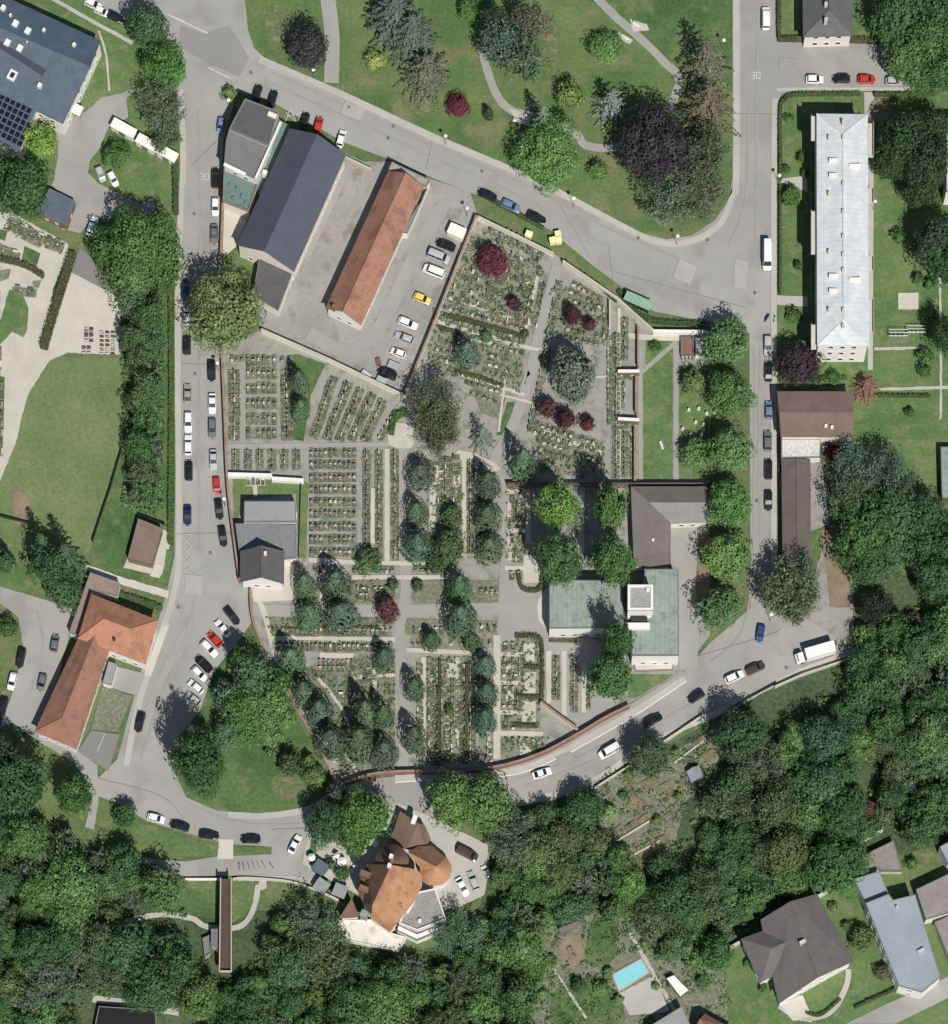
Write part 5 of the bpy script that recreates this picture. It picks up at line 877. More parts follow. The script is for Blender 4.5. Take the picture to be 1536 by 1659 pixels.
T('broad', 732, 836, 19, 5, (84, 98, 58), 'olive green round tree'); T('broad', 730, 886, 28, 8, (70, 92, 56), 'olive green round tree'); T('broad', 708, 914, 18, 4, (60, 92, 54), 'mid green round tree'); T('broad', 764, 1042, 17, 4, (76, 98, 60), 'olive green round tree'); T('yew', 698, 1038, 16, 7, (64, 96, 60), cy); T('broad', 598, 910, 20, 5, (74, 116, 56), 'fresh green round tree')
T('broad', 638, 948, 10, 2.4, (78, 92, 62), 'small clipped round bush', 'bush', 'bush'); T('broad', 676, 948, 10, 2.4, (74, 86, 58), 'small clipped round bush', 'bush', 'bush'); T('broad', 787, 545, 11, 2.2, (84, 104, 62), 'small clipped round bush', 'bush', 'bush'); T('broad', 883, 583, 8, 2.2, (82, 98, 58), 'small clipped round bush', 'bush', 'bush'); T('broad', 851, 540, 7, 2, (80, 88, 56), 'small clipped round bush', 'bush', 'bush'); T('broad', 728, 1150, 9, 2.4, (92, 108, 60), 'small clipped round bush', 'bush', 'bush')
T('broad', 628, 988, 20, 6, (106, 60, 66), 'maroon round tree'); T('yew', 757, 576, 21, 10, (84, 116, 92), cy); T('yew', 847, 755, 22, 15, (84, 112, 80), cy); T('star', 782, 712, 21, 10, (118, 140, 122), 'silver grey star-shaped spruce')
T('airy', 705, 658, 46, 13, (88, 88, 68), 'large dusky olive tree'); T('airy', 712, 700, 44, 12, (88, 90, 64), 'large dusky olive tree')
T('broad', 932, 600, 35, 13, (94, 118, 98), 'silver grey green round tree'); T('broad', 934, 630, 24, 7, (92, 116, 92), 'dull grey green round tree')
for x, y, r, h, cc in ((799, 424, 27, 6.5, (112, 48, 62)), (834, 491, 12, 4, (84, 54, 58)), (928, 511, 17, 5, (82, 46, 50)), (955, 523, 11, 4, (78, 46, 50)), (885, 660, 17, 5, (84, 50, 54)), (917, 678, 17, 5, (86, 44, 52)), (952, 685, 12, 4, (100, 44, 46))): T('broad', x, y, r, h, cc, 'maroon round tree')
# the wooded slope: single trees, each its own
WOOD = [[(-20, 1345), (90, 1350), (200, 1395), (285, 1420), (300, 1480), (230, 1500), (140, 1500), (60, 1560), (150, 1600), (300, 1620), (330, 1580), (380, 1590), (430, 1480), (540, 1460), (560, 1530), (650, 1550), (730, 1520), (800, 1470), (810, 1330), (900, 1310), (955, 1290), (985, 1370), (1030, 1420), (1090, 1400), (1110, 1310), (1180, 1240), (1270, 1170), (1380, 1090), (1400, 1020), (1560, 960), (1560, 1340), (1420, 1340), (1380, 1400), (1300, 1450), (1190, 1530), (1120, 1560), (1040, 1480), (940, 1470), (860, 1510), (860, 1700), (-20, 1700)]]
WOOD.append([(50, 1515), (230, 1520), (345, 1545), (345, 1590), (250, 1606), (150, 1596), (50, 1620)])
NOT = [[(290, 1420), (440, 1420), (430, 1500), (400, 1590), (320, 1590), (300, 1500)], [(1385, 1225), (1420, 1225), (1420, 1280), (1385, 1280)], [(480, 1390), (600, 1420), (560, 1480), (500, 1440)], [(140, 1500), (250, 1480), (345, 1490), (345, 1520), (300, 1506), (240, 1496), (150, 1510)], [(130, 1605), (330, 1640), (330, 1700), (120, 1700)], [(740, 1440), (800, 1440), (800, 1490), (740, 1490)], [(1060, 1380), (1115, 1310), (1125, 1230), (1240, 1150), (1330, 1130), (1250, 1210), (1150, 1290), (1120, 1400)], [(1240, 1120), (1380, 1070), (1360, 1150), (1260, 1180)]]
pts = []; tries = 0
under_polys = WOOD
while tries < 16000 and len(pts) < 290:
    tries += 1; x, y = random.uniform(-15, 1550), random.uniform(1000, 1690); r = random.choice((20, 24, 27, 30, 34, 38, 44))
    if not any(inpoly(x, y, q) for q in WOOD) or any(inpoly(x+dx*r*.55, y+dy*r*.55, q) for q in NOT for dx, dy in ((0, 0), (1, 0), (-1, 0), (0, 1), (0, -1))): continue
    if any(math.dist((x, y), (a, b_)) < (r+r2)*.55 for a, b_, r2 in pts): continue
    if any(math.dist((x, y), (t_[2], t_[3])) < r*.8 for t_ in TREES): continue
    if 530 < x < 735 and y < 1545+r*.75: continue
    if any(inpoly(x+dx*r*.85, y+dy*r*.85, [(1200, 1500), (1330, 1432), (1395, 1560), (1262, 1640)]) for dx in (-1, 0, 1) for dy in (-1, 0, 1)): continue
    if 730 <= x < 800 and y < 1462+r*.7: continue
    pts.append((x, y, r))
for x, y, r in pts:
    q = random.random(); h = r*S*random.uniform(1.6, 2.6)
    if q < .2: T('airy', x, y, r, h, (82, 98, 68) if random.random() < .5 else (78, 100, 82), 'grey green loose-crowned tree')
    elif q < .42: T('broad', x, y, r, h, (78, 118, 58), 'fresh green round tree')
    elif q < .68: T('broad', x, y, r, h, (62, 100, 56), 'dark green round tree')
    elif q < .85: T('broad', x, y, r, h, (62, 100, 68), 'blue green round tree')
    elif q < .93: T('broad', x, y, r, h, (84, 98, 56), 'olive green round tree')
    else: T('lumpy', x, y, r, h, (82, 124, 60), 'bright green deeply lobed tree')
# low growth nobody could count
def under(name, polys, n, hmax, label, col=None, avoid=(), cs=.6):
    xs = [p[0] for q in polys for p in q]; ys = [p[1] for q in polys for p in q]; ctr = []
    cl = [(random.uniform(min(xs), max(xs)), random.uniform(min(ys), max(ys)), random.uniform(.5, 1.6)) for _ in range(n)]
    for x, y, r in cl:
        if not any(inpoly(x, y, q) for q in polys) or any(inpoly(x, y, q) for q in avoid): continue
        p = P(x, y, 0)
        for _ in range(16):
            u = sph(1)[0]; ctr.append((p.x+u[0]*r, p.y+u[1]*r, .15+abs(u[2])*r*hmax*.6, u[0], u[1], abs(u[2])+.6))
    a = np.array(ctr); return tag(cards(name, a[:, :3], unit(a[:, 3:]), cs*rng.uniform(.6, 1.4, len(a)), M['under'] if col is None else leafmat(name+'_leaves', .15, False, col)), label, 'undergrowth', None, 'stuff')
under('undergrowth', WOOD, 6500, 1.6, 'low dark green undergrowth covering the wooded slope', avoid=NOT[:2]+NOT[3:5])
under('hedge_scrub', [[(205, 430), (262, 420), (262, 700), (258, 830), (205, 820), (198, 600)]], 900, 1.3, 'low scrub beneath the row of trees beside the meadow')
under('garden_plants', [[(955, 1270), (1010, 1240), (1060, 1235), (1160, 1180), (1150, 1260), (1110, 1300), (1090, 1380), (1040, 1410), (990, 1370)], [(870, 1500), (960, 1480), (1060, 1480), (1170, 1530), (1180, 1690), (830, 1690), (850, 1560)]], 900, .8, 'mixed low garden plants around the allotments and the pool', c(86, 120, 62, .8), avoid=[[(990, 1560), (1040, 1545), (1090, 1640), (1020, 1650)]], cs=.45)
PLOTS = [[(812, 1040), (876, 1036), (876, 1180), (812, 1182)], [(812, 1196), (890, 1196), (880, 1212), (812, 1232)], [(820, 785), (850, 785), (850, 912), (820, 912)], [(692, 745), (750, 742), (750, 900), (692, 900)], [(690, 1064), (765, 1064), (765, 1235), (690, 1240)], [(868, 690), (980, 725), (975, 778), (872, 765)], [(895, 455), (980, 500), (978, 560), (880, 545)], [(700, 500), (850, 545), (845, 640), (735, 612), (695, 590)], [(765, 378), (875, 428), (856, 528), (716, 490)], [(460, 1095), (640, 1055), (640, 1235), (560, 1245), (520, 1200)], [(430, 1000), (640, 1004), (640, 1030), (440, 1030)], [(480, 940), (640, 940), (640, 976), (480, 976)], [(10, 352), (108, 395), (100, 412), (4, 375)]]
ctr = []
for q in PLOTS:
    xs = [p[0] for p in q]; ys = [p[1] for p in q]; ar = (max(xs)-min(xs))*(max(ys)-min(ys)); 
    for _ in range(int(ar/42)):
        x, y = random.uniform(min(xs), max(xs)), random.uniform(min(ys), max(ys))
        if not inpoly(x, y, q): continue
        p = P(x, y, 0); r = random.uniform(.18, .5)
        for _ in range(9):
            u = sph(1)[0]; ctr.append((p.x+u[0]*r, p.y+u[1]*r, .42+abs(u[2])*r, u[0], u[1], abs(u[2])+.6))
a_ = np.array(ctr); tag(cards('cemetery_planting', a_[:, :3], unit(a_[:, 3:]), .3*rng.uniform(.5, 1.3, len(a_)), leafmat('plot_leaves', .2, False, c(92, 114, 62, 1.1), .5)), 'low mixed planting growing between the family graves and paths', 'undergrowth', None, 'stuff')
def hedge(pts, wpx, h, col, label, z=.1, curve=True):
    if curve and len(pts) > 2: pts = smooth_px(pts, closed=False)
    w_ = wpx*S; q = [P(x, y, h*.8) for x, y in pts]; ctr, nr = [], []; b = MB()
    for i in range(len(q)-1):
        a, e = q[i], q[i+1]; d = Vector((e.x-a.x, e.y-a.y, 0)); l = d.length
        if l < 1e-3: continue
        d /= l; nn = Vector((-d.y, d.x, 0)); n = int(l*(w_+h*1.6)*22)+4
        b.box((a.x+e.x)/2, (a.y+e.y)/2, .02, h*.82, l+.1, max(.2, w_*.8), math.atan2(d.y, d.x))
        for _ in range(n):
            t = random.random()*l; s = random.uniform(-1, 1)
            if random.random() < w_/(w_+h*1.3): u, zz_, nv = s*w_/2, h*(.92+.12*random.random()), (0, 0, 1)
            else: sg = random.choice((-1, 1)); u, zz_, nv = sg*w_/2*random.uniform(.9, 1.08), random.random()*h, (nn.x*sg, nn.y*sg, .3)
            ctr.append((a.x+d.x*t+nn.x*u, a.y+d.y*t+nn.y*u, z+zz_)); nr.append(nv)
    nv = unit(np.array(nr, float)+rng.normal(size=(len(nr), 3))*.35)
    e = empty('hedge', (q[0].x, q[0].y, 0), label=label, cat='hedge')
    o = cards('foliage', np.array(ctr)-np.array([q[0].x, q[0].y, 0]), nv, .24*rng.uniform(.6, 1.4, len(nr)), M['hedge'], e)
    o.color = (lin(col[0])*.8, lin(col[1])*.8, lin(col[2])*.8, 1)
    b.build('branches', M['bark'], e)
    return e
HO = (96, 106, 62); HG = (76, 112, 54)
hedge([(118, 408), (98, 470), (70, 562)], 13, 2, HO, 'long olive clipped hedge between the gravel path and the stone yard')
hedge([(0, 418), (40, 428), (70, 446)], 8, 1.5, HO, 'short olive hedge across the western burial plots')
hedge([(277, 425), (278, 560), (278, 700), (276, 880)], 9, 1.4, (88, 134, 58), 'very long bright green hedge along the left street pavement')
hedge([(284, 250), (285, 345)], 9, 1.4, (78, 118, 56), 'short green hedge beside the street below the white shelters')
hedge([(1262, 0), (1263, 62), (1422, 64)], 6, 1.5, HO, 'olive hedge round the corner plot of the grey hipped house', curve=False)
hedge([(1265, 290), (1264, 180), (1272, 160), (1292, 152), (1395, 151)], 5, 1.2, HG, 'green hedge curving round the corner lawn of the long white-roofed block')
hedge([(1264, 300), (1264, 475)], 4, 1.2, HG, 'green hedge along the kerb between both garden gates of the long block')
hedge([(1416, 152), (1515, 151)], 4, 1.3, HG, 'green hedge at the top edge of the rear lawn beside the dark trees')
hedge([(1400, 640), (1508, 641)], 4, 1, HG, 'thin green hedge below the cross path at the far right')
hedge([(1325, 612), (1372, 611)], 4, 1, HG, 'thin green hedge below the long white-roofed block')
hedge([(720, 510), (770, 522), (852, 546)], 6, 1.2, HO, 'olive hedge slanting above the clipped round bush in the cemetery')
hedge([(712, 530), (745, 540)], 4, 1.2, HO, 'short olive hedge at the upper end of a burial row by the parking wall')
hedge([(738, 600), (780, 612), (815, 626)], 5, 1.2, HO, 'olive hedge slanting below the blue green conifer by the diagonal path')
hedge([(634, 702), (638, 680), (648, 670), (660, 668)], 9, 1.8, (78, 124, 52), 'bright green curved hedge beside the big dusky olive tree')
hedge([(835, 1030), (868, 1030), (878, 1045), (879, 1100), (878, 1132)], 6, 1.2, HO, 'olive hedge curving down between two burial fields below the chapel')
hedge([(850, 1080), (876, 1080)], 5, 1.2, HO, 'short olive cross hedge, upper one below the chapel'); hedge([(835, 1128), (878, 1130)], 5, 1.2, HO, 'short olive cross hedge, middle one below the chapel'); hedge([(832, 1175), (870, 1176)], 5, 1.2, HO, 'short olive cross hedge, lower one below the chapel')
hedge([(713, 1070), (712, 1150), (710, 1238)], 6, 1.3, HO, 'long olive hedge, left one of the lower burial field'); hedge([(757, 1075), (756, 1150), (755, 1235)], 6, 1.3, HO, 'long olive hedge, right one of the lower burial field')
hedge([(840, 925), (846, 952), (874, 954), (880, 930)], 6, 1.2, HO, 'olive hedge wrapped round a pale rectangular burial ring')
hedge([(460, 1018), (510, 1018)], 2.5, .8, HO, 'thin olive hedge, left one above the lower path'); hedge([(570, 1016), (615, 1016)], 2.5, .8, HO, 'thin olive hedge, right one above the lower path')
hedge([(915, 425), (960, 455), (1000, 487)], 6, 1.2, (80, 96, 60), 'ragged hedge outside the cemetery wall by the junction')
hedge([(1002, 470), (1030, 505), (1065, 520), (1140, 524)], 8, .9, (66, 112, 58), 'low green hedge strip below the green shelter')
hedge([(890, 1037), (935, 1038)], 5, .8, (120, 116, 76), 'straw-coloured low hedge at the foot of the green-roofed chapel')
hedge([(800, 325), (880, 368)], 8, .5, (70, 110, 60), 'low green planting between parked cars and cemetery wall')
hedge([(195, 962), (262, 985)], 9, 1.2, (88, 124, 60), 'green hedge in front of the tiled corner house')
hedge([(1385, 1632), (1455, 1600)], 4, 1.2, HG, 'green hedge along the lower right lane')
hedge([(1306, 1640), (1330, 1644), (1362, 1618)], 4, 1, HG, 'curved green hedge round the small lawn of the brown-roofed villa')
# ---------------------------------------------------------------- vehicles
def car_parts(L_, w_, hr, cab, kind):
    """L length, w width, hr roof height, cab = x of (rear base, rear top, front top, windscreen base)"""
    hb = .92 if kind != 'van' else 1.15; rb, rt, ft, fb = cab; X = L_/2
    st = [(-X, .72, .80), (-X+.12, .86, .9), (-X+.5, .96, hb-.02), (rb, 1, hb), (0, 1, hb), (fb, 1, hb), (X-.6, .97, hb-.14), (X-.18, .87, hb-.24), (X, .70, hb-.42)]
    b = MB(); rings = []
    for x, k, z in st:
        y = w_/2*k; rings.append([(x, -y*.96, .24), (x, -y, .5), (x, -y*.95, z-.05), (x, -y*.8, z), (x, y*.8, z), (x, y*.95, z-.05), (x, y, .5), (x, y*.96, .24)])
    for i in range(len(rings)-1):
        for j in range(8): b.face([rings[i][j], rings[i+1][j], rings[i+1][(j+1) % 8], rings[i][(j+1) % 8]])
    b.face(rings[0]); b.face(rings[-1][::-1])
    wt, wb = w_*.37, w_*.44; zr = hr-.06
    rp = [(rt, -wt), (rt+.15, -wt-.03), (ft-.15, -wt-.03), (ft, -wt), (ft, wt), (ft-.15, wt+.03), (rt+.15, wt+.03), (rt, wt)]
    b.prism([Vector((x, y, 0)) for x, y in rp], zr, hr-.05)
    nx_, ny_ = 8, 6; base = len(b.v)
    for i in range(nx_+1):
        for j in range(ny_+1):
            u, v = i/nx_*2-1, j/ny_*2-1; b.v.append(((rt+ft)/2+u*(ft-rt)/2*1.04, v*(wt+.02), hr-.055+.09*(1-u*u*u*u)*(1-v*v)**.7 if abs(v) < 1 else hr-.055))
    for i in range(nx_):
        for j in range(ny_): q0 = base+i*(ny_+1)+j; b.f.append((q0, q0+ny_+1, q0+ny_+2, q0+1)); b.m.append(0)
    for s in (-1, 1):
        for xb, xt in ((rb, rt+.04), (fb, ft-.04)): b.bar((xb, s*wb, hb-.02), (xt, s*wt, zr+.01), .045, 0, 4)
        if kind != 'coupe': b.bar(((rb+fb)/2, s*(wb+.01), hb-.02), ((rt+ft)/2, s*(wt+.02), zr), .045, 0, 4)
    g = {}
    def q(nm, f): m = MB(); m.face(f); m.face([(x*.985, y*.97, z-.02) for x, y, z in f[::-1]]); g.setdefault(nm, []).append(m)
    q('windscreen', [(fb, wb, hb), (fb, -wb, hb), (ft, -wt, zr), (ft, wt, zr)][::-1])
    q('rear_window', [(rb, -wb, hb), (rb, wb, hb), (rt, wt, zr), (rt, -wt, zr)][::-1])
    for s in (-1, 1): q('side_window', [(rb, s*wb, hb), (fb, s*wb, hb), (ft, s*wt, zr), (rt, s*wt, zr)][::s])
    return b, g
CARS = {}
WH = MB()
WH.bar((0, -.1, 0), (0, .1, 0), .32, 0, 14); RIM = MB(); RIM.bar((0, -.11, 0), (0, .11, 0), .19, 0, 10)
whd = WH.build('wheel', M['tyre']); rmd = RIM.build('rim', M['metal']); WHD, RMD = whd.data, rmd.data; bpy.data.objects.remove(whd); bpy.data.objects.remove(rmd)
SPEC = {'saloon': (4.5, 1.78, 1.42, (-1.75, -1.0, .25, 1.0)), 'hatch': (4.0, 1.74, 1.48, (-1.75, -1.45, .3, 1.0)), 'estate': (4.6, 1.8, 1.5, (-2.05, -1.75, .25, 1.0)), 'suv': (4.6, 1.88, 1.7, (-2.05, -1.75, .3, 1.05)), 'van': (5.1, 1.98, 1.95, (-2.45, -2.3, 1.05, 1.7)), 'camper': (6.4, 2.15, 2.7, (-3.1, -3.0, 2.0, 2.5)), 'small': (3.6, 1.62, 1.45, (-1.6, -1.3, .3, .95))}
def car_proto(kind):
    if kind not in CARS:
        L_, w_, hr, cab = SPEC[kind]; b, g = car_parts(L_, w_, hr, cab, 'van' if kind in ('van', 'camper') else kind)
        lst = [('body', b.build('body', M['paint'], smooth=True).data)]
        for nm, ms in g.items():
            for m in ms: lst.append((nm, m.build(nm, M['carglass']).data))
        for s in (-1, 1):
            h = MB(); h.box(L_/2-.09, s*w_*.33, .55, .68, .1, .3); lst.append(('headlight', h.build('headlight', M['white_wall']).data))
            h = MB(); h.box(-L_/2+.02, s*w_*.33, .6, .75, .06, .3); lst.append(('tail_light', h.build('tail_light', mat('tail_red', (.25, .01, .01, 1), None, v2=0)).data))
        for o in list(C.objects):
            if o.parent is None and o.type == 'MESH' and o.data in [d for _, d in lst]: bpy.data.objects.remove(o)
        CARS[kind] = lst
    return CARS[kind]
PAL = {'white': (.78, .78, .76), 'silver': (.42, .43, .44), 'grey': (.14, .145, .15), 'black': (.014, .014, .016), 'red': (.50, .035, .022), 'blue': (.03, .06, .2), 'light blue': (.14, .2, .32), 'navy': (.015, .02, .08), 'yellow': (.72, .55, .14), 'beige': (.33, .29, .24), 'brown': (.07, .045, .035)}
def car(px, py, ang, col, label, kind='saloon', group=None, flip=None, z=.22, name=None):
    """ang: photo degrees of the long axis, clockwise from right"""
    p = P(px, py, .75); fl = random.random() < .5 if flip is None else flip
    nm = name or ('van' if kind in ('van', 'camper') else 'parked_car')
    e = empty(nm, (p.x, p.y, z), -math.radians(ang)+(math.pi if fl else 0), label, 'van' if kind == 'van' else ('camper van' if kind == 'camper' else 'car'), group)
    L_, w_, hr, cab = SPEC[kind]
    for n_, d in car_proto(kind):
        o = bpy.data.objects.new(n_, d); C.objects.link(o); o.parent = e; o.color = (*PAL[col], 1)
    for sx in (-1, 1):
        for sy in (-1, 1):
            o = bpy.data.objects.new('wheel', WHD); C.objects.link(o); o.parent = e; o.location = (sx*L_*.30, sy*(w_/2-.13), .32)
            r = bpy.data.objects.new('rim', RMD); C.objects.link(r); r.parent = o
    return e
NTH = ['topmost', 'second', 'third', 'fourth', 'fifth', 'sixth', 'seventh', 'eighth', 'ninth', 'tenth', 'eleventh', 'twelfth']
def carrow(lst, where, group, frm='from the top'):
    for i, (x, y, a, col, kind) in enumerate(lst):
        car(x, y, a, col, '%s %s, %s %s' % (col, {'van': 'van', 'camper': 'camper van'}.get(kind, 'car'), ('topmost' if i == 0 else NTH[i]+' '+frm), where), kind, group)
carrow([(300, 468, 90, 'navy', 'estate'), (303, 513, 90, 'white', 'hatch'), (303, 558, 90, 'black', 'suv'), (304, 638, 90, 'beige', 'saloon'), (305, 684, 90, 'white', 'estate'), (305, 721, 90, 'white', 'estate'), (306, 762, 90, 'black', 'estate'), (304, 835, 91, 'navy', 'saloon')], 'along the left kerb of the left street', 'cars along the left kerb of the left street')
carrow([(349, 288, 90, 'black', 'estate'), (349, 335, 90, 'white', 'hatch'), (347, 380, 90, 'grey', 'saloon'), (343, 601, 90, 'black', 'suv'), (344, 654, 90, 'white', 'saloon'), (344, 694, 90, 'grey', 'estate'), (346, 745, 89, 'silver', 'saloon'), (351, 786, 87, 'red', 'small'), (355, 825, 84, 'black', 'estate'), (361, 869, 82, 'black', 'estate')], 'against the red cemetery wall', 'cars along the red cemetery wall')
carrow([(376, 998, 52, 'black', 'estate'), (361, 1018, 50, 'white', 'saloon'), (348, 1036, 48, 'red', 'hatch'), (339, 1051, 44, 'white', 'estate'), (330, 1076, 44, 'black', 'suv'), (323, 1092, 42, 'white', 'hatch'), (317, 1113, 40, 'white', 'hatch'), (313, 1133, 38, 'silver', 'hatch')], 'in the slanted bays', 'cars in the slanted bays')
car(227, 1170, 104, 'black', 'black car alone beside the paved strip in front of the corner house', 'estate')
car(34, 1066, 102, 'black', 'black car, uppermost at the left kerb behind the corner house', 'estate'); car(20, 1104, 104, 'white', 'white car behind a black one at the left kerb of the rear yard', 'hatch'); car(5, 1146, 104, 'black', 'black car cut by the left edge below the white one', 'estate')
car(89, 1042, 100, 'grey', 'dark grey car, upper one close to the rear wall of the corner house', 'hatch'); car(68, 1106, 103, 'grey', 'dark grey car, lower one close to the rear wall of the corner house', 'hatch')
car(253, 1326, 14, 'white', 'white car first from the left on the lower bend', 'hatch'); car(291, 1338, 16, 'black', 'black car second from the left on the lower bend', 'saloon'); car(339, 1353, 8, 'black', 'black car just left of the small crossing on the lower bend', 'saloon'); car(406, 1360, 1, 'black', 'black car just right of the small crossing on the lower bend', 'saloon'); car(478, 1368, -62, 'white', 'white car standing across the lane near the garden pavilions', 'saloon')
car(757, 1383, 27, 'brown', 'dark brown long vehicle by the hedge behind the restaurant', 'van'); car(749, 1437, 62, 'white', 'white car, left one of two below the round-ended wing', 'saloon'); car(767, 1427, 70, 'silver', 'silver car, right one of two below the round-ended wing', 'estate'); car(789, 1414, 62, 'white', 'white van half under leaves right of the restaurant yard', 'small')
car(878, 1253, -18, 'white', 'white car driving on the curved road nearest the big roadside tree', 'saloon', name='moving_car'); car(987, 1217, -30, 'white', 'white van driving on the curved road below the tile-capped wall', 'van', name='van'); car(1058, 1167, -30, 'black', 'black car half under the dull green roadside tree', 'estate'); car(1128, 1129, -32, 'black', 'black car alone in the middle of the curved road', 'hatch')
car(1190, 1097, -25, 'white', 'white car in front of a dark estate at the road edge', 'estate'); car(1224, 1083, -25, 'brown', 'dark brown car behind the white one at the road edge', 'estate'); car(1232, 1026, 100, 'blue', 'blue car turning at the junction above the curved road', 'hatch', name='moving_car')
carrow([(1241, 30, 90, 'white', 'van'), (1243, 415, 90, 'white', 'camper'), (1244, 560, 90, 'silver', 'estate'), (1245, 602, 90, 'black', 'saloon'), (1246, 664, 90, 'light blue', 'hatch'), (1244, 714, 90, 'grey', 'estate'), (1245, 760, 90, 'black', 'estate'), (1245, 811, 90, 'black', 'saloon')], 'down the right street', 'vehicles along the right street')
car(1320, 129, 0, 'white', 'white car first from the left in the upper right side street', 'hatch'); car(1363, 128, 0, 'black', 'black car second from the left in the upper right side street', 'hatch'); car(1404, 129, 0, 'red', 'red car in the upper right side street', 'hatch'); car(1449, 132, 2, 'silver', 'silver car under the trees at the end of the side street', 'hatch')
car(789, 316, 24, 'black', 'black car, upper left one on the diagonal road above the cemetery corner', 'saloon'); car(828, 334, 24, 'light blue', 'pale blue car between two black cars on the diagonal road', 'estate'); car(869, 353, 24, 'black', 'black car, lower right one on the diagonal road above the cemetery corner', 'estate')
car(494, 196, 103, 'black', 'black car beside the red one in front of the dark hall', 'hatch'); car(516, 203, 103, 'red', 'red car in front of the dark gabled hall', 'hatch'); car(553, 225, 105, 'white', 'white car at the upper right corner of the dark gabled hall', 'hatch'); car(417, 151, 105, 'black', 'black car in the shade, left one by the corner building', 'hatch'); car(442, 160, 105, 'black', 'black car in the shade, right one by the corner building', 'hatch'); car(358, 203, 100, 'light blue', 'pale blue car in the shade at the street side of the corner building', 'small')
car(722, 397, 22, 'black', 'black car uppermost by the yard wall', 'estate'); car(711, 416, 22, 'silver', 'silver van between the black car and a white van', 'van'); car(703, 440, 22, 'white', 'white van, lower of two big ones by the yard wall', 'van'); car(684, 484, 22, 'yellow', 'yellow car standing apart by the yard wall', 'hatch'); car(661, 524, 22, 'white', 'white car below the yellow one by the yard wall', 'estate'); car(655, 548, 22, 'silver', 'silver car below the white one by the yard wall', 'estate'); car(645, 572, 22, 'white', 'small white car with a pale trailer arm by the yard wall', 'small'); car(627, 605, 22, 'black', 'black car lowest in the yard corner', 'suv')
car(150, 366, 110, 'white', 'white van-like car by the tree below the small shed', 'estate'); car(163, 282, 68, 'silver', 'silver car under the round tree in the yard', 'small'); car(183, 290, 62, 'white', 'white car under the round tree in the yard', 'small'); car(151, 7, 25, 'white', 'white car, upper one at the top left edge', 'hatch'); car(165, 19, 25, 'white', 'white car, lower one at the top left edge', 'small'); car(187, 28, 25, 'black', 'black car half under the tree at the top left edge', 'hatch')
car(1376, 722, 90, 'light blue', 'blue car in shade beside the brown metal-roofed hall', 'small', flip=True); car(1337, 727, 90, 'white', 'white small car behind the pale annex', 'small')
# lorry
p = P(1322, 1058, 1.8); e = empty('lorry', (p.x, p.y, .2), math.radians(16), 'white box lorry standing at the verge below the gravel track', 'lorry')
def sub(name, parent, m, fn, col=None):
    b = MB(); fn(b); o = b.build(name, m, parent, local=True)
    if col: o.color = (*PAL[col], 1)
    return o
sub('cargo_box', e, M['paint'], lambda b: b.box(.9, 0, .85, 3.3, 6.8, 2.4), 'white'); sub('cab', e, M['paint'], lambda b: (b.box(-3.75, 0, .5, 1.5, 1.9, 2.1), b.box(-3.6, 0, 1.503, 2.4, 1.5, 2.0, taper=.86)), 'white'); sub('windscreen', e, M['carglass'], lambda b: b.box(-4.3, 0, 1.52, 2.25, .14, 1.7)); sub('chassis', e, M['dark_metal'], lambda b: b.box(.2, 0, .5, .84, 8, .9))
for sx in (-3.4, 2.2, 3.4):
    for sy in (-.95, .95): sub('wheel', e, M['tyre'], lambda b: b.bar((sx, sy-.14, .45), (sx, sy+.14, .45), .45, 0, 12))
# trailers, containers, carts
def container(px, py, ang, lx, ly, h, col, label, name='container', z=.2):
    p = P(px, py, h); e = empty(name, (p.x, p.y, z), -math.radians(ang), label, 'container')
    sub('body', e, M['objmatte'], lambda b: b.box(0, 0, .1, h-.1, lx, ly)).color = (*col, 1)
    sub('lid', e, M['objmatte'], lambda b: b.box(0, 0, h-.097, h, lx+.08, ly+.08)).color = (*[min(1, q*1.08) for q in col], 1)
    sub('rib', e, M['dark_metal'], lambda b: [b.box(x, 0, .0, .098, .15, ly) for x in (-lx*.4, lx*.4)]); return e
container(740, 374, 24, 3.8, 2.4, 2.2, (.72, .70, .58), 'cream container at the upper end of the yard wall'); container(638, 592, 22, 2.6, 1.5, .9, (.30, .31, .31), 'low grey skip beside the yard wall', 'skip'); container(618, 616, 24, 2.2, 1.3, 1.1, (.33, .37, .40), 'pale blue-grey box in the lowest yard corner'); container(593, 607, 35, 2.2, 1.3, .9, (.42, .43, .40), 'pale grey skip against the lower yard wall', 'skip')
container(613, 586, 80, 1.4, 1.0, .8, (.18, .08, .06), 'small rusty skip in the yard', 'skip')
container(857, 379, 22, 1.5, 1.3, 1.6, (.72, .68, .42), 'pale yellow bin alone at the wall', 'recycling_bin'); container(904, 379, -12, 1.3, 1.3, 1.6, (.75, .68, .32), 'yellow bin, upper right of three together', 'recycling_bin'); container(895, 389, -12, 1.3, 1.3, 1.6, (.75, .68, .32), 'yellow bin, lower left of three together', 'recycling_bin'); container(905, 388, -12, 1.3, 1.3, 1.6, (.75, .70, .36), 'yellow bin, lower right of three together', 'recycling_bin')
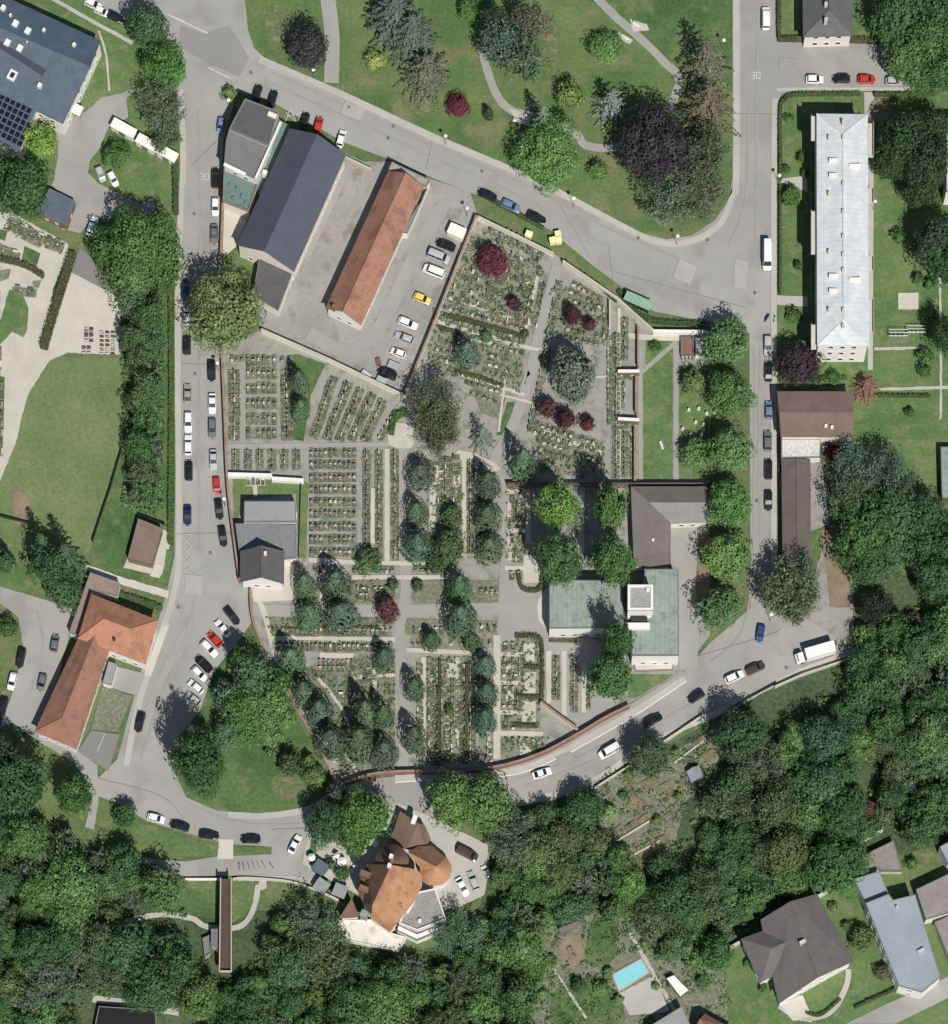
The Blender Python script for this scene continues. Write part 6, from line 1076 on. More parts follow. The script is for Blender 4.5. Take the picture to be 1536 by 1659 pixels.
# shelter at the stop
p = P(1034, 487, 2.6); e = empty('bus_shelter', (p.x, p.y, .1), -math.radians(24), 'mint green roofed shelter in the grass below the junction', 'bus shelter')
sub('roof', e, mat('mint_roof', c(126, 168, 140), c(140, 178, 150), .5, 3, stripe=(math.radians(-24), 2.2, .04, .8)), lambda b: b.box(0, 0, 2.45, 2.6, 6.4, 2.2)); sub('back_wall', e, M['glass'], lambda b: b.box(0, -.85, .3, 2.3, 6.0, .05)); sub('bench', e, M['wood'], lambda b: b.box(0, -.5, .4, .46, 4, .4))
for sx in (-2.9, 0, 2.9):
    for sy in (-.85, .85): sub('post', e, M['metal'], lambda b: b.box(sx, sy, 0, 2.446, .1, .1))
# street lamps
lamp0 = None
def lamp(px, py, label):
    p = P(px, py, 4.6); e = empty('street_lamp', (p.x, p.y, .1), 0, label, 'street lamp', 'white-headed street lamps')
    sub('pole', e, M['metal'], lambda b: (b.bar((0, 0, 0), (0, 0, 4.2), .07, 0, 8, .05), b.bar((0, 0, 0), (0, 0, .6), .11, 0, 8)))
    sub('lamp_head', e, M['white_wall'], lambda b: (b.bar((0, 0, 4.2), (0, 0, 4.5), .22, 0, 12, .38), b.bar((0, 0, 4.5), (0, 0, 4.62), .42, 0, 12, .30)))
for x, y, lb in ((508, 113, 'street lamp on the verge by the path below the purplish tree'), (722, 220, 'street lamp below the maroon tree in the park'), (930, 321, 'street lamp at the park edge right of the large bright tree'), (1098, 382, 'street lamp on the inside of the big park curve'), (1173, 65, 'street lamp beside the deep green lawn at the right street'), (1263, 284, 'street lamp by the upper gate of the long white block'), (352, 588, 'street lamp by the red wall near the upper burial rows'), (363, 808, 'street lamp by the red wall above the small chapel'), (370, 162, 'street lamp at the top corner of the corner building'), (757, 337, 'street lamp by the yard entrance'), (1250, 995, 'street lamp at the foot of the grey green tree by the junction'), (1416, 265, 'street lamp right of the long white block, upper'), (1418, 326, 'street lamp right of the long white block, lower')): lamp(x, y, lb)
# benches and paved niches in the park
def bench(px, py, ang, label):
    p = P(px, py, .4); e = empty('bench', (p.x, p.y, .3), -math.radians(ang), label, 'bench')
    sub('seat', e, M['white_wall'], lambda b: [b.box(0, y, .42, .46, 2.0, .13) for y in (-.2, -.04, .12)]); sub('backrest', e, M['white_wall'], lambda b: [b.box(0, .28, z, z+.12, 2.0, .04) for z in (.55, .75)])
    for s in (-.85, .85): sub('leg', e, M['dark_metal'], lambda b: (b.box(s, 0, 0, .415, .07, .45), b.box(s, .31, 0, .9, .07, .05)))
bench(1031, 41, 28, 'pale bench, upper one at the park path'); bench(1012, 62, 28, 'pale bench, lower one at the park path'); bench(838, 197, 10, 'pale bench left of the large bright green tree'); bench(1072, 722, 70, 'pale bench alone on the walled lawn')
# parasols
def parasol(px, py, r, label, sq=False):
    p = P(px, py, 2.4); e = empty('parasol', (p.x, p.y, .25), .3, label, 'parasol', 'white parasols of the restaurant terrace'); n = 4 if sq else 8
    def can(b):
        for i in range(n): a, q = 6.283*i/n, 6.283*(i+1)/n; b.face([(r*math.cos(a), r*math.sin(a), 2.2), (r*math.cos(q), r*math.sin(q), 2.2), (0, 0, 2.75)]); b.face([(r*math.cos(q), r*math.sin(q), 2.12), (r*math.cos(a), r*math.sin(a), 2.12), (0, 0, 2.68)]); b.face([(r*math.cos(a), r*math.sin(a), 2.12), (r*math.cos(q), r*math.sin(q), 2.12), (r*math.cos(q), r*math.sin(q), 2.2), (r*math.cos(a), r*math.sin(a), 2.2)])
    sub('canopy', e, sm, can); sub('pole', e, M['metal'], lambda b: b.bar((0, 0, 0), (0, 0, 2.66), .03)); sub('base', e, M['concrete'], lambda b: b.box(0, 0, 0, .1, .6, .6))
for x, y, r, sq, lb in ((575, 1371, 1.0, 1, 'square white parasol, upper one left of the dark dome'), (588, 1379, .9, 0, 'small white parasol just below the square one'), (598, 1362, 1.3, 1, 'white parasol at the edge of the bright tree'), (607, 1366, 1.1, 1, 'white parasol nearest the dark dome'), (505, 1389, .9, 0, 'white parasol in the grass at the far left of the terrace'), (554, 1396, 1.1, 0, 'cream parasol in the middle of the terrace'), (561, 1362, .5, 0, 'tiny yellowish parasol under the tree edge'), (546, 1386, .8, 1, 'pale parasol between two shrubs on the terrace')): parasol(x, y, r, lb, sq)
def table(px, py, label):
    p = P(px, py, .7); e = empty('garden_table', (p.x, p.y, .25), random.random()*3, label, 'table', 'tables on the restaurant terrace'); sub('tabletop', e, M['white_wall'] if random.random() < .5 else M['wood'], lambda b: b.box(0, 0, .68, .73, 1.1, .75))
    for sx in (-.45, .45):
        for sy in (-.3, .3): sub('leg', e, M['dark_metal'], lambda b: b.box(sx, sy, 0, .677, .05, .05))
for i, (x, y) in enumerate(((566, 1384), (572, 1396), (580, 1390), (560, 1408), (570, 1412), (548, 1402), (540, 1392), (576, 1404))): table(x, y, 'small terrace table, %s from the left left of the dark dome' % ['fourth', 'sixth', 'eighth', 'third', 'fifth', 'second', 'first', 'seventh'][i])
tree('broad', 555, 1416, 14, 3.5, (64, 96, 58), 'small clipped round bush', 'bush', 'bush'); tree('broad', 536, 1400, 9, 3, (64, 96, 58), 'small clipped round bush', 'bush', 'bush')
for i, (x, y, a_, lx, ly) in enumerate(((1030, 1303, 24, 3.4, 3.0), (1052, 1268, -28, 3.2, 1.8), (1078, 1275, -28, 3.0, 1.6), (1020, 1268, -28, 2.6, 1.4), (1000, 1345, -35, 3.2, 1.2), (1022, 1338, -35, 3.2, 1.2), (1044, 1326, -35, 3.2, 1.2), (1085, 1322, -35, 2.4, 1.4), (1045, 1372, -28, 4.0, 1.4), (1072, 1360, -28, 2.6, 1.2), (1148, 1222, -30, 2.4, 1.4), (1130, 1205, -30, 2.2, 1.2))):
    raised_bed(x, y, a_, lx, ly, 'allotment bed, %s on the terraces below the curved road' % (['leftmost-but-three large square one', 'upper middle one', 'upper right one by the greenhouse', 'upper left one', 'left one of three in a row', 'centre one of a row of three', 'right one of a row of three', 'lone small one right of the row', 'long lowest one', 'lowest right one', 'lower one above the greenhouse', 'upper one above the greenhouse'][i]))
for x0, y0, x1, y1, lb in ((1000, 1362, 1052, 1330, 'pale edging wall below the row of three allotment beds'), (1012, 1392, 1070, 1362, 'pale edging wall at the lowest allotment terrace'), (1092, 1236, 1140, 1200, 'short dry-stone wall above the greenhouse')): wall('garden_wall', [(x0, y0), (x1, y1)], .6, 2.5, M['concrete'], M['concrete'], lb)
for x, y, r, cl in ((985, 1575, 10, (84, 120, 62)), (975, 1600, 12, (76, 112, 60)), (1062, 1598, 7, (90, 124, 64)), (1070, 1545, 9, (70, 110, 56)), (1000, 1620, 9, (84, 118, 60)), (890, 1560, 13, (84, 124, 62)), (938, 1598, 14, (62, 100, 54)), (1045, 1530, 8, (92, 122, 70)), (1140, 1590, 14, (74, 108, 62)), (1160, 1545, 16, (64, 92, 56)), (1085, 1525, 8, (110, 126, 80)), (880, 1610, 10, (84, 120, 66)), (1372, 1500, 9, (70, 104, 56)), (1395, 1520, 22, (78, 100, 62)), (1430, 1575, 14, (92, 96, 72)), (1236, 1600, 8, (70, 104, 56)), (1210, 1560, 7, (70, 104, 56)), (1350, 1470, 9, (88, 118, 64)), (1478, 1400, 12, (84, 116, 62)), (965, 1300, 8, (84, 116, 62)), (1010, 1290, 8, (76, 110, 56)), (1065, 1330, 9, (84, 120, 60)), (1100, 1290, 8, (88, 116, 66)), (1095, 1220, 9, (90, 124, 62)), (1020, 1255, 10, (98, 132, 66))): tree('broad', x, y, r, max(1.6, r*.22), cl, 'small clipped round bush', 'bush', 'bush')
# pool
e = root_for('swimming_pool', 'turquoise rectangular swimming pool in the garden at the bottom', 'pool', [(1021, 1579)]); q = W([(994, 1580), (1038, 1556), (1049, 1575), (1004, 1603)], .3)
b = MB(); qo = inset(q, -.35); b.prism(qo, .0, .40); b.build('coping', M['pavement'], e); b = MB(); b.prism(q, .401, .415); wm = mat('pool_water', c(118, 208, 218, .95), c(132, 216, 222), .4, 2, .5, .06, rough=.1, spec=.5); b.build('water', wm, e)
# lawn frames right of the long block
for x, y, cl, lb in ((1455, 542, (.25, .3, .5), 'blue and white low frame on the rear lawn'), (1484, 536, (.55, .56, .52), 'pale low frame beside the blue one on the rear lawn')):
    p = P(x, y, .8); e = empty('laundry_frame', (p.x, p.y, .1), 0, lb, 'laundry frame')
    for sx in (-2.1, 2.1): sub('post', e, M['metal'], lambda b: b.box(sx, 0, 0, 1.8, .12, .12))
    sub('rail', e, M['white_wall'], lambda b: [b.box(0, y2, 1.7, 1.8, 4.3, .1) for y2 in (-.7, 0, .7)]); sub('cloth', e, M['objmatte'], lambda b: [b.box(x2, -.5, .7, 1.69, .7, .05) for x2 in (-1.5, -.6, .4, 1.3)]).color = (*cl, 1)
# motorbike at the kerb
p = P(1243, 515, .6); e = empty('motorbike', (p.x, p.y, .2), math.radians(60), 'dark motorbike at the kerb above the silver estate', 'motorbike'); sub('frame', e, M['dark_metal'], lambda b: (b.box(0, 0, .4, .8, 1.1, .3), b.box(-.35, 0, .8, .9, .7, .26), b.bar((.5, -.35, 1.0), (.5, .35, 1.0), .03)))
for s in (-.7, .7): sub('wheel', e, M['tyre'], lambda b: b.bar((s, -.06, .32), (s, .06, .32), .32, 0, 14))
# stone stock in the western yard, standing stones in the walled garden
k = 0
for x0, y0, nx, ny, dx, dy in ((140, 532, 2, 5, 8, 5), (136, 562, 2, 3, 8, 5), (165, 538, 3, 6, 9, 7)):
    for i in range(nx):
        for j in range(ny):
            k += 1; p = P(x0+i*dx, y0+j*dy, .5); e = empty('grave_slab', (p.x, p.y, .2), random.uniform(-.05, .05), 'stone slab %s in column %s of the %s stack in the western yard' % (NTH[j] if j else 'topmost', ['one', 'two', 'three'][i], {140: 'upper left', 136: 'lower left', 165: 'right'}[x0]), 'stone slab', 'stone slabs stocked in the western yard')
            cl = random.choice(((.1, .1, .1), (.5, .49, .46), (.3, .3, .3), (.06, .06, .06), (.6, .58, .52))); sub('slab', e, M['stone'], lambda b: b.box(0, 0, .1, .55, .85, .18)).color = (*cl, 1); sub('pallet', e, M['wood'], lambda b: b.box(0, 0, 0, .097, .95, .4))
for i, (x, y) in enumerate(((1116, 664), (1132, 662), (1145, 670), (1158, 668), (1127, 684), (1106, 695), (1119, 704), (1136, 704), (1140, 688))):
    p = P(x, y, .5); e = empty('standing_stone', (p.x, p.y, .1), random.random(), 'pale standing stone number %s clockwise in the ring between two trees' % ['one', 'two', 'three', 'four', 'nine', 'eight', 'seven', 'six', 'five'][i], 'stone', 'pale standing stones'); sub('stone', e, M['stone'], lambda b: b.box(0, 0, .15, 1.1, .55, .4, taper=.8)).color = (.7, .68, .6, 1); sub('plinth', e, M['stone'], lambda b: b.box(0, 0, 0, .147, .8, .6)).color = (.4, .4, .38, 1)
# ---------------------------------------------------------------- graves
GR = []; BEDS = MB()
def row(field, rownm, x0, y0, x1, y1, side=1, w_=.95, l_=1.4, frm='left', gap=.08, skip=0.06):
    """headstones stand on the line, the plot extends to one side of it"""
    a, b_ = P(x0, y0, 0), P(x1, y1, 0); d = b_-a; L_ = d.length; d.normalize(); n = max(1, int(L_/(w_+gap))); nn = Vector((-d.y, d.x, 0))*side
    s0, s1 = a-nn*.15, b_-nn*.15; lw = l_*1.02; BEDS.face([(q.x, q.y, Z4+.03+.0007*len(BEDS.f)/3) for q in ccw([s0, s1, s1+nn*lw, s0+nn*lw])])
    for i in range(n):
        t = (i+.5)*L_/n; p = a+d*t; wl = w_*random.uniform(.85, 1.05)
        if random.random() < skip: continue
        GR.append(dict(p=p, ang=math.atan2(d.y, d.x)+(0 if side < 0 else math.pi), w=wl, l=l_*random.uniform(.88, 1.05), f=field, r=rownm, i=i, frm=frm, d=d, nn=nn))
O_ = ['1st', '2nd', '3rd']+['%dth' % k for k in range(4, 60)]
def rows(field, lst, **kw):
    for i, q in enumerate(lst): row(field, O_[i], *q, **kw)
F1 = 'upper left grave field'
rows(F1+' middle block', [(398, y, 449, y, s) for y in (585, 606, 630, 655, 680, 703) for s in (1, -1)])
rows(F1+' left strip', [(380, 600, 380, 715, 1), (380, 600, 380, 715, -1)], frm='top'); rows(F1+' right strip', [(464, 600, 466, 715, 1), (464, 600, 466, 715, -1)], frm='top'); rows(F1+' top row', [(372, 586, 396, 586, 1), (452, 587, 474, 588, 1)])
rows('slanted upper field', [(541, 611, 508, 712, 1), (541, 611, 508, 712, -1), (565, 620, 529, 714, 1), (565, 620, 529, 714, -1), (585, 630, 549, 716, 1), (585, 630, 549, 716, -1), (604, 638, 569, 716, 1), (604, 638, 569, 716, -1), (622, 648, 590, 716, 1), (622, 648, 590, 716, -1), (640, 668, 612, 714, 1)], frm='top', w_=1.0, l_=1.15)
rows('block above the white screen wall', [(x, 729, x, 762, s) for x in (382, 402, 421, 441, 461, 480) for s in (1, -1)], frm='top', l_=1.0)
rows('broad middle left block', [(501, y, 578, y, s) for y in (735, 754, 775, 794, 815, 833, 854, 875, 896) for s in (1, -1)], w_=.95, l_=1.1)
rows('tall middle column', [(594, 730, 594, 905, 1), (594, 730, 594, 905, -1), (614, 730, 614, 905, 1), (614, 730, 614, 905, -1), (640, 730, 640, 908, 1), (640, 730, 640, 908, -1)], frm='top', w_=1.0, l_=.95)
rows('row above the left lower path', [(440, 1022, 630, 1024, -1), (450, 1047, 636, 1049, 1), (450, 1047, 636, 1049, -1), (515, 1072, 575, 1073, -1), (515, 1083, 575, 1083, -1)], l_=1.3)
rows('strip between the central conifers', [(762, 745, 762, 900, 1), (762, 745, 762, 900, -1), (776, 750, 774, 900, 1)], frm='top', w_=.9, l_=.9)
rows('family graves left of the strip', [(735, 735, 735, 765, 1), (735, 790, 735, 820, 1), (722, 740, 722, 815, 1), (722, 740, 722, 815, -1), (710, 790, 710, 820, 1)], frm='top', w_=1.5, l_=1.6)
rows('family graves right of the diagonal path', [(824, 785, 850, 785, -1), (824, 806, 850, 806, -1), (838, 812, 838, 848, 1), (838, 812, 838, 848, -1), (822, 850, 850, 850, 1), (824, 872, 850, 872, -1), (836, 880, 836, 912, 1), (824, 930, 846, 930, -1)], w_=1.4, l_=1.5)
rows('family graves below the chapel', [(812, 1045, 838, 1045, -1), (812, 1070, 838, 1070, -1), (842, 1068, 842, 1098, 1), (812, 1096, 840, 1096, 1), (812, 1116, 838, 1116, -1), (838, 1118, 838, 1148, 1), (812, 1146, 840, 1146, 1), (812, 1165, 830, 1165, -1), (812, 1182, 838, 1182, 1), (815, 1200, 860, 1200, -1), (860, 1200, 885, 1212, -1)], w_=1.2, l_=1.5)
rows('strip below the lower cross path', [(665, 1045, 770, 1046, 1), (775, 1046, 800, 1046, 1), (775, 1018, 808, 1018, -1), (667, 1020, 720, 1020, -1)], w_=1.1, l_=1.3)
rows('lower middle field', [(677, 1075, 677, 1235, 1), (695, 1075, 695, 1232, 1), (708, 1070, 708, 1235, -1), (716, 1070, 716, 1235, 1), (736, 1100, 736, 1180, 1), (732, 1100, 732, 1225, -1), (752, 1075, 752, 1220, -1), (762, 1075, 762, 1230, 1), (790, 1200, 790, 1235, 1)], frm='top', w_=1.3, l_=1.3)
rows('columns below the chapel porch', [(901, 1062, 901, 1135, 1), (901, 1062, 901, 1135, -1), (930, 1062, 930, 1155, 1), (930, 1062, 930, 1155, -1), (881, 1062, 881, 1128, -1), (956, 1110, 956, 1150, -1)], frm='top', w_=1.1, l_=1.0)
rows('strip beside the walled lawn', [(998, 540, 998, 778, 1), (998, 540, 998, 778, -1), (1012, 620, 1012, 662, -1), (1012, 700, 1012, 775, 1), (1012, 700, 1012, 775, -1), (1022, 700, 1022, 775, 1), (1012, 515, 1012, 585, 1), (1012, 515, 1012, 585, -1), (1003, 610, 1028, 610, -1), (1003, 690, 1028, 690, -1)], frm='top', w_=1.0, l_=.95)
rows('slanting rows by the yard wall', [(712, 538, 742, 548, 1), (708, 553, 742, 562, 1), (704, 568, 740, 577, 1), (700, 582, 738, 592, 1), (796, 563, 850, 577, 1), (792, 578, 830, 590, 1), (788, 592, 830, 603, 1), (784, 604, 820, 614, 1), (735, 608, 812, 630, 1), (752, 622, 810, 638, 1), (760, 640, 808, 655, 1), (722, 520, 850, 552, -1), (716, 500, 850, 537, 1)], w_=1.2, l_=1.3)
rows('right rim of the diagonal path', [(903, 455, 888, 540, 1), (885, 560, 868, 640, 1), (864, 655, 855, 700, 1), (884, 460, 868, 535, -1), (862, 470, 850, 520, -1)], frm='top', w_=1.2, l_=1.4)
rows('rows below the maroon trees', [(865, 690, 975, 725, 1), (862, 702, 975, 738, 1), (868, 716, 975, 752, 1), (870, 730, 930, 750, 1), (915, 535, 972, 550, 1), (912, 548, 970, 563, 1), (925, 462, 975, 490, 1), (920, 474, 975, 502, 1), (918, 486, 965, 510, 1), (795, 362, 885, 408, -1), (790, 372, 880, 416, -1)], w_=1.2, l_=1.3)
rows('rows beside the main cross path', [(668, 926, 700, 926, 1), (665, 945, 690, 945, -1), (775, 962, 810, 962, 1), (775, 958, 810, 958, -1), (570, 928, 640, 928, 1), (575, 955, 632, 955, -1), (580, 965, 620, 965, -1), (505, 925, 530, 926, 1)], w_=1.1, l_=1.4)
rows('wooded lower left field', [(505, 1100, 530, 1100, 1), (585, 1105, 612, 1105, 1), (545, 1125, 575, 1125, -1), (560, 1185, 560, 1230, 1), (520, 1180, 545, 1186, 1), (590, 1085, 615, 1085, 1), (690, 1215, 690, 1235, 1)], w_=1.6, l_=1.7)
rows('plots above the small grey chapel', [(399, 778, 430, 778, -1)], w_=1.0, l_=1.4, skip=0); rows('western burial ground', [(16, 360, 104, 396, -1), (0, 402, 34, 412, -1), (2, 562, 2, 600, -1), (4, 620, 4, 740, -1), (20, 466, 60, 470, -1)], w_=1.9, l_=1.9); rows('top right column', [(985, 545, 985, 690, 1), (978, 500, 978, 560, 1)], frm='top', w_=1.1, l_=1.2)
# scattered plots of the upper triangle
k = 0; sc_pts = []
while k < 64:
    x, y = random.uniform(712, 880), random.uniform(372, 545)
    if inpoly(x, y, [(765, 372), (880, 425), (858, 530), (712, 492)]) and all(math.dist((x, y), q) > 12.5 for q in sc_pts):
        sc_pts.append((x, y)); a = random.random()*6.283; GR.append(dict(p=P(x, y, 0), ang=a, w=random.uniform(1, 1.5), l=random.uniform(1.2, 1.8), f='scattered plots of the upper triangle', r='', i=k, frm='', d=Vector((1, 0, 0)), nn=Vector((math.sin(a), -math.cos(a), 0)), xy=(x, y)))
    k += 1 if len(sc_pts) > k else .02
tag(BEDS.build('planted_bed', M['bed']), kind='structure')
GP = {}
def grave_geo(v, ox=0, oy=0, ca=1, sa=0, sw=1, sl=1, rw=1.0):
    """local frame: headstone at y=0, plot towards -y, one metre wide and long"""
    return None
HSTY = ['slab', 'rounded', 'low', 'cross', 'tall', 'slab']
def grave_meshes(v):
    if v in GP: return GP[v]
    rr = random.Random(v+50); kb = MB()
    for (cx_, cy_, lx, ly) in ((0, -.035, .96, .06), (0, -.965, .96, .06), (-.45, -.5, .06, .868), (.45, -.5, .06, .868)): kb.box(cx_, cy_, 0, .14, lx, ly)
    bedm = MB(); bedm.box(0, -.5, 0, .09, .8, .8)
    h = MB(); s = HSTY[v % 6]
    if s == 'slab': h.box(0, 0, 0, .95, .62, .15, taper=.96)
    elif s == 'rounded': h.box(0, 0, 0, .65, .6, .15); h.prism([Vector((.3*math.cos(t), .075, 0)) for t in (0,)]+[Vector((-.3, .075, 0)), Vector((-.3, -.075, 0)), Vector((.3, -.075, 0))], .65, .8)
    elif s == 'low': h.box(0, 0, 0, .5, .75, .2, taper=.85)
    elif s == 'cross': h.box(0, 0, 0, 1.2, .12, .1); h.box(0, 0, .8, .93, .55, .096); h.box(0, 0, 0, .25, .5, .24)
    else: h.box(0, 0, 0, 1.3, .45, .2, taper=.8); h.box(0, 0, 0, .2, .65, .32)
    n = 40; pc, pn, ps = [], [], []
    for i in range(n): pc.append((rr.uniform(-.36, .36), rr.uniform(-.86, -.14), .1+rr.random()*.22)); pn.append((rr.gauss(0, .5), rr.gauss(0, .5), 1))
    pl = cards('planting', np.array(pc), unit(np.array(pn, float)), .22*rng.uniform(.6, 1.4, n), M['hedge'], fold=.1)
    f = MB(); [f.box(rr.uniform(-.32, .32), rr.uniform(-.85, -.15), .1, .32, .15, .12, rr.random()) for _ in range(1)]
    out = [('kerb', kb.build('kerb', M['stone'])), ('bed', bedm.build('bed', M['bed'])), ('headstone', h.build('headstone', M['stone'])), ('planting', pl), ('flowers', f.build('flowers', M['flower']))]
    GP[v] = [(a, o.data) for a, o in out]
    for a, o in out: bpy.data.objects.remove(o)
    return GP[v]
STN = (((.13, .13, .13), 'dark'), ((.34, .33, .31), 'grey'), ((.55, .53, .48), 'pale'), ((.42, .36, .32), 'reddish'), ((.25, .26, .25), 'grey'), ((.66, .64, .58), 'whitish'), ((.10, .10, .10), 'dark'), ((.22, .21, .2), 'grey'))
FLW = ((.85, .82, .7), (.8, .8, .78), (.6, .12, .12), (.75, .6, .2), (.6, .3, .45), (.8, .75, .6))
def near_px(g): return (g['p'].x/S+CX, CY-g['p'].y/S)
for g in GR:
    x, y = near_px(g); g['cov'] = any(math.dist((x, y-3), (t_[2], t_[3])) < t_[0].scale[0]*16 and t_[0]['category'] == 'tree' for t_ in TREES if abs(t_[2]-x) < 60 and abs(t_[3]-y) < 60)
GR.sort(key=lambda g: -(g['w']*g['l'])+(9 if g['cov'] else 0))
seen = {}; stuff = {'kerb': [], 'bed': [], 'headstone': [], 'planting': [], 'flowers': []}
for gi, g in enumerate(GR):
    v = random.randrange(12); ms = grave_meshes(v % 6); st, sn = random.choice(STN); kb_ = random.choice(((.24, .235, .21), (.17, .17, .15), (.34, .33, .29), (.10, .10, .10), (.2, .2, .17)))
    pc = random.choice(((84, 104, 66), (104, 118, 76), (74, 92, 60), (118, 124, 90), (92, 108, 76), (132, 134, 98))); pcol = tuple(lin(q)*.9 for q in pc)
    cols = {'kerb': kb_, 'bed': (1, 1, 1), 'headstone': st, 'planting': pcol, 'flowers': random.choice(FLW)}
    if gi < 298:
        lb = ('%s grave, %s from the %s, row %s, %s' % (sn, O_[g['i']], g['frm'], g['r'], g['f'])) if g['r'] else None
        if lb is None:
            x, y = near_px(g); d0 = math.dist((x, y), (799, 424)); rk = sorted(math.dist(near_px(q), (799, 424)) for q in GR if not q['r']).index(d0); lb = '%s plot, %s nearest to the largest maroon tree, among the scattered graves' % (sn, O_[rk] if rk < len(O_) else '%dth' % (rk+1))
        e = empty('grave', (g['p'].x, g['p'].y, .34), g['ang'], lb, 'grave', 'graves of the '+g['f'], (g['w'], g['l'], 1))
        for a, d in ms:
            o = bpy.data.objects.new(a, d); C.objects.link(o); o.parent = e; o.color = (*cols[a], 1)
    else:
        ca, sa = math.cos(g['ang']), math.sin(g['ang'])
        for a, d in ms: stuff[a].append((d, g, ca, sa, cols[a]))
def merged(name, items, m, label, parent=None):
    V, F, CO = [], [], []; rn = []
    for d, g, ca, sa, col in items:
        n = len(d.vertices); co = np.empty(n*3, np.float32); d.vertices.foreach_get('co', co); co = co.reshape(-1, 3); b0 = len(V)
        X = co[:, 0]*g['w']; Y = co[:, 1]*g['l']; V += list(zip(g['p'].x+X*ca-Y*sa, g['p'].y+X*sa+Y*ca, .34+co[:, 2])); F += [tuple(b0+i for i in p.vertices) for p in d.polygons]; CO += [(*col, 1)]*n
    me = bpy.data.meshes.new(name); me.from_pydata(V, [], F); a = me.color_attributes.new('tone', 'FLOAT_COLOR', 'POINT'); a.data.foreach_set('color', np.array(CO, np.float32).ravel())
    r = me.attributes.new('rnd', 'FLOAT', 'POINT'); r.data.foreach_set('value', rng.random(len(V)).astype(np.float32)); me.materials.append(m); o = bpy.data.objects.new(name, me); C.objects.link(o); o.parent = parent; return o
def tonemat(name, rough=.7):
    m = bpy.data.materials.new(name); m.use_nodes = True; b = m.node_tree.nodes['Principled BSDF']; b.inputs['Roughness'].default_value = rough
    at = m.node_tree.nodes.new('ShaderNodeAttribute'); at.attribute_name = 'tone'; m.node_tree.links.new(at.outputs['Color'], b.inputs['Base Color']); return m
tm = tonemat('grave_tones')
ge = empty('small_graves', (0, 0, 0), 0, 'the many smaller graves filling the cemetery fields between the larger plots', 'graves'); ge['kind'] = 'stuff'
for a in stuff: merged(a, stuff[a], M['bed'] if a == 'bed' else tm, '', ge)

def manhole(px, py, lb):
    p = P(px, py, 0); e = empty('manhole_cover', (p.x, p.y, .3), 0, lb, 'manhole cover', 'manhole covers'); b = MB(); b.bar((0, 0, -.2), (0, 0, .0), .34, 0, 16); b.build('frame', M['dark_metal'], e, local=True); b = MB(); b.bar((0, 0, 0.002), (0, 0, .03), .27, 0, 16); b.build('lid', M['metal'], e, local=True)
for x, y, lb in ((407, 118, 'upper left on the diagonal road near the park lawn corner'), (565, 174, 'on the diagonal road above the white car'), (637, 205, 'on the diagonal road, upper of a close pair'), (629, 224, 'on the diagonal road, lower of a close pair'), (781, 278, 'on the diagonal road above the black and blue cars'), (1034, 386, 'on the pavement of the big curve'), (1223, 475, 'on the wide junction above the motorbike'), (1146, 389, 'at the kerb end of the big curve'), (316, 606, 'between the two parking rows of the left street'), (341, 896, 'left of the small grey chapel'), (315, 347, 'below the painted number on the left street'), (289, 984, 'beside the corner house hedge'), (1225, 936, 'by the grey green tree on the right street'), (876, 1283, 'on the curved road below the moving white car'), (1226, 812, 'beside the lowest black car of the right street'), (1274, 1082, 'left of the white lorry')): manhole(x, y, 'dark manhole cover '+lb)
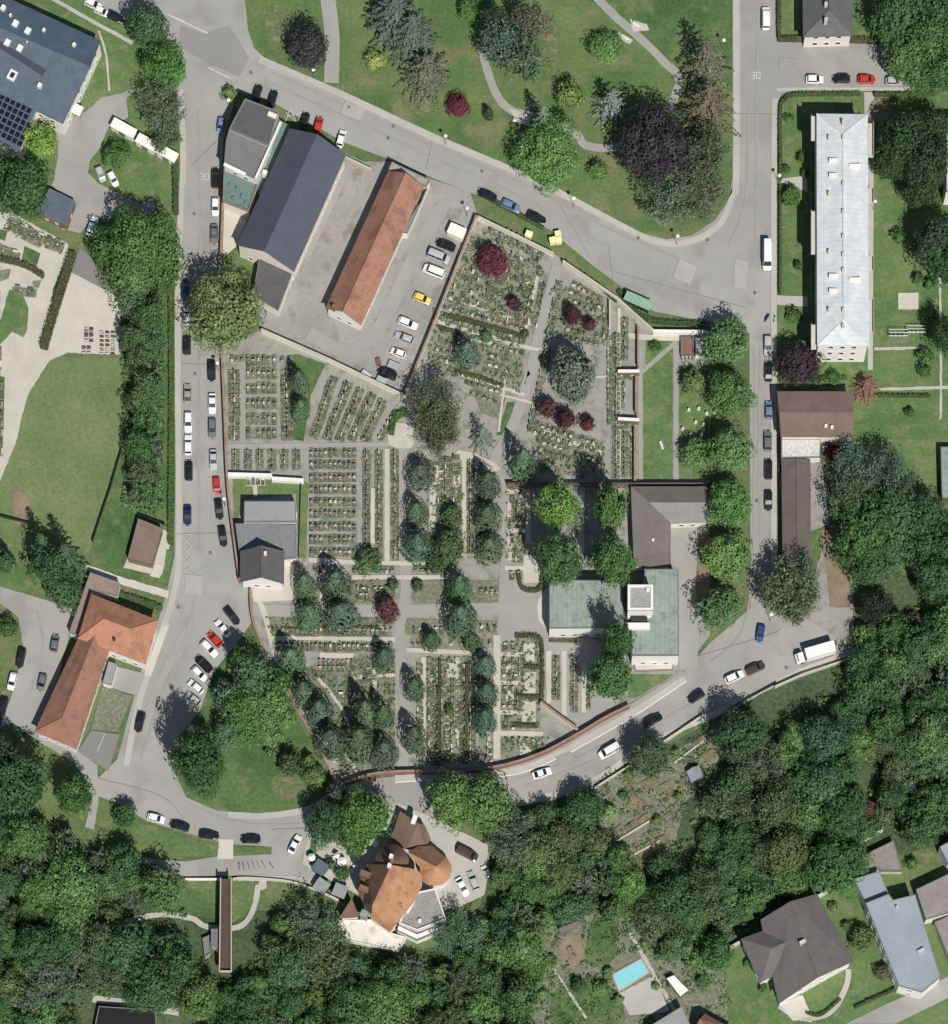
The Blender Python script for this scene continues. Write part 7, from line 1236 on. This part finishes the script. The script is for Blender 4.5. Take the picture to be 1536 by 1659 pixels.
for i, (x, y, r) in enumerate(((1255, 517, .25), (352, 300, .2), (388, 1404, .3), (395, 1404, .3), (403, 1403, .3), (411, 1402, .3), (419, 1402, .3), (427, 1401, .3), (440, 1403, .3))):
    p = P(x, y, .5); e = empty('bicycle', (p.x, p.y, .3), 1.4+.1*i, ['bicycle at the right street kerb beside the motorbike', 'bicycle by the red wall of the green terrace'][i] if i < 2 else 'bicycle, %s from the left in the row above the footbridge parapet' % ['', '', 'first', 'second', 'third', 'fourth', 'fifth', 'sixth', 'seventh'][i], 'bicycle')
    for s in (-.5, .5): sub('wheel', e, M['tyre'], lambda b: b.bar((s, -.03, .33), (s, .03, .33), .33, 0, 12))
    sub('frame', e, M['dark_metal'], lambda b: (b.bar((-.5, 0, .33), (0, 0, .8), .03), b.bar((0, 0, .8), (.45, 0, .8), .03), b.bar((.5, 0, .33), (.4, 0, .95), .03), b.bar((.4, -.25, .97), (.4, .25, .97), .025)))
# name every tree by its look and by what it stands nearest to
MARKS = [(60, 90, 'the blue-grey flat-pitched hall'), (235, 228, 'the white shelters'), (95, 335, 'the small blue-grey shed'), (100, 700, 'the mown meadow'), (300, 620, 'the left parking street'), (620, 400, 'the long red-tiled barn'), (430, 870, 'the small grey chapel'), (190, 1020, 'the orange tiled corner house'),
         (235, 880, 'the small brown hut'), (365, 1500, 'the brown footbridge'), (630, 1440, 'the round-roofed restaurant'), (950, 980, 'the green-roofed chapel'), (1085, 850, 'the brown-grey angled outbuilding'), (1365, 370, 'the long white-roofed block'), (1320, 670, 'the brown metal-roofed hall'),
         (1340, 30, 'the grey hipped house'), (1022, 1578, 'the turquoise pool'), (1300, 1540, 'the brown-roofed villa'), (1460, 1510, 'the pale blue-grey roof'), (1320, 1060, 'the white lorry'), (743, 120, 'the park path'), (1030, 50, 'the park benches'), (787, 545, 'the hexagon bush'), (657, 985, 'the central path crossing'), (1090, 1300, 'the terraced allotment'), (1080, 650, 'the walled lawn'), (200, 1625, 'the pale path at the bottom left'), (1291, 800, 'the narrow brown roof')]
ORD = ['', 'second ', 'third ', 'fourth ', 'fifth ', 'sixth ', 'seventh ', 'eighth ', 'ninth ', 'tenth ', 'eleventh ', 'twelfth ']
def ordn(i): return ORD[i] if i < len(ORD) else '%dth ' % (i+1)
bydesc = {}
for t_ in TREES: bydesc.setdefault(t_[1], []).append(t_)
for dsc, lst in bydesc.items():
    for t_ in lst:
        best = None
        for mx_, my_, nm in MARKS:
            rank = sorted(lst, key=lambda q: math.dist(q[2:4], (mx_, my_))).index(t_); d_ = math.dist(t_[2:4], (mx_, my_))+60*rank
            if best is None or d_ < best[0]: best = (d_, rank, nm)
        t_[0]['label'] = '%s, %snearest to %s' % (dsc, ordn(best[1]), best[2])
        if len(lst) > 5: t_[0]['group'] = dsc+'s'
